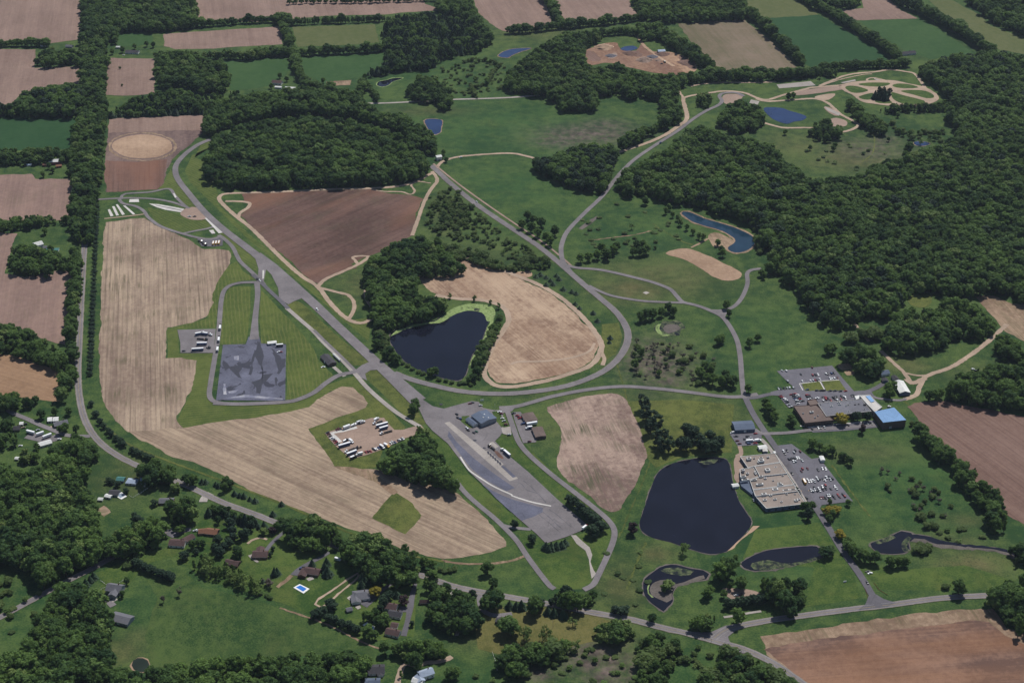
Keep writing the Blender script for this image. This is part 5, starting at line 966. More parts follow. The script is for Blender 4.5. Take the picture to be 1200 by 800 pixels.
wood("marsh scrub at the left edge", [(-20, 690), (40, 690), (60, 700), (30, 745), (-20, 765)], 4, 8, LOW, thin=.7, hv=.4)
wood("dense scrub along the dark pond wood", [(440, 385), (456, 388), (455, 410), (470, 425), (462, 428), (445, 412)], 7, 5.5, LOW, thin=.2)
wood("thicket on the right bank of the dark pond", [(549, 448), (553, 430), (562, 405), (575, 385), (584, 368), (590, 370), (580, 398), (568, 425), (562, 448)], 7, 5.5, (('broad', .5), ('shrub', .5)), thin=.2)
# hedgerows (feet of the trees)
row("hedgerow at the upper left", [(-30, 55), (0, 55), (30, 54), (58, 55)], 9)
row("poplar row above the small green field", [(205, 68), (250, 69), (300, 70), (310, 68)], 9, 5, (('tall', .6), ('light', .4)))
row("hedgerow along the far tan field", [(232, 32), (262, 30), (300, 27), (340, 26)], 9)
row("far row along the top pale field", [(338, 30), (375, 28), (410, 27), (450, 25)], 9, 5, (('tall', .8), ('broad', .2)))
row("thin far line on the pale field at the top", [(340, 5), (380, 4), (420, 4), (450, 3), (500, 2), (540, 0)], 7, 9)
row("row from far field down to the farmhouse", [(325, 24), (337, 45), (343, 60), (346, 75), (354, 95), (360, 108)], 11, 8)
row("hedgerow between two far green fields", [(300, 67), (340, 66), (380, 64), (410, 63), (455, 60)], 10, 7)
row("hedge below the pasture of the farmhouse", [(424, 108), (426, 98), (420, 118), (375, 106), (365, 104)], 9, 7)
row("row of trees along the two top tan fields", [(596, 40), (620, 38), (650, 35), (690, 31), (720, 28), (752, 24)], 10, 8)
row("short tree line between the top tan fields", [(628, -10), (640, 3), (648, 15), (656, 28), (660, 33)], 11, 7)
row("row above the disturbed field", [(128, 138), (160, 137), (200, 135), (242, 133)], 6, 5, (('spruce', .6), ('broad', .4)))
row("diagonal hedgerow left of the dark crop field", [(872, 17), (886, 26), (905, 44), (922, 60), (940, 78)], 12, 8)
row("diagonal hedgerow right of the dark crop field", [(930, -6), (950, 8), (965, 14), (985, 26), (1012, 44), (1035, 58), (1052, 72)], 12, 7)
row("second line of that hedgerow", [(950, 2), (975, 12), (995, 10), (1005, 4)], 12, 9)
row("diagonal hedgerow between two green fields", [(1036, -6), (1055, 6), (1075, 14), (1100, 28), (1130, 44), (1150, 58), (1165, 66)], 13, 7)
row("hedge along the lane above the turning circle", [(905, 94), (940, 90), (960, 86), (985, 82), (1015, 80), (1048, 79), (1062, 78)], 10, 6)
row("hedge along the lower side of the mixed field", [(830, 92), (870, 90), (905, 88)], 10, 6)
row("meadow hedge below the pond in the upper meadow", [(442, 120), (440, 112), (432, 105)], 7, 7)
row("shrubs along the gray meadow lane", [(560, 115), (550, 105), (570, 100), (585, 78), (570, 72), (545, 73)], 5, 8, LOW)
row("hedge under the quarry meadow", [(690, 45), (710, 42), (735, 40), (748, 42)], 9, 6)
# --- single trees and small clusters
trees("round tree", "in the square tan field", [(141, 81), (143, 101)], 5, 'shrub')
trees("broad tree", "in the clump left of the curved test road", [(612, 268), (622, 272), (630, 278), (640, 283), (645, 288), (618, 258), (650, 276), (634, 266), (625, 262)], 12)
trees("broad tree", "in the meadow group above the grass loop lane", [(680, 308), (690, 306), (700, 304), (710, 301), (718, 299), (722, 295), (705, 296), (712, 305)], 12)
trees("broad tree", "in the dark group left of the sandy slab", [(742, 300), (750, 300), (757, 298), (746, 293), (753, 292)], 12)
trees("small shrub", "right of the dark meadow group", [(768, 292)], 6, 'shrub')
trees("pale tree", "standing off the great forest's lower edge", [(756, 240)], 11)
trees("pale slender tree", "in the row leading to the winding pond", [(780, 251), (784, 247), (788, 255), (797, 265), (805, 270), (812, 275), (819, 280), (824, 282), (794, 259)], 9, 'light', .42)
trees("thin young tree", "alone in the meadow below the winding pond", [(740, 269)], 8, 'open')
trees("dark tree", "between sandy slab and winding pond", [(841, 288), (847, 301), (845, 296)], 9)
trees("round bush", "on the lawn right of the winding pond", [(890, 296), (884, 272)], 7, 'shrub')
trees("tree", "at the right end of the pond lane", [(895, 327), (892, 324)], 9)
trees("dark tree", "at the lane fork below the sandy slab", [(854, 371), (851, 362)], 10)
trees("broad tree", "beside the small grass loop", [(757, 375), (764, 374), (775, 371), (789, 370), (751, 377), (783, 366)], 12)
trees("small dark conifer", "on the verge beside the peanut field", [(628, 325), (633, 323), (640, 326), (652, 324), (655, 328), (640, 335), (670, 343), (675, 345), (660, 340), (674, 357), (679, 362), (695, 368), (700, 377), (645, 330), (648, 334)], 5, 'spruce', .9)
trees("small dark conifer", "inside the curve of the test road", [(714, 402), (715, 397)], 5, 'spruce', .8)
trees("broad tree", "in the clump right of the marsh clearing", [(820, 442), (828, 448), (835, 451), (845, 453), (852, 451), (859, 453), (832, 440), (826, 436), (850, 445)], 12)
trees("light green tree", "left of the marsh clearing", [(744, 431), (752, 418)], 11, 'light')
trees("dark tree", "at the road fork by the north meadow", [(877, 460), (841, 404), (878, 406), (845, 402), (888, 400)], 10)
trees("dark tree", "left of the north car park", [(897, 478), (900, 484), (907, 494), (903, 489)], 11)
trees("tall dark spruce", "in the group left of the pond lawn", [(752, 480), (757, 493), (762, 508), (770, 504), (775, 530), (784, 529), (778, 522), (757, 483), (764, 497), (771, 522)], 17, 'pine', .55)
trees("tall dark pine", "in the brownish group above the big pond", [(805, 512), (804, 528), (820, 526), (828, 531), (838, 530), (842, 526), (812, 516), (798, 527), (832, 519)], 14, 'darkround', .55)
trees("dark tree", "alone on the bank left of the big pond", [(741, 625)], 12, 'burgundy')
trees("pale airy tree", "on the lower bank of the big pond", [(800, 648)], 12, 'open')
trees("big round willow", "below the big pond's outlet", [(845, 680), (852, 676)], 17, 'broad', .62)
trees("small tree", "beside the pond outlet", [(862, 658), (855, 690), (848, 700)], 8)
trees("dark tree", "alone on the lawn of the marsh pond", [(828, 701), (831, 697)], 10)
trees("yellowish bush", "on the muddy island of the curved pond", [(780, 693), (783, 689)], 8, 'light', .7)
trees("dark clipped conifer", "in the hedge below the machinery yard", [(852, 712), (858, 712), (864, 711), (870, 710), (876, 709), (882, 708), (888, 708), (894, 707)], 9, 'darkround', .6)
trees("roadside tree", "above the county road junction", [(864, 730), (902, 706), (926, 724), (921, 718), (915, 701)], 13)
trees("dark tree", "on the lawn below the academy", [(947, 608)], 10, 'darkround')
trees("round dark tree", "left of the yellow tree on the school road", [(971, 612), (975, 607)], 8)
trees("golden yellow tree", "beside the school road", [(985, 630, 9), (974, 603, 8)], 9, 'yellow', .75)
trees("dark roadside tree", "on the right of the school road", [(995, 647), (999, 652), (1007, 655), (1013, 658), (1020, 659), (1025, 660), (993, 641)], 11, 'broad', .55)
trees("dark bush", "at the right end of the stream pond", [(971, 650), (967, 652)], 9, 'broad', .75)
trees("tree", "on the bright lawn below the right pond", [(1045, 665), (1052, 664), (1060, 663), (1041, 663)], 10)
trees("bush", "on the bank of the right pond", [(1075, 646), (1082, 647), (1078, 641), (1086, 644)], 8, 'shrub', .8)
trees("bush", "in the stream meadow right of the school", [(1080, 609), (1087, 619), (1097, 620), (1092, 617), (1079, 606)], 7, 'shrub', .8)
trees("lone tree", "beside the county road at the right", [(1123, 696, 13)], 13, 'broad', .55)
trees("dark low bush", "left of the lone roadside tree", [(1107, 688)], 6, 'shrub', .8)
trees("tree", "on the lawn left of the brown school", [(929, 500), (926, 496)], 9)
trees("golden yellow tree", "in front of the brown school", [(986, 496)], 10, 'yellow', .75)
trees("dark tree", "along the brown school front", [(1005, 493), (1016, 493), (1001, 492)], 9, 'darkround')
trees("dark round tree", "below the school's visitor car park", [(1010, 507)], 9, 'burgundy')
trees("broad tree", "left of the long barn", [(1042, 466), (1046, 459), (1040, 461)], 12)
trees("tree", "above the north car park", [(970, 415), (975, 413)], 11)
trees("tree", "at the corner of the red field", [(1095, 470), (1088, 469), (1101, 466)], 11)
trees("small tree", "below the academy car park", [(972, 591), (994, 592)], 6)
trees("round tree", "at the academy's lower corner", [(950, 598), (943, 600)], 10)
trees("golden bush", "below the academy car park", [(977, 600), (970, 604)], 7, 'yellow', .9)
trees("bush", "at the upper corner of the red field", [(1068, 498)], 7, 'shrub')
trees("broad tree", "alone between runway and service road", [(484, 486), (487, 479)], 12)
trees("dark shoreline tree", "left of the weedy pond", [(441, 409), (452, 421), (462, 425), (445, 401), (457, 417), (466, 426)], 11)
trees("low shoreline shrub", "along the weedy pond's lower bank", [(472, 427), (478, 430), (484, 433), (490, 437), (497, 439), (503, 441), (515, 446), (522, 447), (530, 449), (538, 450), (545, 450), (552, 452)], 4.5, 'shrub', .9)
trees("tree", "on the lower bank of the weedy pond", [(505, 441), (510, 440)], 9)
trees("shoreline tree", "right of the weedy pond", [(553, 445), (557, 438), (556, 428), (560, 418), (566, 405), (575, 388), (583, 380), (549, 448)], 7, 'broad', .6)
trees("small tree", "beside the peanut field trail", [(527, 350), (556, 353), (584, 362), (575, 357)], 7, 'tall', .5)
trees("small dark tree", "at the service road link", [(604, 618), (602, 617)], 7, 'darkround')
trees("round dark tree", "left of the apron's lower corner", [(624, 636)], 8, 'darkround', .65)
trees("dark spruce", "in the row under the apron's lower edge", [(640, 643), (646, 643), (652, 642), (658, 641), (643, 645), (662, 638)], 8, 'spruce', .7)
trees("dark tree", "in the belt right of the apron", [(667, 590), (672, 593), (677, 598), (681, 602), (686, 606), (690, 610), (695, 613), (700, 616), (702, 620), (693, 627), (697, 629), (705, 622)], 10, 'darkround', .62)
trees("conifer", "in the spruce trio on the dry lawn's upper edge", [(597, 712), (605, 713), (611, 713)], 10, 'spruce', .55)
trees("conifer", "in the spruce trio by the dense clump", [(642, 719), (649, 721), (660, 723)], 10, 'spruce', .55)
trees("big broad tree", "beside the county road above the hut drive", [(577, 713), (582, 707), (571, 715)], 15, 'broad', .6)
trees("broad tree", "beside the county road behind the big roadside tree", [(578, 690)], 12)
trees("broad tree", "on the mown bank above the county road", [(571, 672)], 13)
trees("dark tree", "on the county road's verge by the hut drive", [(554, 703)], 11, 'darkround', .5)
trees("big tree", "left of the hut drive", [(556, 736), (549, 738), (545, 742), (550, 728)], 15, 'broad', .6)
trees("big tree", "in front of the dark hut", [(599, 744), (594, 740)], 14, 'broad', .62)
trees("slender pale tree", "on the dry lawn's lower edge", [(614, 752), (618, 748), (636, 752), (640, 749)], 12, 'open', .42)
trees("young tree", "alone on the dry lawn", [(671, 733)], 8, 'open', .6)
trees("tree", "at the right end of the dense roadside clump", [(694, 703), (690, 709), (687, 706)], 9)
trees("dark bush", "on the roadside below the rough meadow", [(720, 718), (733, 717), (728, 720)], 7, 'darkround', .7)
trees("big broad tree", "at the dark end of the dense roadside clump", [(625, 720), (630, 716)], 13)
trees("blue spruce", "on the lawn left of the pool house", [(322, 674), (325, 673)], 10, 'spruce', .5)
trees("dark spruce", "on the lawn right of the pool house", [(383, 662), (384, 674), (381, 668)], 11, 'spruce', .55)
trees("small dark spruce", "behind the pool house", [(366, 663)], 8, 'spruce', .5)
trees("dark tree", "at the corner of the brown house with the red tree", [(317, 652), (320, 645)], 6, 'darkround')
trees("bare grey bush", "at the garden path below the blue spruces", [(317, 687), (314, 685)], 8, 'bare', .8)
trees("dark spruce", "at the end of the oval garden path", [(424, 688), (428, 684), (425, 679)], 10, 'spruce', .6)
trees("golden yellow tree", "beside the grey roofed house", [(440, 698)], 10, 'yellow', .75)
trees("dark spruce", "on the lawn right of the golden tree", [(465, 699)], 8, 'spruce', .7)
trees("burgundy tree", "on the lawn by the long drive", [(473, 708)], 10, 'burgundy', .6)
trees("dark tree", "left of the three brown roofed houses", [(446, 718), (453, 705), (456, 702), (449, 711), (450, 707)], 11, 'darkround')
trees("big tree", "between the brown roofed houses and turquoise pool", [(448, 736), (443, 733), (452, 730), (436, 728), (430, 727), (440, 725)], 12)
trees("dark round tree", "in the hedge between grey house and meadow", [(391, 714), (379, 719), (373, 722), (368, 725), (385, 728), (392, 730), (400, 734), (408, 737), (419, 741), (412, 738), (387, 711)], 9, 'darkround', .65)
trees("small round tree", "on the lawn right of the long drive", [(483, 733)], 6, 'darkround')
trees("round light tree", "on the lawn above the orange roofed house", [(256, 613)], 9)
trees("dark pine", "in the column between orange house and brown shed", [(273, 627), (270, 618), (268, 640), (274, 633), (252, 646), (258, 652), (262, 645), (255, 638)], 11, 'darkround', .62)
trees("big light tree", "beside the brown shed", [(281, 654), (277, 650)], 13)
trees("round dark tree", "above the hay meadow's corner", [(216, 655)], 9, 'darkround', .75)
trees("small dark spruce", "beside the brown garage house", [(230, 649)], 7, 'darkround', .7)
trees("tree", "between brown garage house and orange house", [(232, 640), (238, 641), (226, 642)], 10)
trees("tree", "in the court of the brown garage house", [(210, 625), (214, 623)], 9)
trees("big dark pine", "left of the brown house drive", [(294, 621), (289, 629), (284, 632)], 12, 'darkround', .5)
trees("light round tree", "beside the brown house drive loop", [(309, 626)], 8, 'light', .7)
trees("dark red tree", "beside the brown house drive", [(320, 625)], 8, 'burgundy', .7)
trees("tree", "at the mouth of the brown house drive", [(325, 622), (330, 617)], 11)
trees("dark conifer", "in the roadside row above the brown garage house", [(262, 604), (268, 607), (275, 610), (282, 612), (289, 615)], 9, 'spruce', .6)
trees("small spruce", "at the edge of the hay meadow by the pool house", [(307, 682)], 6, 'spruce', .6)
trees("shrub", "in the line along the hay meadow's upper edge", [(312, 698), (315, 701), (318, 702), (305, 697)], 3, 'shrub', .9)
trees("dark spruce", "in the row between gable house and hay meadow", [(160, 663), (165, 665), (170, 668), (175, 670), (180, 672), (185, 674), (191, 677), (197, 679), (201, 680)], 9, 'darkround', .7)
trees("spruce", "behind the gable house", [(101, 686), (110, 678), (106, 682)], 9, 'spruce', .55)
trees("small tree", "at the right wall of the gable house", [(149, 684), (144, 699)], 8)
trees("thin bare tree", "alone in the hay meadow", [(192, 706), (210, 698)], 9, 'bare', .45)
trees("bush", "at the lane beside the gable house", [(148, 664)], 6, 'shrub', 1.0)
trees("dark tree", "on the lawn above the village street", [(49, 490), (65, 487), (81, 486)], 9)
trees("tree", "beside the grey village house", [(77, 505), (73, 508), (90, 507)], 9)
trees("golden green tree", "at the bend near the dark roofed bungalow", [(204, 577), (208, 576)], 11, 'light', .6)
trees("broad roadside tree", "between stubble field and county road", [(222, 570), (227, 568), (218, 566)], 13)
trees("dark garden tree", "beside the small pool on the left", [(148, 578), (132, 567), (138, 570), (128, 566)], 7, 'darkround', .7)
trees("dark garden tree", "left of the dark roofed bungalow", [(181, 592), (160, 610), (165, 613), (158, 606)], 7, 'darkround', .7)
trees("roadside tree", "along the county road below the stubble field", [(266, 568), (270, 572), (263, 576)], 11)
trees("small dark spruce", "below the stubble field's edge", [(237, 566), (241, 566), (253, 569), (256, 571), (275, 580), (281, 582), (286, 583), (293, 586), (299, 588), (262, 567), (330, 592), (320, 604)], 6, 'spruce', .7)
trees("broad tree", "on the lower edge of the stubble field", [(475, 648), (485, 656), (497, 664), (506, 668), (468, 655)], 12)
trees("low hedge bush", "on the verge right of the utility pole", [(517, 669), (522, 670), (527, 669), (531, 668)], 4, 'shrub', 1.0)
trees("lawn tree", "at the front of the left farm", [(53, 275), (60, 296)], 10)
trees("dark tree", "at the edge of the left green lawn", [(51, 208), (80, 207), (62, 203)], 8)
trees("tree", "beside the barn with the white roof", [(73, 192), (58, 198)], 9)
trees("tree", "round the purple roofed farmhouse", [(328, 92), (318, 104), (374, 108), (379, 98), (336, 96)], 9)
trees("tree", "round the farmhouse by the paddock", [(144, 62), (158, 58), (132, 64), (180, 56), (172, 55)], 10)
trees("willow clump tree", "in the upper meadow near the square pond", [(522, 130), (520, 182), (505, 172)], 9)
trees("tree", "on the open upper meadow", [(555, 106), (545, 112), (554, 113)], 5, 'shrub', .8)
trees("round tree", "at the upper right of the motocross pond", [(924, 117), (929, 116)], 10)
trees("small tree", "on the meadow below the motocross pond", [(949, 176), (920, 158), (976, 177), (978, 173)], 8)
trees("tree", "in the clearing below the motocross course", [(1052, 138), (1041, 166), (1058, 160), (1066, 158), (1076, 158), (1082, 157), (1095, 160), (1100, 160)], 7)
trees("dark tree", "alone above the lower edge of the great forest", [(1115, 125), (1106, 131)], 8)
trees("small tree", "beside the white tower at the wood corner", [(519, 186), (523, 190)], 8)
trees("shrub", "beside the driving course's tree row", [(115, 240)], 4, 'shrub')
zz_ = [(112.5 - .022 * k * 1.0, 246 + k * 4.6) for k in range(0, 42)]
trees("dark clipped conifer", "in the long row between county road and stubble field", [(114.2 - 8.4 * (k / 41), 244 + 196 * k / 41) for k in range(42)], 5.2, 'darkround', .82)
trees("dark conifer", "in the row where the county road bends", [(107, 476), (113, 488), (118, 497), (122, 502), (127, 507), (131, 511), (136, 516), (141, 520), (145, 523), (155, 530), (160, 532), (165, 534), (171, 537), (176, 539)], 6, 'darkround', .75)
# ------------------------------------------------------------------ stand the trees up
def kind_of(t_):
    return 'shrub' if t_['form'] in ('shrub',) else 'conifer' if t_['form'] in ('spruce', 'pine') else 'tree'
NAMES = {'tree': ('broadleaf_tree', 'tree'), 'conifer': ('spruce_tree', 'conifer'), 'shrub': ('shrub', 'shrub')}
LIMIT = {'tree': 300, 'conifer': 110, 'shrub': 110}
vis = proj([(t_['x'], t_['y'], t_['h'] * .5) for t_ in INST])
for t_, q in zip(INST, vis): t_['in'] = -5 < q[0] < 1205 and -5 < q[1] < 805; t_['px'] = q
single, mass = [], {}
for kd in LIMIT:
    L = [t_ for t_ in INST if kind_of(t_) == kd and t_['in']]
    L.sort(key=lambda t_: (t_['y'] ** 2 + t_['x'] ** 2 + CAM_H ** 2) ** .5 / t_['h'] * (.62 if t_['prio'] else 1.0))
    for t_ in L[:LIMIT[kd]]: t_['one'] = True
for t_ in INST:
    if t_.get('one'): single.append(t_)
    else: mass.setdefault(t_['wood'] or 'scattered trees over the valley', []).append(t_)
ADJ = {'broad': 'broadleaf tree', 'tall': 'slender tree', 'open': 'airy pale tree', 'light': 'light green tree', 'pine': 'dark pine', 'spruce': 'dark spruce', 'shrub': 'low shrub', 'bare': 'grey bare tree', 'darkround': 'dark rounded tree', 'yellow': 'yellow tree', 'burgundy': 'burgundy tree'}
def aname(f): return {'yellow': 'golden_tree', 'pine': 'pine_tree', 'spruce': 'spruce_tree', 'shrub': 'shrub'}.get(f, 'broadleaf_tree')
for t_ in single:
    f = t_['form']; v = TREES[f][int(RNG.integers(len(TREES[f])))]
    kd = kind_of(t_)
    lb = t_['label'] or (ADJ[f] + " standing in the " + t_['wood'])
    gp = t_['group'] or ((ADJ[f] + "s in the " + t_['wood']) if t_['wood'] else None)
    r_ = thing(aname(f), lb, NAMES[kd][1], (t_['x'], t_['y'], 0), RNG.uniform(0, 6.28), gp)
    r_.scale = (t_['r'] * 2 / BASE, t_['r'] * 2 / BASE, t_['h'] / BASE)
    link("crown", v[0], r_); link("trunk", v[1], r_)
# the rest of each wood: one mass per wood, its trees standing as geometry-node copies of whole trees
gt = bpy.data.node_groups.new("stand_of_trees", 'GeometryNodeTree')
gt.interface.new_socket("Geometry", in_out='INPUT', socket_type='NodeSocketGeometry'); gt.interface.new_socket("Geometry", in_out='OUTPUT', socket_type='NodeSocketGeometry')
gi, go = gt.nodes.new("NodeGroupInput"), gt.nodes.new("NodeGroupOutput")
ip = gt.nodes.new("GeometryNodeInstanceOnPoints"); ci = gt.nodes.new("GeometryNodeCollectionInfo")
ci.inputs["Collection"].default_value = sets; ci.inputs["Separate Children"].default_value = True; ci.inputs["Reset Children"].default_value = True
ip.inputs["Pick Instance"].default_value = True
def attr(nm, ty):
    q = gt.nodes.new("GeometryNodeInputNamedAttribute"); q.data_type = ty; q.inputs["Name"].default_value = nm; return [o for o in q.outputs if o.enabled and o.name == "Attribute"][0]
m2p = gt.nodes.new("GeometryNodeMeshToPoints")
gt.links.new(gi.outputs[0], m2p.inputs[0]); gt.links.new(m2p.outputs[0], ip.inputs["Points"]); gt.links.new(ci.outputs[0], ip.inputs["Instance"])
gt.links.new(attr("form", 'INT'), ip.inputs["Instance Index"]); gt.links.new(attr("spin", 'FLOAT_VECTOR'), ip.inputs["Rotation"]); gt.links.new(attr("size", 'FLOAT_VECTOR'), ip.inputs["Scale"])
gt.links.new(ip.outputs[0], go.inputs[0])
for wn, L in mass.items():
    me = bpy.data.meshes.new("woodland"); me.from_pydata([(t_['x'], t_['y'], 0) for t_ in L], [], [])
    a = me.attributes.new("form", 'INT', 'POINT'); a.data.foreach_set("value", [int(RNG.choice(FORM_IX[t_['form']])) for t_ in L])
    a = me.attributes.new("spin", 'FLOAT_VECTOR', 'POINT'); a.data.foreach_set("vector", np.array([(0, 0, RNG.uniform(0, 6.28)) for _ in L], np.float32).ravel())
    a = me.attributes.new("size", 'FLOAT_VECTOR', 'POINT'); a.data.foreach_set("vector", np.array([(t_['r'] * 2 / BASE, t_['r'] * 2 / BASE, t_['h'] / BASE) for t_ in L], np.float32).ravel())
    o = link("woodland", me); tag(o, "mass of trees: " + wn if not wn.startswith('scattered') else "small far trees scattered over the valley", "wood", None, 'stuff')
    md = o.modifiers.new("stand", 'NODES'); md.node_group = gt
print("TREES", len(INST), "single", len(single), "woods", len(mass))
# ------------------------------------------------------------------ buildings
def quad_local(px, z):
    W = [G(q[0], q[1], z) for q in px]; c = sum(W, Vector()) / len(W); c.z = 0
    return c, [(w_.x - c.x, w_.y - c.y) for w_ in W]
def wall_windows(root, poly, h, mat, n_per=9.0, w_=1.6, z0=1.0, hh=1.4, nm="window", only=None):
    n = len(poly)
    area2 = sum(poly[i][0] * poly[(i + 1) % n][1] - poly[(i + 1) % n][0] * poly[i][1] for i in range(n))
    for i in range(n):
        a, b = Vector(poly[i]), Vector(poly[(i + 1) % n]); L = (b - a).length
        if L < 4: continue
        d = (b - a) / L; nn = Vector((d.y, -d.x)) * (1 if area2 > 0 else -1)
        if nn.y > .2: continue                                # walls the photograph cannot show
        k = max(1, int(L / n_per))
        if only: k = min(k, only)
        mb = MB(); mb.box(-w_ / 2, w_ / 2, -.06, .06, 0, hh, mat); me = mb.mesh(nm)
        for j in range(k):
            p = a + d * L * (j + .5) / k + nn * .04
            link(nm, me, root, (p.x, p.y, z0), math.atan2(d.y, d.x))
def flat_part(root, px, h, wall, roof, origin, nm="wing", parapet=None, wins=True, z=None):
    """one flat-roofed wing: wall block and a parapet rim proud of the roof"""
    W = [G(q[0], q[1], h) for q in px]; poly = [(w_.x - origin.x, w_.y - origin.y) for w_ in W]
    mb = MB(); mb.prism(poly, 0, h, wall, roof); o = link(nm, mb.mesh(nm), root)
    if parapet:
        n = len(poly); c = Vector((sum(p[0] for p in poly) / n, sum(p[1] for p in poly) / n)); mb = MB()
        for i in range(n):
            a, b = Vector(poly[i]), Vector(poly[(i + 1) % n]); d = (b - a).normalized(); q = Vector((-d.y, d.x)) * .22
            pts = [a - q - d * .3, b - q + d * .3, b + q + d * .3, a + q - d * .3]
            mb.prism([tuple(v) for v in pts], h - .2 + .01 * i, h + .45 + .012 * i, parapet, parapet, True)
        link("parapet", mb.mesh("parapet"), o)
    if wins: wall_windows(o, poly, h, M['glass'], 7.0, 2.2, 1.1, min(1.6, h * .4))
    return o
def roof_unit(root, px, h, origin, size=(2.5, 2.0, 1.4), mat=None, nm="roof_unit", rz=EW):
    p = G(px[0], px[1], h); mb = MB(); sx, sy, sz = size
    mb.box(-sx / 2, sx / 2, -sy / 2, sy / 2, 0, sz, mat or M['steel'], .08, .08); mb.box(-sx * .3, sx * .3, -sy * .3, sy * .3, sz, sz + .25, M['chassis'])
    return link(nm, mb.mesh(nm), root, (p.x - origin.x, p.y - origin.y, h + .02), rz)
def gable(root, L, W, wh, rh, wall, roof, nm_w="wall", off=(0, 0), rz=0.0, over=.5, hip=0.0, z=0.0):
    """walls with gable ends plus a two-slope (or hipped) roof with eaves"""
    mb = MB(); l, w_ = L / 2, W / 2
    if hip:
        mb.box(-l, l, -w_, w_, -.2, wh, wall)
    else:
        mb.side([(-w_, -.2), (w_, -.2), (w_, wh), (0, wh + rh * .97), (-w_, wh)], -l, l, wall)
        mb.v = [(p[1], p[0], p[2]) for p in mb.v]; mb.f = [f[::-1] for f in mb.f]
    a = link(nm_w, mb.mesh(nm_w), root, (off[0], off[1], z), rz)
    mb = MB(); e = over; th = .22; s = rh / w_; lo = wh - e * s
    X = l + e; Y = w_ + e; hx = X - (Y * hip)
    A = [(-X, -Y, lo), (X, -Y, lo), (X, Y, lo), (-X, Y, lo)]; r0, r1 = (-hx if hip else -X, 0, wh + rh), (hx if hip else X, 0, wh + rh)
    up = lambda p: (p[0], p[1], p[2] + th)
    mb.face([up(A[0]), up(A[1]), up(r1), up(r0)], roof); mb.face([up(A[2]), up(A[3]), up(r0), up(r1)], roof)
    if hip: mb.face([up(A[1]), up(A[2]), up(r1)], roof); mb.face([up(A[3]), up(A[0]), up(r0)], roof)
    else:
        for r, i, j in ((r0, 3, 0), (r1, 1, 2)): mb.face([A[i], A[j], up(A[j]), up(r), up(A[i])] if False else [up(A[i]), A[i], r, A[j], up(A[j]), up(r)], wall)
    for i, j in ((0, 1), (2, 3)) + (((1, 2), (3, 0)) if hip else ()): mb.face([A[i], A[j], up(A[j]), up(A[i])], M['whitewood'])
    mb.face([A[3], A[2], A[1], A[0]] if hip else [A[0], r0, r1, A[1]], wall)
    if not hip: mb.face([A[2], r1, r0, A[3]], wall)
    b = link("roof", mb.mesh("roof"), root, (off[0], off[1], z), rz)
    return a, b
def openings(wallo, L, W, wh, nwin=3, door=True, big=False):
    mw = MB(); mw.box(-.6, .6, -.05, .05, 0, 1.1, M['glass']); mw.box(-.7, .7, -.035, .035, -.1, 1.2, M['whitewood']); me = mw.mesh("window")
    for s in (-1, 1):
        for k in range(nwin):
            x = L * ((k + .5) / nwin - .5)
            if door and s < 0 and k == nwin // 2: continue
            link("window", me, wallo, (x, s * (W / 2 + .02), .95))
    if door:
        md = MB(); dw = 1.5 if big else .5; dh = min(wh * .85, 3.2 if big else 2.05); md.box(-dw, dw, -.05, .05, 0, dh, M['timber'] if not big else M['whitewood']); link("door", md.mesh("door"), wallo, (0, -W / 2 - .03, .02))
def house(name, label, cat, p1, p2, W, wh, rh, wall, roof, hip=0.0, chim=True, wing=None, nwin=3, big=False, over=.5):
    """p1, p2: the two ends of the ridge line as it stands over the ground"""
    z = wh + rh * .6; A, B = G(p1[0], p1[1], z), G(p2[0], p2[1], z); c = (A + B) / 2; L = (B - A).length
    rz = math.atan2(B.y - A.y, B.x - A.x)
    if math.sin(rz) < -.001 or rz == math.pi: rz += math.pi
    if rz > math.pi / 2: rz -= math.pi
    r = thing(name, label, cat, (c.x, c.y, 0), rz)
    a, b = gable(r, L, W, wh, rh, wall, roof, hip=hip, over=over); openings(a, L, W, wh, nwin, True, big)
    if chim:
        mb = MB(); mb.box(-.45, .45, -.4, .4, 0, rh * .6 + 1.4, WL['brick']); mb.box(-.3, .3, -.25, .25, rh * .6 + 1.4, rh * .6 + 1.55, M['chassis']); link("chimney", mb.mesh("chimney"), b, (L * .22, W * .14, wh + rh * .45))
    if wing:
        lx, ly, l2, w2, k = wing; a2, b2 = gable(r, l2, w2, wh * k, rh * k * w2 / W, wall, roof, "wing", (lx, ly), math.pi / 2, over, z=0.0)
        openings(a2, l2, w2, wh * k, 2, True)
    return r

# --- the flat-roofed academy by the big pond
h = 5.0
o0 = G(895, 570); root = thing("academy_building", "long flat roofed tan academy building with stepped wings beside the big pond", "building", (o0.x, o0.y, 0))
zC = Z(750, 445, 4); TF = RF['tanflat']
wings = [([(470, 360), (632, 344), (656, 385), (535, 404), (506, 412)], 4.3, TF), ([(537, 406), (656, 388), (689, 438), (562, 452)], 5.8, TF), ([(515, 470), (560, 456), (690, 441), (722, 490), (530, 514)], 4.8, TF),
         ([(468, 420), (530, 411), (558, 454), (512, 468), (472, 462)], 4.2, TF), ([(531, 517), (722, 493), (738, 521), (541, 545)], 5.9, TF), ([(543, 548), (740, 524), (778, 580), (592, 602)], 4.9, TF)]
for q, hh, rf in wings: flat_part(root, [zC(*v) for v in q], hh, WL['blue'], rf, o0, parapet=RF['white'])
link_h = 3.0
flat_part(root, [zC(*v) for v in ((466, 466), (512, 472), (528, 520), (540, 548), (505, 520), (474, 496))], 3.0, WL['blue'], RF['slate'], o0, "annex", None)
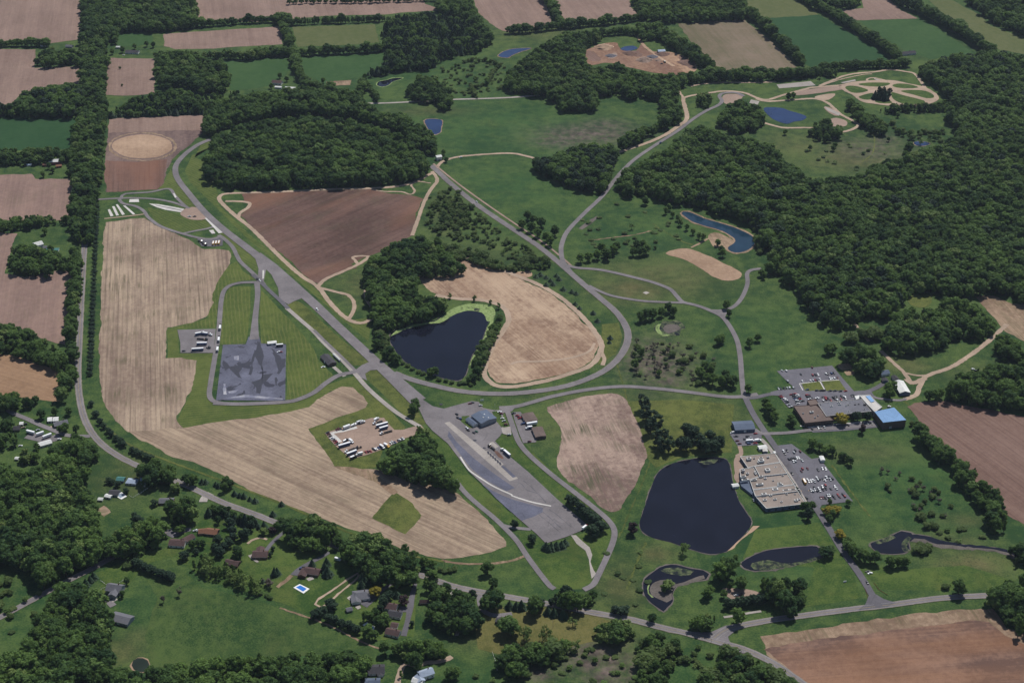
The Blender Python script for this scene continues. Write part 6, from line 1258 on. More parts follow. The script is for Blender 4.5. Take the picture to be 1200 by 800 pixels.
for q, s in (((250, 388), (4, 2.6, 1.6)), ((345, 405), (5, 3, 1.8)), ((330, 412), (3, 2, 1)), ((400, 372), (2, 1.6, .8)), ((292, 378), (1.4, 1.4, .6)), ((345, 380), (3, 1.2, 1)), ((395, 483), (4, 3.6, 2.4)), ((388, 488), (2, 2, 1.4)), ((460, 452), (2, 1.4, .8)), ((500, 480), (1.4, 1.2, .6)), ((345, 525), (3, 2, 1.2)), ((378, 538), (2, 2, 1)), ((335, 588), (6, 2, 1.4)), ((515, 516), (1.6, 1.2, .7)), ((440, 555), (1.4, 1.2, .7)), ((488, 582), (3, 2, 1.4)), ((495, 590), (5, 1.4, 1.0)), ((455, 628), (5, 2.4, 1.4)), ((540, 632), (6, 1.4, 1)), ((595, 628), (5, 1.2, 1)), ((368, 668), (4, 2.4, 1.8)), ((420, 672), (2.5, 1.6, 1)), ((375, 708), (3, 1.6, 1)), ((455, 702), (2.5, 1.6, 1)), ((545, 660), (1.6, 1.4, .8)), ((610, 660), (1.4, 1.2, .6)), ((505, 720), (1.6, 1.6, .8)), ((620, 712), (3, 2.2, 1.2)), ((640, 702), (2, 1.6, 1)), ((205, 530), (5, 2, 1.6)), ((220, 552), (6, 2, 1.2)), ((290, 552), (5, 1.4, 1.0)), ((205, 480), (2, 3, 2)), ((300, 496), (1.4, 4, .8)), ((240, 500), (2, 2, 1))):
    roof_unit(root, zM(*q), 5.0, o0, tuple(v * 1.35 for v in s), RF['white'] if s[0] > 2.4 else M['steel'])
p = zM(450, 345); mb = MB(); mb.box(-2, 2, -1.4, 1.4, 0, 2.8, WL['white'], 0, 0, RF['white']); g = G(*p); link("entrance_porch", mb.mesh("entrance_porch"), root, (g.x - o0.x, g.y - o0.y, 0), NS)
# --- the brown and grey school
o0 = G(970, 485); root = thing("school_building", "brown and grey flat roofed school joined to its north car park", "building", (o0.x, o0.y, 0))
flat_part(root, [zN(*v) for v in ((200, 405), (376, 396), (512, 515), (290, 538))], 6.0, WL['dark'], RF['brownflat'], o0, parapet=RF['brown'])
flat_part(root, [zN(*v) for v in ((306, 362), (372, 350), (398, 388), (330, 402))], 6.4, WL['dark'], RF['brownflat'], o0, parapet=RF['brown'])
flat_part(root, [zN(*v) for v in ((388, 384), (730, 352), (806, 446), (455, 484))], 6.6, WL['dark'], RF['greyflat'], o0, parapet=RF['pale'])
flat_part(root, [zN(*v) for v in ((676, 326), (712, 318), (724, 340), (690, 352))], 5, WL['white'], RF['white'], o0, wins=False)
flat_part(root, [zN(*v) for v in ((715, 322), (795, 318), (850, 378), (890, 412), (835, 452), (780, 395))], 7.0, WL['grey'], RF['pale'], o0, parapet=RF['white'])
flat_part(root, [zN(*v) for v in ((762, 326), (795, 322), (832, 366), (806, 374))], 7.6, WL['blue'], RF['blue'], o0, "link_roof", wins=False)
for q, s, m in (((340, 455), (4.5, 2.5, 1.6), 'white'), ((275, 462), (1.8, 1.6, 1), 'white'), ((368, 495), (2, 1.6, 1), 'white'), ((390, 480), (1.6, 1.4, .8), 'white'), ((550, 380), (3, 2, 1.4), 'white'), ((560, 395), (3, 2, 1.4), 'white'), ((495, 408), (3.2, 2, 1.2), 'white'), ((410, 395), (2, 1.4, .8), 'pale'), ((610, 405), (2.4, 1.4, 1), 'white'), ((625, 398), (2, 1.4, 1), 'pale'), ((680, 396), (2, 1.4, .8), 'dark'), ((708, 392), (2, 1.4, .8), 'dark'), ((628, 452), (2.5, 1.4, .8), 'white'), ((755, 398), (3, 2, 1.4), 'dark'), ((752, 432), (2.5, 1.4, .8), 'white'), ((640, 380), (1.2, 1.2, .6), 'white'), ((470, 380), (1.4, 1.2, .7), 'white')):
    roof_unit(root, zN(*q), 6.5, o0, s, RF[m])
# gym with the blue metal roof
q = [zN(*v) for v in ((834, 450), (984, 418), (1078, 514), (900, 534))]
o0 = G(*zN(950, 520)); root = thing("gymnasium", "big dark gymnasium with bright blue metal roof", "building", (o0.x, o0.y, 0)); hh = 9.5
W_ = [G(v[0], v[1], hh) for v in q]; poly = [(w_.x - o0.x, w_.y - o0.y) for w_ in W_]
mb = MB(); mb.prism(poly, 0, hh, WL['dark']); link("wall", mb.mesh("wall"), root)
mb = MB(); mb.prism([(x * 1.015, y * 1.015) for x, y in poly], hh + .01, hh + .5, RF['blue'], RF['blue'], True); rfo = link("roof", mb.mesh("roof"), root)
A, B, C_, D = [Vector(v) for v in poly]
mb = MB()
for k in range(1, 14):
    u = k / 14; a, b = A.lerp(B, u), D.lerp(C_, u); d = (b - a).normalized(); n_ = Vector((-d.y, d.x)) * .07
    mb.prism([tuple(a - n_), tuple(b - n_), tuple(b + n_), tuple(a + n_)], hh + .5, hh + .58, RF['blue'])
link("roof_seam", mb.mesh("roof_seam"), rfo)["kind"] = "stuff"
md = MB(); md.box(-1.6, 1.6, -.06, .06, 0, 3.2, M['steel']); e = (C_ - D).normalized(); pt = D.lerp(C_, .35); link("door", md.mesh("door"), root, (pt.x + .02, pt.y - .08, .02), math.atan2(e.y, e.x))
# long barn with white roof
q1, q2 = zN(1015, 252), zN(1090, 262)
def shed_px(name, label, cat, px, h, rise, wall, roof, wins=True, ridge=True, over=.4):
    """gable building whose roof corners were read off: px = the four roof corners (a-b is one eave)"""
    W_ = [G(v[0], v[1], h) for v in px]; c = sum(W_, Vector()) / 4
    ab = ((W_[1] - W_[0]) + (W_[2] - W_[3])) / 2; bc = ((W_[2] - W_[1]) + (W_[3] - W_[0])) / 2; L, Wd = ab.length, bc.length
    rz = math.atan2(ab.y, ab.x)
    if Wd > L: L, Wd = Wd, L; rz = math.atan2(bc.y, bc.x)
    if rz > math.pi / 2: rz -= math.pi
    if rz < -math.pi / 2: rz += math.pi
    r = thing(name, label, cat, (c.x, c.y, 0), rz)
    a, b = gable(r, L - .8, Wd - .8, h, rise, wall, roof, over=over); openings(a, L - .8, Wd - .8, h, max(2, int(L / 7)), True, True)
    return r, L, Wd
shed_px("long_barn", "long barn with pale metal roof and blue walls at the track's end", "barn", [zN(985, 215), zN(1048, 205), zN(1122, 296), zN(1022, 308)], 4.2, 2.2, WL['blue'], RF['white'])
shed_px("farm_shed", "dark roofed shed above the long barn", "shed", [zN(962, 172), zN(1000, 165), zN(1032, 198), zN(985, 202)], 3.2, 1.4, WL['blue'], RF['dark'])
shed_px("farm_shed", "small dark roofed hut left of the long barn", "shed", [zN(886, 190), zN(930, 182), zN(940, 210), zN(895, 212)], 2.8, 1.2, WL['blue'], RF['dark'])
shed_px("farmhouse", "grey roofed house under the trees above the long barn", "house", [zN(868, 135), zN(925, 118), zN(958, 150), zN(880, 160)], 3.2, 2.2, WL['white'], RF['slate'])
shed_px("storage_shed", "long blue grey metal roofed shed beside the school road", "shed", [zM(122, 92), zM(275, 82), zM(300, 150), zM(135, 160)], 4.4, 2.0, WL['blue'], RF['slate'])
shed_px("office_cabin", "small white roofed cabin right of the staff car park", "cabin", [zM(318, 280), zM(385, 272), zM(395, 300), zM(330, 308)], 3.2, .8, WL['white'], RF['white'])
shed_px("office_cabin", "lower small pale cabin right of the staff car park", "cabin", [zM(355, 305), zM(395, 302), zM(400, 325), zM(362, 330)], 2.8, .7, WL['grey'], RF['pale'])
shed_px("boat_house", "small white hut on the bank of the big pond", "hut", [zM(115, 578), zM(168, 572), zM(174, 596), zM(120, 604)], 2.8, .9, WL['white'], RF['white'])
shed_px("canopy", "white roofed canopy at the right edge of the academy car park", "canopy", [zM(798, 362), zM(832, 358), zM(848, 392), zM(812, 396)], 3.4, .5, WL['white'], RF['white'])
# --- hangar by the apron
r_, L_, W2 = shed_px("hangar", "slate blue metal roofed hangar at the top of the apron", "hangar", [zH(210, 142), zH(335, 100), zH(418, 165), zH(292, 208)], 6.0, 1.6, WL['grey'], RF['slate'])
for x, y in ((-L_ * .1, 2.2), (L_ * .12, -2.6), (L_ * .3, 2.0)):
    mb = MB(); mb.box(-.8, .8, -.5, .5, 0, .9, RF['white']); link("roof_vent", mb.mesh("roof_vent"), r_, (x, y, 6.9))
shed_px("hangar_office", "low blue roofed annex in front of the hangar", "annex", [zH(168, 172), zH(210, 160), zH(275, 205), zH(228, 225)], 3.4, 1.2, WL['white'], RF['slate'])
for lb, q in (("brown roofed open shed nearer the loop road", ((608, 140), (690, 112), (740, 180), (640, 200))), ("brown roofed open shed with dark front on the truck car park", ((690, 240), (765, 232), (805, 298), (715, 322)))):
    o_, _, _ = shed_px("open_shed", lb, "shed", [zH(*v) for v in q], 3.6, .8, WL['dark'], RF['brownflat'])
z8 = Z(340, 390, 7.5)
shed_px("track_hut", "dark grey gable roofed hut between concrete lane and hay grass", "hut", [z8(268, 208), z8(330, 182), z8(412, 258), z8(335, 285)], 3.2, 1.8, WL['dark'], RF['dark'])
shed_px("observation_stand", "narrow white observation stand beside the concrete lane", "stand", [z8(372, 182), z8(386, 178), z8(448, 236), z8(434, 242)], 2.6, .5, WL['white'], RF['white'])
shed_px("pump_house", "white canopy at the top right of the skid pad", "canopy", [zS(602, 374), zS(660, 368), zS(664, 382), zS(606, 390)], 3.0, .5, WL['grey'], RF['white'])
# --- houses
z2, z3, z4, z5 = Z(100, 540, 6.667), Z(180, 590, 6.667), Z(310, 630, 6.667), Z(400, 660, 5.714)
zV, zL, zR, z6_ = Z(0, 470, 8.89), Z(0, 600, 4), Z(110, 220, 5.714), Z(540, 640, 5)
H = house
H("garden_shed", "small teal roofed outbuilding left of the pale blue houses", "shed", z2(248, 130), z2(305, 135), 7, 2.8, 1.6, WL['blue'], RF['teal'], chim=False)
H("house", "pale blue roofed bungalow in the middle of the roadside garden", "house", z2(325, 145), z2(402, 152), 9, 2.8, 2.0, WL['white'], RF['paleblue'], .5)
H("house", "pale blue house nearest the county road clump", "house", z2(430, 140), z2(495, 128), 9, 3.4, 2.4, WL['white'], RF['paleblue'], wing=(1, -6, 8, 7, .9))
H("pool_house", "grey roofed building beside the small white decked pool", "house", z2(190, 235), z2(262, 240), 9, 2.8, 2.0, WL['grey'], RF['dark'], chim=False)
H("garden_shed", "white shed just left of the pool building", "shed", z2(158, 262), z2(202, 272), 5, 2.4, 1.0, WL['white'], RF['white'], chim=False, nwin=1)
H("garden_shed", "lone white shed at the left end of the garden", "shed", z2(102, 290), z2(136, 292), 4, 2.2, 1.0, WL['white'], RF['white'], chim=False, nwin=1)
H("house", "dark grey roofed bungalow with brown end below the roadside clump", "house", z2(578, 302), z2(690, 300), 9, 2.8, 2.0, WL['brick'], RF['slate'] if False else RF['grey'])
H("house", "large brown roofed house at the top of the hay meadow", "house", z2(660, 622), z2(780, 630), 11, 2.9, 2.6, WL['white'], RF['brown'])
H("garage", "brown roofed garage joined to the large brown house court", "garage", z2(770, 612), z2(840, 575), 8, 2.8, 2.0, WL['white'], RF['brown'], chim=False)
H("house", "rusty orange roofed cottage, left of a pair", "house", z2(885, 540), z2(940, 535), 8, 2.8, 2.2, WL['brick'], RF['rust'], chim=False)
H("house", "rusty orange roofed cottage, right of a pair", "house", z2(945, 535), z2(1035, 545), 10, 2.9, 2.4, WL['dark'], RF['rust'])
H("house", "brown brick house with a white chimney at the drive loop", "house", z3(775, 382), z3(890, 382), 11, 2.9, 2.6, WL['brick'], RF['brown'], wing=(-1, 5, 12, 8, .95))
H("barn_shed", "brown roofed shed at the edge of the poplar line", "shed", z3(565, 442), z3(665, 460), 8, 2.8, 2.2, WL['brick'], RF['brown'], chim=False)
H("house", "brown roofed house above the blue swimming pool", "house", z4(315, 240), z4(430, 258), 10, 2.9, 2.4, WL['brick'], RF['brown'], wing=(-8, -4, 12, 8, .92))
H("house", "big grey roofed house beside the golden yellow tree", "house", z4(690, 440), z4(820, 425), 14, 3.0, 3.0, WL['white'], RF['grey'], .5, wing=(-6, -5, 12, 9, .95))
H("garden_shed", "small grey garden shed below the grey roofed house", "shed", z4(640, 555), z4(682, 545), 5, 2.3, 1.4, WL['grey'], RF['grey'], chim=False, nwin=1)
H("house", "uppermost brown roofed house on the long asphalt drive", "house", z4(945, 515), z4(1035, 530), 9, 3.0, 2.6, WL['white'], RF['brown'])
H("house", "second brown roofed house down the long asphalt drive", "house", z4(970, 575), z4(1070, 590), 9, 2.9, 2.4, WL['white'], RF['dark'])
H("garage", "small brown garage half hidden under trees by the drive", "garage", z5(335, 402), z5(378, 408), 7, 2.7, 1.8, WL['white'], RF['brown'], chim=False, nwin=1)
H("house", "lowest brown roofed house at the end of the long drive", "house", z5(302, 440), z5(390, 460), 9, 2.9, 2.4, WL['white'], RF['brown'])
H("house", "dark roofed house with white porch at the bottom edge", "house", z5(180, 700), z5(288, 695), 12, 2.9, 2.4, WL['white'], RF['dark'], wing=(4, -6, 5, 5, .8))
H("house", "dark slate roof cut by the bottom edge", "house", z5(160, 788), z5(258, 786), 11, 2.9, 2.2, WL['brick'], RF['slate'])
H("farmhouse", "tall white farmhouse with pale metal roof at the bottom edge", "house", z5(520, 735), z5(610, 705), 9, 4.5, 2.6, WL['white'], RF['paleblue'], wing=(-8, -4, 9, 7, .8))
H("farm_shed", "low pale shed in front of the white farmhouse", "shed", z5(478, 770), z5(545, 785), 7, 3.0, 1.4, WL['white'], RF['white'], chim=False)
H("playhouse", "little wooden playhouse on the lawn right of the drive", "playhouse", z5(525, 248), z5(585, 245), 4, 2.4, 2.2, M['timber'], RF['brown'], chim=False, nwin=1)
H("garage", "dark flat hut at the end of the county road drive", "hut", z6_(208, 425), z6_(248, 432), 6, 2.8, .8, WL['dark'], RF['dark'], chim=False, nwin=1)
H("garden_shed", "small dark shed at the lower left of the dry lawn", "shed", z6_(290, 580), z6_(330, 590), 5, 2.3, .9, WL['grey'], RF['dark'], chim=False, nwin=1)
H("house", "grey gabled house with white fences at the hay meadow", "house", zL(505, 340), zL(572, 350), 12, 4.4, 3.6, WL['grey'], RF['grey'], wing=(2, -6, 12, 8, .9))
H("barn_shed", "grey roofed garage with pale gable below the gabled house", "garage", zL(525, 478), zL(612, 500), 13, 3.4, 2.6, WL['paleblue'] if 'paleblue' in WL else WL['grey'], RF['slate'] if False else RF['grey'], chim=False, big=True)
H("village_house", "white roofed house, left half, above the village street", "house", zV(498, 182), zV(540, 178), 8, 2.8, 1.4, WL['white'], RF['white'], chim=False, nwin=2)
H("village_house", "white roofed house, right half, above the village street", "house", zV(555, 180), zV(605, 176), 8, 2.8, 1.4, WL['white'], RF['white'], chim=False, nwin=2)
H("village_house", "long grey roofed house by the county road's bend", "house", zV(560, 232), zV(700, 200), 9, 2.8, 2.2, WL['dark'], RF['grey'])
H("village_house", "white roofed long shed below the village trailers", "shed", zV(398, 445), zV(530, 408), 8, 2.8, 1.6, WL['white'], RF['white'], chim=False)
H("village_house", "grey roofed house at the left village edge", "house", zV(15, 268), zV(95, 250), 8, 2.8, 2.0, WL['white'], RF['grey'])
H("village_house", "dark roofed house in the middle of the left village", "house", zV(140, 270), zV(205, 265), 8, 2.8, 2.0, WL['dark'], RF['dark'])
H("village_house", "small white roofed hut near the village street's upper end", "hut", zV(205, 225), zV(240, 222), 5, 2.5, 1.0, WL['white'], RF['white'], chim=False, nwin=1)
H("village_house", "pale blue roof at the left edge of the village", "house", zV(-20, 350), zV(15, 330), 7, 2.7, 1.6, WL['white'], RF['paleblue'], chim=False, nwin=1)
H("village_house", "low grey roof under the left village trees", "house", zV(5, 430), zV(60, 420), 7, 2.6, 1.5, WL['grey'], RF['grey'], chim=False, nwin=1)
H("barn_shed", "little red shed with white gable below the village", "shed", zV(235, 575), zV(262, 560), 6, 2.8, 1.8, WL['red'], RF['rust'], chim=False, nwin=1)
H("garden_shed", "tiny white shed under the red shed", "shed", zV(160, 585), zV(195, 588), 4, 2.2, .8, WL['white'], RF['white'], chim=False, nwin=1)
zF = Z(0, 200, 4)
H("barn", "white roofed barn of the farm between tan fields", "barn", zF(160, 342), zF(195, 332), 12, 4.5, 2.6, WL['white'], RF['white'], chim=False)
H("farm_shed", "small white lean shed left of the farm barn", "shed", zF(150, 358), zF(168, 358), 7, 3, 1.2, WL['white'], RF['white'], chim=False, nwin=1)
H("farm_shed", "small grey shed right of the farm barn", "shed", zF(202, 356), zF(220, 354), 7, 3, 1.4, WL['grey'], RF['grey'], chim=False, nwin=1)
H("farm_shed", "low teal roofed shed of the farm between tan fields", "shed", zF(218, 368), zF(275, 366), 7, 2.8, 1.0, WL['white'], RF['teal'], chim=False)
H("house", "grey roofed roadside house at the driving course entry", "house", zF(400, 132), zF(438, 138), 10, 3, 2.4, WL['white'], RF['grey'])
zq = Z(0, 0, 4)
H("barn", "barn with white roof and red walls at the left green field", "barn", zq(232, 750), zq(285, 748), 11, 5, 2.6, WL['red'], RF['white'], chim=False)
H("farm_shed", "rusty roofed annex left of the red barn", "shed", zq(202, 768), zq(224, 768), 6, 3, 1.2, WL['red'], RF['rust'], chim=False, nwin=1)
H("farm_shed", "rusty roofed annex right of the red barn", "shed", zq(262, 775), zq(288, 772), 6, 3, 1.2, WL['red'], RF['rust'], chim=False, nwin=1)
H("farm_shed", "tiny pale shed left of the red barn yard", "shed", zq(125, 770), zq(146, 768), 4, 2.5, .8, WL['white'], RF['paleblue'], chim=False, nwin=1)
H("house", "dark roofed house by the upper left paddock", "house", zq(590, 238), zq(650, 240), 12, 3, 2.6, WL['white'], RF['dark'])
H("farm_shed", "small white shed by the upper left paddock", "shed", zq(545, 218), zq(562, 218), 6, 3, 1.2, WL['white'], RF['white'], chim=False, nwin=1)
H("house", "pale house in the clump between two tan fields", "house", zq(190, 205), zq(220, 203), 9, 3.4, 2.4, WL['white'], RF['pale'])
H("house", "grey house right of the clump between two tan fields", "house", zq(310, 212), zq(340, 214), 9, 3.2, 2.2, WL['grey'], RF['grey'])
zp = Z(300, 0, 4)
H("farmhouse", "purple brown roofed farmhouse beside the far pasture", "house", zp(78, 378), zp(122, 382), 12, 4, 3.0, WL['white'], RF['brown'])
H("farm_shed", "white shed below the purple brown roofed farmhouse", "shed", zp(90, 405), zp(120, 407), 6, 2.8, 1.0, WL['white'], RF['white'], chim=False, nwin=1)
H("farm_shed", "long white shed right of the purple brown roofed farmhouse", "shed", zp(138, 408), zp(184, 411), 7, 2.8, 1.2, WL['white'], RF['white'], chim=False)
H("farm_shed", "low white shed in the far pasture", "shed", zp(248, 393), zp(282, 392), 7, 3, 1.2, WL['white'], RF['paleblue'], chim=False)
H("farmhouse", "long dark roofed house below the far green fields", "house", (1053, 62), (1072, 60), 12, 3.4, 2.8, WL['white'], RF['dark'])
H("pavilion", "white pavilion at the corner of the big rounded wood", "pavilion", (511, 183), (517, 182), 8, 6.0, 1.5, WL['white'], RF['white'], chim=False, nwin=2)
H("screening_plant", "white roofed screening plant in the quarry", "shed", (771, 59), (779, 58.5), 10, 5, 2, WL['grey'], RF['paleblue'], chim=False, nwin=2)
# --- swimming pools
def pool(label, px, deck, wmat):
    W_ = [G(*v) for v in deck]; c = sum(W_, Vector()) / len(W_); r = thing("swimming_pool", label, "swimming pool", (c.x, c.y, 0))
    mb = MB(); mb.prism([(v.x - c.x, v.y - c.y) for v in W_], 0, .62, M['whitewood']); link("pool_deck", mb.mesh("pool_deck"), r)
    Q = [G(*v) for v in px]; mb = MB(); mb.prism([(v.x - c.x, v.y - c.y) for v in Q], .62, .66, wmat); link("pool_water", mb.mesh("pool_water"), r)
pw = flat("pool_water_blue", (.03, .16, .52), .1, 0, .5, .1); pw2 = flat("pool_water_turquoise", (.10, .50, .55), .1, 0, .5, .1); pw3 = flat("pool_cover_grey", (.20, .25, .32), .5, 0, .3, .1)
pool("blue rectangular swimming pool with white deck behind the brown house", [z4(245, 388), z4(280, 372), z4(330, 400), z4(302, 422)], [z4(225, 390), z4(275, 362), z4(352, 400), z4(305, 436)], pw)
pool("turquoise kidney swimming pool with white deck under the hedge", [z4(782, 685), z4(808, 672), z4(822, 690), z4(850, 700), z4(845, 712), z4(815, 704)], [z4(768, 682), z4(800, 660), z4(830, 680), z4(862, 695), z4(855, 722), z4(810, 705)], pw2)
pool("grey covered swimming pool with white deck on the left", [z2(245, 268), z2(285, 252), z2(310, 275), z2(275, 292)], [z2(228, 272), z2(285, 245), z2(325, 278), z2(282, 302)], pw3)
for lb, q in (("pale terrace left of the grey roofed house", [z4(642, 470), z4(690, 440), z4(700, 462), z4(670, 492)]), ("tan corner slab of the grey house drive", [z4(708, 540), z4(745, 525), z4(755, 548), z4(728, 560)]), ("white terrace behind the pool house", [z4(325, 320), z4(370, 300), z4(388, 322), z4(345, 338)]), ("pale terrace of the brick house by the loop", [z3(738, 405), z3(770, 395), z3(790, 425), z3(825, 455), z3(805, 460), z3(760, 430)]), ("pale walk by the gabled house garage", [zL(520, 412), zL(545, 402), zL(552, 410), zL(528, 422)])):
    area("terrace", lb, "terrace", q, ZR, M['concrete'])
# --- fences
def fence(name, label, px, hgt, mat, sp=3.0, rails=2):
    W_ = [G(*q) for q in px]; r = thing(name, label, "fence", (W_[0].x, W_[0].y, 0))
    pm = MB(); pm.box(-.09, .09, -.09, .09, 0, hgt + .1, mat); pme = pm.mesh("post")
    for a, b in zip(W_, W_[1:]):
        d = b - a; L = d.length; n = max(1, int(L / sp)); rz = math.atan2(d.y, d.x)
        for k in range(n + 1): q = a + d * (k / n) - W_[0]; link("post", pme, r, (q.x, q.y, 0), rz)
        for k in range(rails):
            z = hgt * (k + 1) / (rails + .4); mb = MB(); mb.box(0, L, -.14, -.09, z - .09, z + .09, mat); q = a - W_[0]; link("rail", mb.mesh("rail"), r, (q.x, q.y, 0), rz)
fence("garden_fence", "white garden fence running down from the pale blue house", [z2(502, 205), z2(440, 250), z2(370, 290), z2(345, 275)], 1.6, M['whitewood'])
fence("garden_fence", "white fence left of the gabled house, upper run", [zL(472, 322), zL(500, 342)], 1.6, M['whitewood'])
fence("garden_fence", "white fence left of the gabled house, lower run", [zL(470, 365), zL(498, 352)], 1.6, M['whitewood'])
fence("garden_fence", "white fence right of the gabled house", [zL(560, 332), zL(590, 312)], 1.6, M['whitewood'])
fence("rail_fence", "red brown rail fence at the right mouth of the school road", [(1024, 683), (1030, 691), (1040, 697)], 1.0, WL['red'], 2.5)
fence("rail_fence", "red brown rail fence at the left mouth of the school road", [(1014, 690), (1017, 700)], 1.0, WL['red'], 2.5)
fence("white_fence", "white rail fence in the bottom meadow", [z6_(185, 620), z6_(200, 660), z6_(213, 725)], 1.2, M['whitewood'], 3)
# --- poles, signs
def pole(label, px, hgt=9.5):
    p = G(*px); r = thing("utility_pole", label, "utility pole", (p.x, p.y, 0))
    mb = MB(); mb.tube((0, 0, -.5), (0, 0, hgt), .17, .11, M['timber'], 8); link("shaft", mb.mesh("shaft"), r)
    mb = MB(); mb.box(-1.2, 1.2, -.07, .07, hgt - .9, hgt - .72, M['timber']); c = link("crossarm", mb.mesh("crossarm"), r)
    mi = MB(); mi.tube((0, 0, 0), (0, 0, .2), .05, .04, M['steel'], 6); im = mi.mesh("insulator")
    for x in (-1.1, -.4, .4, 1.1): link("insulator", im, c, (x, 0, hgt - .72))
for lb, q in (("wooden utility pole alone on the dry lawn", (648, 735)), ("wooden utility pole below the stubble field's lower tip", (521, 664)), ("wooden utility pole by the hut drive", (582, 720)), ("wooden utility pole beside the village street mouth", (86, 507)), ("wooden utility pole at the county road junction", (833, 757))): pole(lb, q)
p = G(*zH(300, 36)); r = thing("billboard", "white billboard on posts above the hangar car park", "billboard", (p.x, p.y, 0), EW)
mb = MB(); mb.box(-2.2, 2.2, -.1, .1, 1.2, 3.4, M['whitewood']); link("panel", mb.mesh("panel"), r)
mb = MB(); mb.box(-.1, .1, -.1, .1, 0, 1.2, M['steel']); pm = mb.mesh("post"); link("post", pm, r, (-1.6, 0, 0)); link("post", pm, r, (1.6, 0, 0))
def mast(label, px, hgt, name="flagpole"):
    p = G(*px); r = thing(name, label, "flagpole", (p.x, p.y, 0)); mb = MB(); mb.tube((0, 0, 0), (0, 0, hgt), .11, .05, M['whitewood'], 8); link("shaft", mb.mesh("shaft"), r)
    mb = MB(); mb.tube((0, 0, hgt), (0, 0, hgt + .25), .14, .14, M['steel'], 8); link("finial", mb.mesh("finial"), r)
mast("white flagpole beside the hangar's right corner", zH(400, 105), 9)
for lb, q, sz in (("white roadside sign on the bright lawn by the school road", (990, 682), (3.5, 1.5)),):
    p = G(*q); r = thing("road_sign", lb, "sign", (p.x, p.y, 0), EW); mb = MB(); mb.box(-sz[0] / 2, sz[0] / 2, -.12, .12, .4, .4 + sz[1], M['whitewood']); link("panel", mb.mesh("panel"), r); mb = MB(); mb.box(-sz[0] * .35, sz[0] * .35, -.2, .2, 0, .4, WL['brick']); link("plinth", mb.mesh("plinth"), r)
# quarry spoil heaps
for lb, q, rr, hh, m in (("dark conical spoil heap in the middle of the quarry", (755, 71), 13, 7, 'gravel2'), ("long dark spoil heap above the middle of the quarry", (738, 63), 12, 5, 'brown2'), ("small grey gravel heap right of the middle heap", (765, 67), 9, 4, 'lot'), ("grey gravel heap at the quarry's left", (716, 66), 9, 4, 'lot'), ("small tan heap by the quarry track", (771, 71), 6, 3, 'gravel2'), ("red earth heap behind the quarry plant", (776, 64), 12, 5, 'brown2'), ("pale sand bank at the quarry's upper left", (708, 56), 16, 7, 'sand'), ("red earth bank at the quarry's right end", (806, 74), 16, 5, 'brown2')):
    p = G(*q); mb = MB(); n = 14; rings = [(1, 0), (.72, .36), (.42, .72), (.16, .97), (0.02, 1.0)]; V = []
    for k, (a, b) in enumerate(rings):
        for j in range(n):
            t_ = 6.283 * j / n; w_ = 1 + .16 * math.sin(3 * t_ + k) + RNG.uniform(-.07, .07); V.append((rr * 1.25 * a * w_ * math.cos(t_), rr * a * w_ * math.sin(t_), hh * b - (.2 if k == 0 else 0)))
    mb.v = V; ix = mb.mi(M[m])
    for k in range(len(rings) - 1):
        for j in range(n): mb.f.append((k * n + j, k * n + (j + 1) % n, (k + 1) * n + (j + 1) % n, (k + 1) * n + j)); mb.m.append(ix)
    mb.f.append(tuple(range((len(rings) - 1) * n, len(rings) * n))); mb.m.append(ix)
    o = link("spoil_heap", mb.mesh("spoil_heap"), None, (p.x, p.y, ZT)); tag(o, lb, "spoil heap")
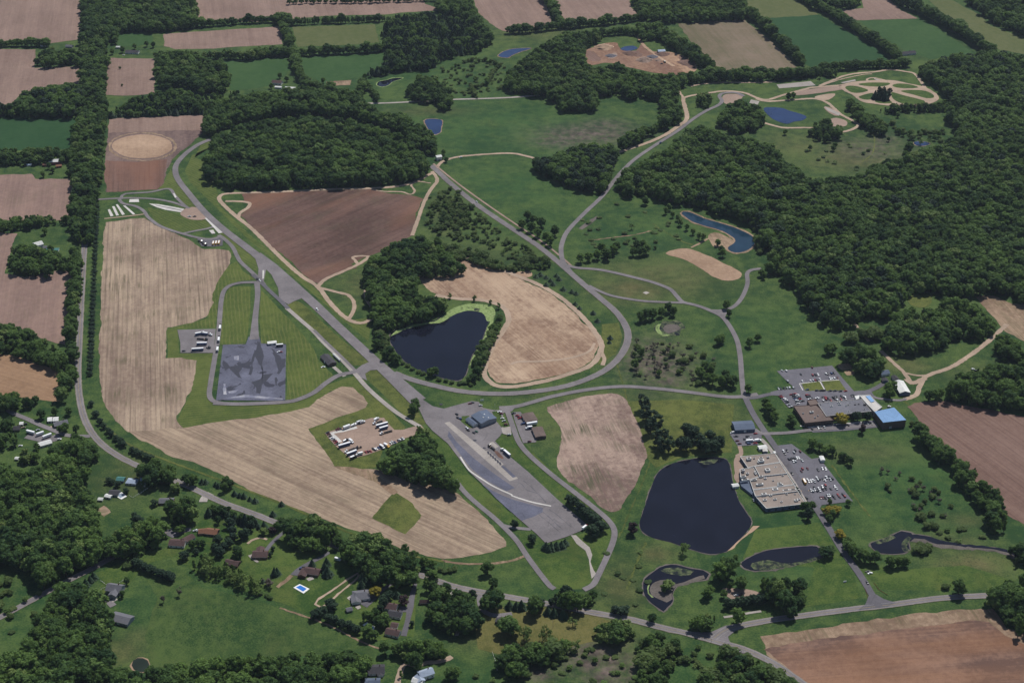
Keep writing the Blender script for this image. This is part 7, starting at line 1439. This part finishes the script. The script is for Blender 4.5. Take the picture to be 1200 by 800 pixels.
# ------------------------------------------------------------------ vehicles (front towards local +X)
def wheel_mesh(r, wd):
    mb = MB(); mb.tube((0, -wd / 2, 0), (0, wd / 2, 0), r, r, M['tyre'], 12); me = mb.mesh("wheel")
    mb = MB(); mb.tube((0, -wd / 2 - .02, 0), (0, wd / 2 + .02, 0), r * .58, r * .58, M['rim'], 8); return me, mb.mesh("rim")
WC, RC = wheel_mesh(.33, .22); WT, RT = wheel_mesh(.5, .32)
def car_tpl(style, c):
    pm = CAR[c]; L = {'sedan': 4.7, 'suv': 4.7, 'pickup': 5.5, 'van': 5.4}[style]; l = L / 2; parts = []
    if style == 'sedan':
        body = [(-l, .35), (l, .32), (l, .62), (l - .25, .78), (.85, .92), (-1.45, .96), (-l + .12, .90), (-l, .7)]
        cab = [(.95, .92), (.15, 1.42), (-.95, 1.43), (-1.75, .95)]; roof = (-1.0, .2, 1.43)
    elif style == 'suv':
        body = [(-l, .4), (l, .38), (l, .75), (l - .25, .92), (1.0, 1.05), (-l + .05, 1.08), (-l, .8)]
        cab = [(1.05, 1.04), (.4, 1.68), (-1.95, 1.70), (-l + .08, 1.07)]; roof = (-1.95, .42, 1.69)
    elif style == 'pickup':
        body = [(-l, .5), (l, .45), (l, .85), (l - .25, 1.02), (1.2, 1.1), (-.85, 1.12), (-.9, .78), (-l + .1, .78), (-l + .1, 1.1), (-l, 1.1)]
        cab = [(1.2, 1.09), (.6, 1.74), (-.7, 1.75), (-.85, 1.11)]; roof = (-.7, .62, 1.74)
    else:
        body = [(-l, .4), (l, .4), (l, .85), (l - .5, 1.1), (l - .9, 1.15), (-l, 1.2)]
        cab = [(l - .85, 1.14), (l - 1.5, 2.05), (-l + .05, 2.1), (-l, 1.19)]; roof = (-l + .05, l - 1.5, 2.09)
    mb = MB(); mb.side(body, -.9, .9, pm); mb.box(-l - .02, l + .02, -.8, .8, .3, .5, M['chassis']); parts.append(("body", mb.mesh("body"), None, []))
    mb = MB(); mb.side([(p[0], p[1], i in (1, 2)) for i, p in enumerate(cab)], -.84, .84, M['glass'], .14); cm = mb.mesh("windows")
    mb = MB(); mb.box(roof[0] - .02, roof[1] + .02, -.72, .72, roof[2] - .03, roof[2] + .04, pm); parts.append(("windows", cm, None, [("roof_panel", mb.mesh("roof_panel"), None)]))
    for x in (-l + .85, l - .9):
        for y in (-.82, .82): parts.append(("wheel", WC, (x, y, .33), []))
    return parts
CT = {}
def car(label, loc, rz, c, style='sedan', group=None, cat="car"):
    if (style, c) not in CT: CT[(style, c)] = car_tpl(style, c)
    return spawn(CT[(style, c)], "parked_" + ("car" if style in ('sedan', 'suv') else style), label, cat, loc, rz, group)
RW_ = {'w': 'suv', 's': 'sedan', 'd': 'sedan', 'k': 'suv', 'r': 'sedan', 'm': 'pickup', 'b': 'sedan', 't': 'suv', 'g': 'van', 'y': 'van', 'o': 'van'}
CCOUNT = {}
def cars(where, tr, pts, rz, z=ZR + .05, jit=.05, style=None):
    """a row of parked cars: (x, y, colour) as seen; labels count each colour along its row"""
    pts = [((q[0], q[1], 's' if q[2] == 'w' and RNG.random() < .25 else q[2]) + tuple(q[3:])) for q in sorted(pts, key=lambda q: tr(q[0], q[1])[0])]; tot = {}
    for q in pts: tot[q[2]] = tot.get(q[2], 0) + 1
    seen = {}
    for q in pts:
        c = q[2]; i = seen.get(c, 0); seen[c] = i + 1; st = style or RNG.choice(['sedan', 'suv', 'suv', 'pickup'] if c in 'wsdk' else ['sedan', 'suv']) if len(q) < 4 else q[3]
        p = G(*tr(q[0], q[1] + 4)); nm = {'sedan': 'car', 'suv': 'car', 'pickup': 'pickup', 'van': 'van'}[st]
        o = ordinal(i, tot[c]); lb = ((o + " " if o else "") + CNAME[c] + " " + nm + " " + where) if "from" not in o else o.split(" from")[0] + " " + CNAME[c] + " " + nm + " from the left " + where
        car(lb, (p.x, p.y, z), rz + RNG.normal() * jit + (math.pi if RNG.random() < .4 else 0), c, st, "cars " + where, nm)
LOTZ = ZR + .02
cars("on the far edge of the north car park", zN, [(108, 128, 'w'), (143, 130, 'w'), (343, 104, 'm')], NS)
cars("in the back row of the north car park", zN, [(256, 156, 'd'), (348, 163, 'r'), (370, 161, 'd'), (390, 161, 'w'), (452, 152, 'w'), (464, 153, 'k'), (494, 150, 'b'), (514, 148, 'd')], NS)
cars("in the row above the grass squares", zN, [(268, 211, 'w'), (333, 207, 'w'), (351, 205, 's'), (368, 203, 'r'), (380, 203, 'd'), (405, 197, 'w'), (485, 191, 'w'), (501, 190, 'w'), (518, 188, 'w'), (545, 185, 'm'), (153, 211, 's')], NS)
cars("at the left entrance of the north car park", zN, [(83, 270, 'w'), (100, 269, 'd'), (128, 266, 'd'), (150, 264, 'w'), (168, 262, 'w'), (196, 262, 's')], NS)
cars("in the line below the grass squares", zN, [(307, 277, 'b'), (382, 283, 'd'), (415, 284, 'k'), (435, 284, 'k'), (485, 286, 'd'), (525, 286, 'd'), (565, 288, 'd'), (605, 288, 'r')], EW)
cars("in the left column of the north car park", zN, [(97, 326, 'm'), (108, 337, 'r'), (128, 348, 'w'), (140, 360, 'w'), (150, 376, 'k'), (160, 393, 's'), (178, 412, 'w')], EW)
cars("in the second column of the north car park", zN, [(182, 315, 'r'), (195, 314, 'm'), (213, 311, 'r'), (203, 327, 'd'), (210, 338, 'd'), (216, 350, 'b'), (224, 362, 'w'), (228, 376, 'd'), (233, 386, 'w')], EW)
cars("in the third column of the north car park", zN, [(228, 318, 'w'), (237, 331, 's'), (243, 342, 'd'), (250, 353, 'r'), (260, 365, 'w'), (268, 366, 'd')], EW)
cars("in the fourth column of the north car park", zN, [(304, 320, 'r'), (318, 323, 'm'), (312, 332, 'd'), (330, 340, 'd'), (326, 350, 'w'), (384, 343, 'w')], EW)
cars("in the row behind the grey roofed school wing", zN, [(428, 340, 'd'), (444, 336, 'r'), (456, 338, 'r'), (466, 343, 'd'), (490, 360, 'r'), (452, 352, 'r'), (508, 338, 'k'), (524, 334, 'd'), (540, 336, 'd'), (574, 329, 'd'), (590, 331, 's'), (605, 345, 'w', 'van'), (522, 348, 'd'), (540, 357, 'w'), (570, 353, 'r'), (430, 362, 'w'), (655, 326, 'd'), (668, 323, 'd')], NS)
cars("in the visitor car park of the brown school", zN, [(343, 583, 'd'), (392, 575, 'w'), (409, 575, 'd'), (440, 571, 'w'), (626, 552, 'd'), (742, 540, 'd'), (778, 540, 'w'), (808, 540, 'd')], NS)
cars("behind the blue roofed gymnasium", zN, [(946, 409, 'w')], EW)
cars("at the upper end of the academy car park", zM, [(520, 323, 'w'), (549, 319, 'd'), (532, 344, 'd'), (602, 334, 'w'), (612, 317, 'd'), (650, 326, 'm')], NS)
cars("in the second row of the academy car park", zM, [(562, 385, 'd'), (577, 384, 'k'), (592, 382, 'd'), (608, 380, 'd'), (624, 378, 'w'), (640, 376, 'w'), (598, 404, 'w'), (613, 402, 'w'), (666, 398, 's')], NS)
cars("in the third row of the academy car park", zM, [(668, 461, 'r'), (660, 479, 'm'), (708, 459, 'm'), (790, 470, 'd'), (825, 462, 'w'), (850, 464, 'w')], NS)
cars("in the fourth row of the academy car park", zM, [(708, 546, 'w'), (718, 562, 'w'), (735, 558, 'w'), (750, 550, 'w'), (764, 560, 's'), (780, 530, 'w'), (790, 548, 'w'), (800, 540, 'd'), (830, 543, 'd'), (846, 552, 'w'), (855, 528, 'w'), (880, 523, 'd'), (885, 543, 'w'), (902, 538, 'd')], NS)
cars("in the fifth row of the academy car park", zM, [(735, 630, 'w'), (750, 636, 's'), (762, 608, 'd'), (765, 626, 'w'), (782, 632, 'd'), (795, 618, 'w'), (804, 630, 'w'), (824, 602, 'w'), (828, 622, 'd'), (848, 590, 'r'), (850, 614, 'd'), (890, 618, 'd'), (922, 603, 'w'), (934, 614, 'w')], NS)
cars("in the lowest row of the academy car park", zM, [(812, 688, 'm'), (828, 686, 'm'), (846, 688, 'd'), (866, 672, 'w'), (878, 688, 'd'), (880, 670, 's'), (908, 674, 'd'), (920, 688, 'd'), (945, 664, 'r'), (958, 680, 'm'), (985, 660, 'd'), (998, 676, 'r')], NS)
cars("along the academy's right wall", zM, [(450, 346, 'd'), (588, 498, 'k'), (612, 590, 'd'), (635, 616, 'd'), (648, 644, 'd'), (702, 688, 'd')], NS)
cars("in the small staff car park", zM, [(122, 180, 'w', 'van'), (150, 207, 'd'), (160, 243, 'm'), (178, 265, 'm'), (240, 208, 'd'), (262, 220, 's'), (222, 230, 'd'), (302, 187, 'r'), (300, 262, 'r'), (250, 265, 'b')], EW)
cars("on the grass below the academy", zM, [(288, 706, 's')], NS)
cars("above the hangar car park", zH, [(205, 54, 'm'), (225, 46, 'd'), (288, 68, 'w')], EW, ZR + .22)
cars("left of the hangar annex", zH, [(102, 136, 'd'), (112, 165, 'd'), (130, 172, 'b'), (180, 242, 'w'), (190, 260, 'd'), (235, 280, 'd'), (256, 271, 'g', 'sedan')], heading(zH(0, 0), zH(100, 60)), ZR + .22)
cars("in the column right of the hangar", zH, [(437, 118, 'w'), (450, 133, 'm'), (458, 168, 'w'), (470, 190, 's'), (486, 216, 'm')], EW, ZR + .26)
cars("in the car park by the two brown sheds", zH, [(575, 145, 'r'), (588, 156, 'm'), (594, 168, 'r'), (618, 212, 'b', 'van'), (658, 245, 'w', 'van'), (684, 244, 'm'), (670, 348, 'm'), (512, 296, 's'), (545, 128, 'd')], EW, ZR + .2)
cars("driving on the upper runway", Z(300, 200, 4), [(287, 650, 'w', 'van')], heading((372, 360), (412, 400)), ZR + .15)
cars("driving on the diagonal test road", Z(300, 200, 4), [(1035, 146, 'w')], heading((530, 217), (600, 268)), ZR + .2)
cars("driving on the curved upper test road", Z(600, 0, 4), [(695, 670, 'b', 'van')], heading((770, 169), (795, 153)), ZR + .2)
cars("stopped on the merge lanes by the white strip", zR, [(1112, 622, 'w'), (1096, 612, 'd')], heading((296, 322), (316, 341)), ZR + .2)
cars("parked beside the school road's mouth", Z(900, 600, 4), [(478, 283, 'w'), (468, 275, 'd')], EW, .1)
cars("driving out of the school road", Z(900, 600, 4), [(465, 328, 'd')], heading((1008, 674), (1022, 697)), ZR + .15)
cars("at the skid pad's upper right", zS, [(676, 440, 'w'), (688, 440, 'r'), (82, 433, 'd')], EW, ZR + .24)
cars("left of the dark hut by the concrete lane", z8, [(290, 300, 'w')], EW, .1)
cars("parked on the stubble field's upper track pad", zR, [(640, 192, 's'), (675, 192, 'd')], EW, ZR + .08)
cars("in the village street yards", zV, [(395, 300, 's'), (265, 240, 'd'), (245, 275, 't'), (135, 300, 'w'), (215, 465, 'w'), (620, 398, 'w')], EW, ZR)
cars("in the brown house court", z2, [(868, 540, 'w'), (690, 712, 'd') if False else (860, 545, 's')], EW, ZR)
cars("by the pool house drive", z4, [(300, 232, 'd'), (885, 358, 'd') if False else (290, 240, 'b')], EW, ZR)
cars("by the farmhouses of the upper left", zq, [(580, 256, 'w'), (205, 775, 'd')], EW, .1)
cars("working in the quarry", Z(660, 30, 6), [(692, 268, 'k')], EW, ZT + .1)
cars("by the yard with machinery", zP, [(700, 440, 'w'), (730, 436, 'd')], EW, ZT)
cars("on the trail by the pavilion", Z(300, 0, 4), [(960, 736, 'w')], EW, ZT + .1)
cars("in the meadow at the right by the farm track", Z(900, 400, 4), [(960, 128, 'w'), (975, 135, 'd')], EW, .1)
# --- heavy vehicles
def trailer_tpl(L, side, top=None):
    l = L / 2; P = []
    mb = MB(); mb.box(-l, l, -1.25, 1.25, 1.15, 3.9, side, 0, 0, top or M['trailer']); P.append(("box", mb.mesh("box"), None, []))
    mb = MB(); mb.box(-l + .3, l - .5, -.5, .5, .85, 1.14, M['chassis']); mb.box(l - 3.0, l - 2.8, -.9, .9, .05, .85, M['chassis']); P.append(("chassis", mb.mesh("chassis"), None, []))
    mb = MB(); mb.box(-l - .06, -l - .01, -1.15, 1.15, 1.25, 3.8, M['steel']); P.append(("rear_door", mb.mesh("rear_door"), None, []))
    for x in (-l + 1.1, -l + 2.3):
        for y in (-1.0, 1.0): P.append(("wheel", WT, (x, y, .5), [("rim", RT, None)]))
    return P
def tractor_tpl(c, off=0.0):
    P = []; pm = CAR[c]
    mb = MB(); mb.side([(off - .4, .9), (off + 2.9, .9), (off + 2.9, 1.9), (off + 1.3, 2.1), (off + .9, 3.0), (off - .1, 3.5), (off - .4, 3.4)], -1.2, 1.2, pm); P.append(("cab", mb.mesh("cab"), None, []))
    mb = MB(); mb.side([(off + 1.32, 2.1), (off + .94, 2.95), (off + .1, 2.95), (off + .1, 2.12)], -1.23, 1.23, M['glass']); P.append(("windows", mb.mesh("windows"), None, []))
    mb = MB(); mb.box(off - 3.4, off + 2.8, -.5, .5, .6, .9, M['chassis']); P.append(("chassis", mb.mesh("chassis"), None, []))
    for x in (off - 2.8, off - 1.6, off + 2.0):
        for y in (-1.0, 1.0): P.append(("wheel", WT, (x, y, .5), [("rim", RT, None)]))
    return P
def flatbed_tpl(L, c):
    P = tractor_tpl(c, L / 2 - 2.9); mb = MB(); mb.box(-L / 2, L / 2 - 3.5, -1.2, 1.2, 1.0, 1.22, M['timber']); P.append(("bed", mb.mesh("bed"), None, []))
    mb = MB(); mb.box(-L / 2 + .4, L / 2 - 5.5, -.9, .9, 1.22, 2.0, M['chassis'], .2, .15); P.append(("load", mb.mesh("load"), None, []))
    return P
def semi_tpl(L, side, c):
    P = [(n, m, (lc[0] - 2.2, lc[1], lc[2]) if lc else (-2.2, 0, 0), s) for n, m, lc, s in trailer_tpl(L, side)]
    return P + tractor_tpl(c, L / 2 + 1.2)
def tank_tpl(L, side, c):
    P = tractor_tpl(c, L / 2 - 2.9); mb = MB(); mb.tube((-L / 2, 0, 2.1), (L / 2 - 3.6, 0, 2.1), 1.15, 1.15, side, 14); P.append(("tank", mb.mesh("tank"), None, []))
    return P
def box_tpl(L, side, c):
    P = tractor_tpl(c, L / 2 - 2.9); mb = MB(); mb.box(-L / 2, L / 2 - 3.45, -1.2, 1.2, 1.05, 3.5, side, 0, 0, M['trailer']); P.append(("box", mb.mesh("box"), None, [])); return P
def bus_tpl(L, c):
    l = L / 2; pm = CAR[c]; P = []
    mb = MB(); mb.side([(-l, .6), (l, .6), (l, 1.5), (l - 1.2, 1.65), (l - 1.35, 2.9), (l - 1.6, 3.05), (-l + .2, 3.1), (-l, 2.9)], -1.2, 1.2, pm); P.append(("body", mb.mesh("body"), None, []))
    mw = MB(); mw.box(-.38, .38, -.03, .03, 0, .75, M['glass']); wm = mw.mesh("window"); n = int((L - 2.4) / 1.0)
    for s in (-1, 1):
        for k in range(n): P.append(("window", wm, (-l + .8 + k * 1.0, s * 1.21, 1.85), []))
    mb = MB(); mb.box(-l + .6, l - 1.9, -.9, .9, 3.1, 3.16, M['trailer']); P.append(("roof_panel", mb.mesh("roof_panel"), None, []))
    for x in (-l + 2.2, l - 1.5):
        for y in (-1.0, 1.0): P.append(("wheel", WT, (x, y, .5), [("rim", RT, None)]))
    return P
HV = {}
def heavy(kind, label, cat, tr, a, b, L, side=None, c='w', z=ZR + .05, name=None, group=None):
    k = (kind, L, side, c)
    if k not in HV:
        sm = {None: M['trailer'], 'w': M['trailer'], 'b': M['trailerblue'], 'k': M['chassis'], 's': M['steel']}[side]
        HV[k] = {'trailer': lambda: trailer_tpl(L, sm), 'semi': lambda: semi_tpl(L, sm, c), 'flatbed': lambda: flatbed_tpl(L, c), 'tank': lambda: tank_tpl(L, sm, c), 'box': lambda: box_tpl(L, sm, c), 'bus': lambda: bus_tpl(L, c), 'tractor': lambda: tractor_tpl(c)}[kind]()
    A, B = G(*tr(*a), 1.5), G(*tr(*b), 1.5); m = (A + B) / 2
    return spawn(HV[k], name or {'trailer': 'semi_trailer', 'semi': 'semi_truck', 'flatbed': 'flatbed_truck', 'tank': 'tanker_truck', 'box': 'box_truck', 'bus': 'school_bus', 'tractor': 'truck_cab'}[kind], label, cat, (m.x, m.y, z), math.atan2(B.y - A.y, B.x - A.x), group)
LT = ZR - .03
# truck lot
g_ = "trucks and trailers in the gravel lot"
heavy('trailer', "long white trailer with blue side at the right of the truck lot", "trailer", zT, (555, 243), (685, 208), 15, 'b', 'w', LT, group=g_)
heavy('trailer', "short blue trailer below the long one at the right of the truck lot", "trailer", zT, (590, 268), (685, 240), 11, 'b', 'w', LT, group=g_)
heavy('flatbed', "dark flatbed with white cab in the upper right row of the truck lot", "truck", zT, (635, 182), (528, 212), 13, None, 'w', LT, group=g_)
heavy('flatbed', "brown loaded flatbed with white cab at the right entrance of the truck lot", "truck", zT, (740, 268), (580, 312), 16, None, 'w', LT, group=g_)
heavy('box', "small white box truck at the top of the truck lot", "truck", zT, (540, 190), (600, 150), 8, 'w', 'w', LT, group=g_)
heavy('trailer', "long white trailer on the left side of the truck lot", "trailer", zT, (205, 432), (335, 395), 15, 'b', 'w', LT, group=g_)
heavy('tank', "small dark tanker above the left long trailer", "truck", zT, (250, 385), (310, 350), 8, 's', 'd', LT, group=g_)
heavy('box', "white box truck at the right end of the left long trailer", "truck", zT, (310, 360), (355, 392), 8, 'w', 'w', LT, group=g_)
heavy('trailer', "white and blue trailer in the lower left of the truck lot", "trailer", zT, (285, 508), (390, 468), 13, 'b', 'w', LT, group=g_)
heavy('flatbed', "dark flatbed with white cab above the lower left trailer", "truck", zT, (380, 432), (262, 482), 14, None, 'w', LT, group=g_)
heavy('box', "dark box truck at the lower left corner of the truck lot", "truck", zT, (320, 540), (390, 510), 9, 'k', 'd', LT, group=g_)
heavy('box', "white cab truck at the bottom of the truck lot", "truck", zT, (440, 488), (378, 502), 8, 'w', 'w', LT, group=g_)
heavy('flatbed', "short dark flatbed in the lower middle of the truck lot", "truck", zT, (430, 425), (375, 440), 8, None, 'd', LT, group=g_)
heavy('trailer', "white trailer on the pale lane at the top left of the truck lot", "trailer", zT, (255, 258), (325, 232), 9, 'w', 'w', LT, group=g_)
heavy('tank', "white tank truck at the top of the truck lot", "truck", zT, (335, 232), (375, 215), 7, 'w', 'w', LT, group=g_)
heavy('box', "white cab dark box truck at the top middle of the truck lot", "truck", zT, (440, 190), (365, 212), 9, 'k', 'w', LT, group=g_)
heavy('box', "small white truck at the top right end of the upper row", "truck", zT, (420, 200), (455, 190), 7, 'w', 'w', LT, group=g_)
heavy('box', "yellow box truck in the bottom row of the truck lot", "truck", zT, (640, 402), (690, 432), 9, 'w', 'y', LT, group=g_)
heavy('box', "white and blue box truck left of the yellow truck", "truck", zT, (600, 415), (645, 442), 8, 'b', 'w', LT, group=g_)
cars("in the bottom row of the truck lot", zT, [(470, 478, 'r'), (490, 472, 'm'), (515, 470, 'r'), (540, 448, 'd'), (555, 452, 'w', 'van'), (572, 446, 'w'), (590, 440, 'b'), (605, 432, 'm')], heading(zT(540, 430), zT(580, 465)), LT)
cars("in the lower right row of the truck lot", zT, [(705, 395, 'w'), (722, 390, 'w', 'van'), (742, 386, 'b'), (775, 370, 'd'), (790, 364, 'w'), (805, 358, 'd'), (820, 352, 'w')], heading(zT(540, 430), zT(580, 465)), LT)
cars("wrecked in the left column of the truck lot", zT, [(112, 296, 'd'), (124, 310, 'm'), (138, 328, 'd'), (150, 345, 'w'), (165, 358, 's'), (180, 372, 'm'), (192, 388, 'r'), (208, 402, 'd')], heading(zT(180, 380), zT(240, 360)), LT)
cars("in the top row of the truck lot", zT, [(195, 268, 'm'), (215, 262, 'm'), (235, 258, 'd'), (395, 200, 'd'), (410, 192, 'd')], heading(zT(180, 380), zT(240, 360)) + 1.4, LT)
# trailer park by the skid pad
g_ = "trucks and trailers left of the skid pad"; ZTP = ZR + .06
heavy('trailer', "white trailer at the top of the lot left of the skid pad", "trailer", zS, (152, 333), (212, 322), 12, 'b', 'w', ZTP, group=g_)
heavy('semi', "white semi truck at the top right of that lot", "truck", zS, (195, 326), (248, 332), 9, 'b', 'w', ZTP, group=g_)
heavy('flatbed', "dark flatbed second from the top of the lot left of the skid pad", "truck", zS, (150, 354), (246, 362), 15, None, 'k', ZTP, group=g_)
heavy('trailer', "white trailer third from the top of the lot left of the skid pad", "trailer", zS, (158, 392), (232, 390), 13, 'b', 'w', ZTP, group=g_)
heavy('trailer', "lowest long white trailer of the lot left of the skid pad", "trailer", zS, (120, 430), (218, 424), 15, 'b', 'w', ZTP, group=g_)
heavy('tractor', "dark truck cab at the right end of the lowest trailers", "truck", zS, (222, 410), (252, 412), 6, None, 'd', ZTP, group=g_)
g_ = "trucks queuing on the skid pad loop road"
for lb, a, b in (("uppermost white truck queuing left of the skid pad", (306, 312), (314, 262)), ("middle white truck queuing left of the skid pad", (299, 385), (304, 338)), ("lowest white truck queuing left of the skid pad", (290, 446), (298, 398))):
    heavy('semi', lb, "truck", zS, a, b, 9, 'w', 'd', ZR + .2, group=g_)
heavy('trailer', "dark low trailer right of the white canopy on the skid pad", "trailer", zS, (655, 404), (708, 400), 9, 'k', 'w', ZR + .24)
# apron trucks
heavy('flatbed', "white and black flatbed truck parked on the apron", "truck", zH, (405, 418), (345, 372), 13, None, 'k', ZR + .24)
heavy('semi', "blue semi truck with white cab parked on the apron", "truck", zH, (525, 472), (448, 405), 13, 'b', 'w', ZR + .24)
heavy('trailer', "long white trailer between the two brown sheds", "trailer", zH, (645, 220), (733, 205), 13, 'w', 'w', ZR + .2)
heavy('box', "white box truck below the long trailer by the brown sheds", "truck", zH, (690, 240), (640, 246), 8, 'b', 'w', ZR + .2)
heavy('box', "red and white truck at the apron's lower right corner", "truck", zB, (948, 470), (998, 432), 10, 'w', 'r', ZR + .22)
# buses
for k, (x, y) in enumerate(((800, 372), (819, 370), (838, 368))):
    heavy('bus', "yellow school bus on the dark pad, " + ("left one", "middle one", "right one")[k] + " of three", "bus", zR, (x - 3, y + 12), (x + 3, y - 13), 11, None, 'y', ZR + .06, group="school buses on the dark pad")
heavy('flatbed', "dark truck on the bus pad, left one", "truck", zR, (692, 350), (738, 368), 10, None, 'd', ZR + .06)
heavy('flatbed', "dark truck on the bus pad beside its twin", "truck", zR, (715, 368), (765, 388), 10, None, 'k', ZR + .06)
heavy('bus', "yellow school bus in the academy car park", "bus", zM, (695, 580), (672, 538), 10, None, 'y', ZR + .05)
heavy('bus', "white bus in the small staff car park", "bus", zM, (228, 246), (290, 240), 10, None, 'w', ZR + .05)
heavy('box', "white box truck right of the white bus", "truck", zM, (300, 244), (342, 238), 8, 'w', 'w', ZR + .05)
for lb, a, b, L in (("white trailer at the upper left of the village yard", (288, 320), (350, 335), 11), ("white trailer in the middle of the village yard", (392, 352), (445, 334), 9), ("white trailer at the right of the village yard", (458, 380), (525, 355), 11)):
    heavy('trailer', lb, "trailer", zV, a, b, L, 'w', 'w', ZR - .02, group="white trailers in the village yard")
heavy('bus', "white and blue camper van on the lawn under the roadside wood", "camper", z4, (545, 158), (598, 172), 7, None, 'w', .1, name="camper_van")
heavy('flatbed', "dark dump truck in the quarry", "truck", Z(660, 30, 6), (702, 246), (722, 264), 9, None, 'k', ZT + .1)
# --- last: one thin even body of air over the valley
hz = NT("valley_air"); hz.t.nodes.remove(hz.b); pv = hz.n("ShaderNodeVolumePrincipled"); pv.inputs["Color"].default_value = (.62, .72, .92, 1); pv.inputs["Density"].default_value = HAZE
pv.inputs["Anisotropy"].default_value = .2
hz.l(pv.outputs[0], hz.t.nodes["Material Output"].inputs["Volume"])
if HAZE > 0:
    mb = MB(); mb.box(-14200 * 1.8, 14200 * 1.8, -14200 * 1.8, 14200 * 1.8, -1.0, CAM_H + 12, hz.mat); o = link("haze", mb.mesh("haze")); tag(o, "thin blue summer haze over the valley", "haze", None, 'stuff')
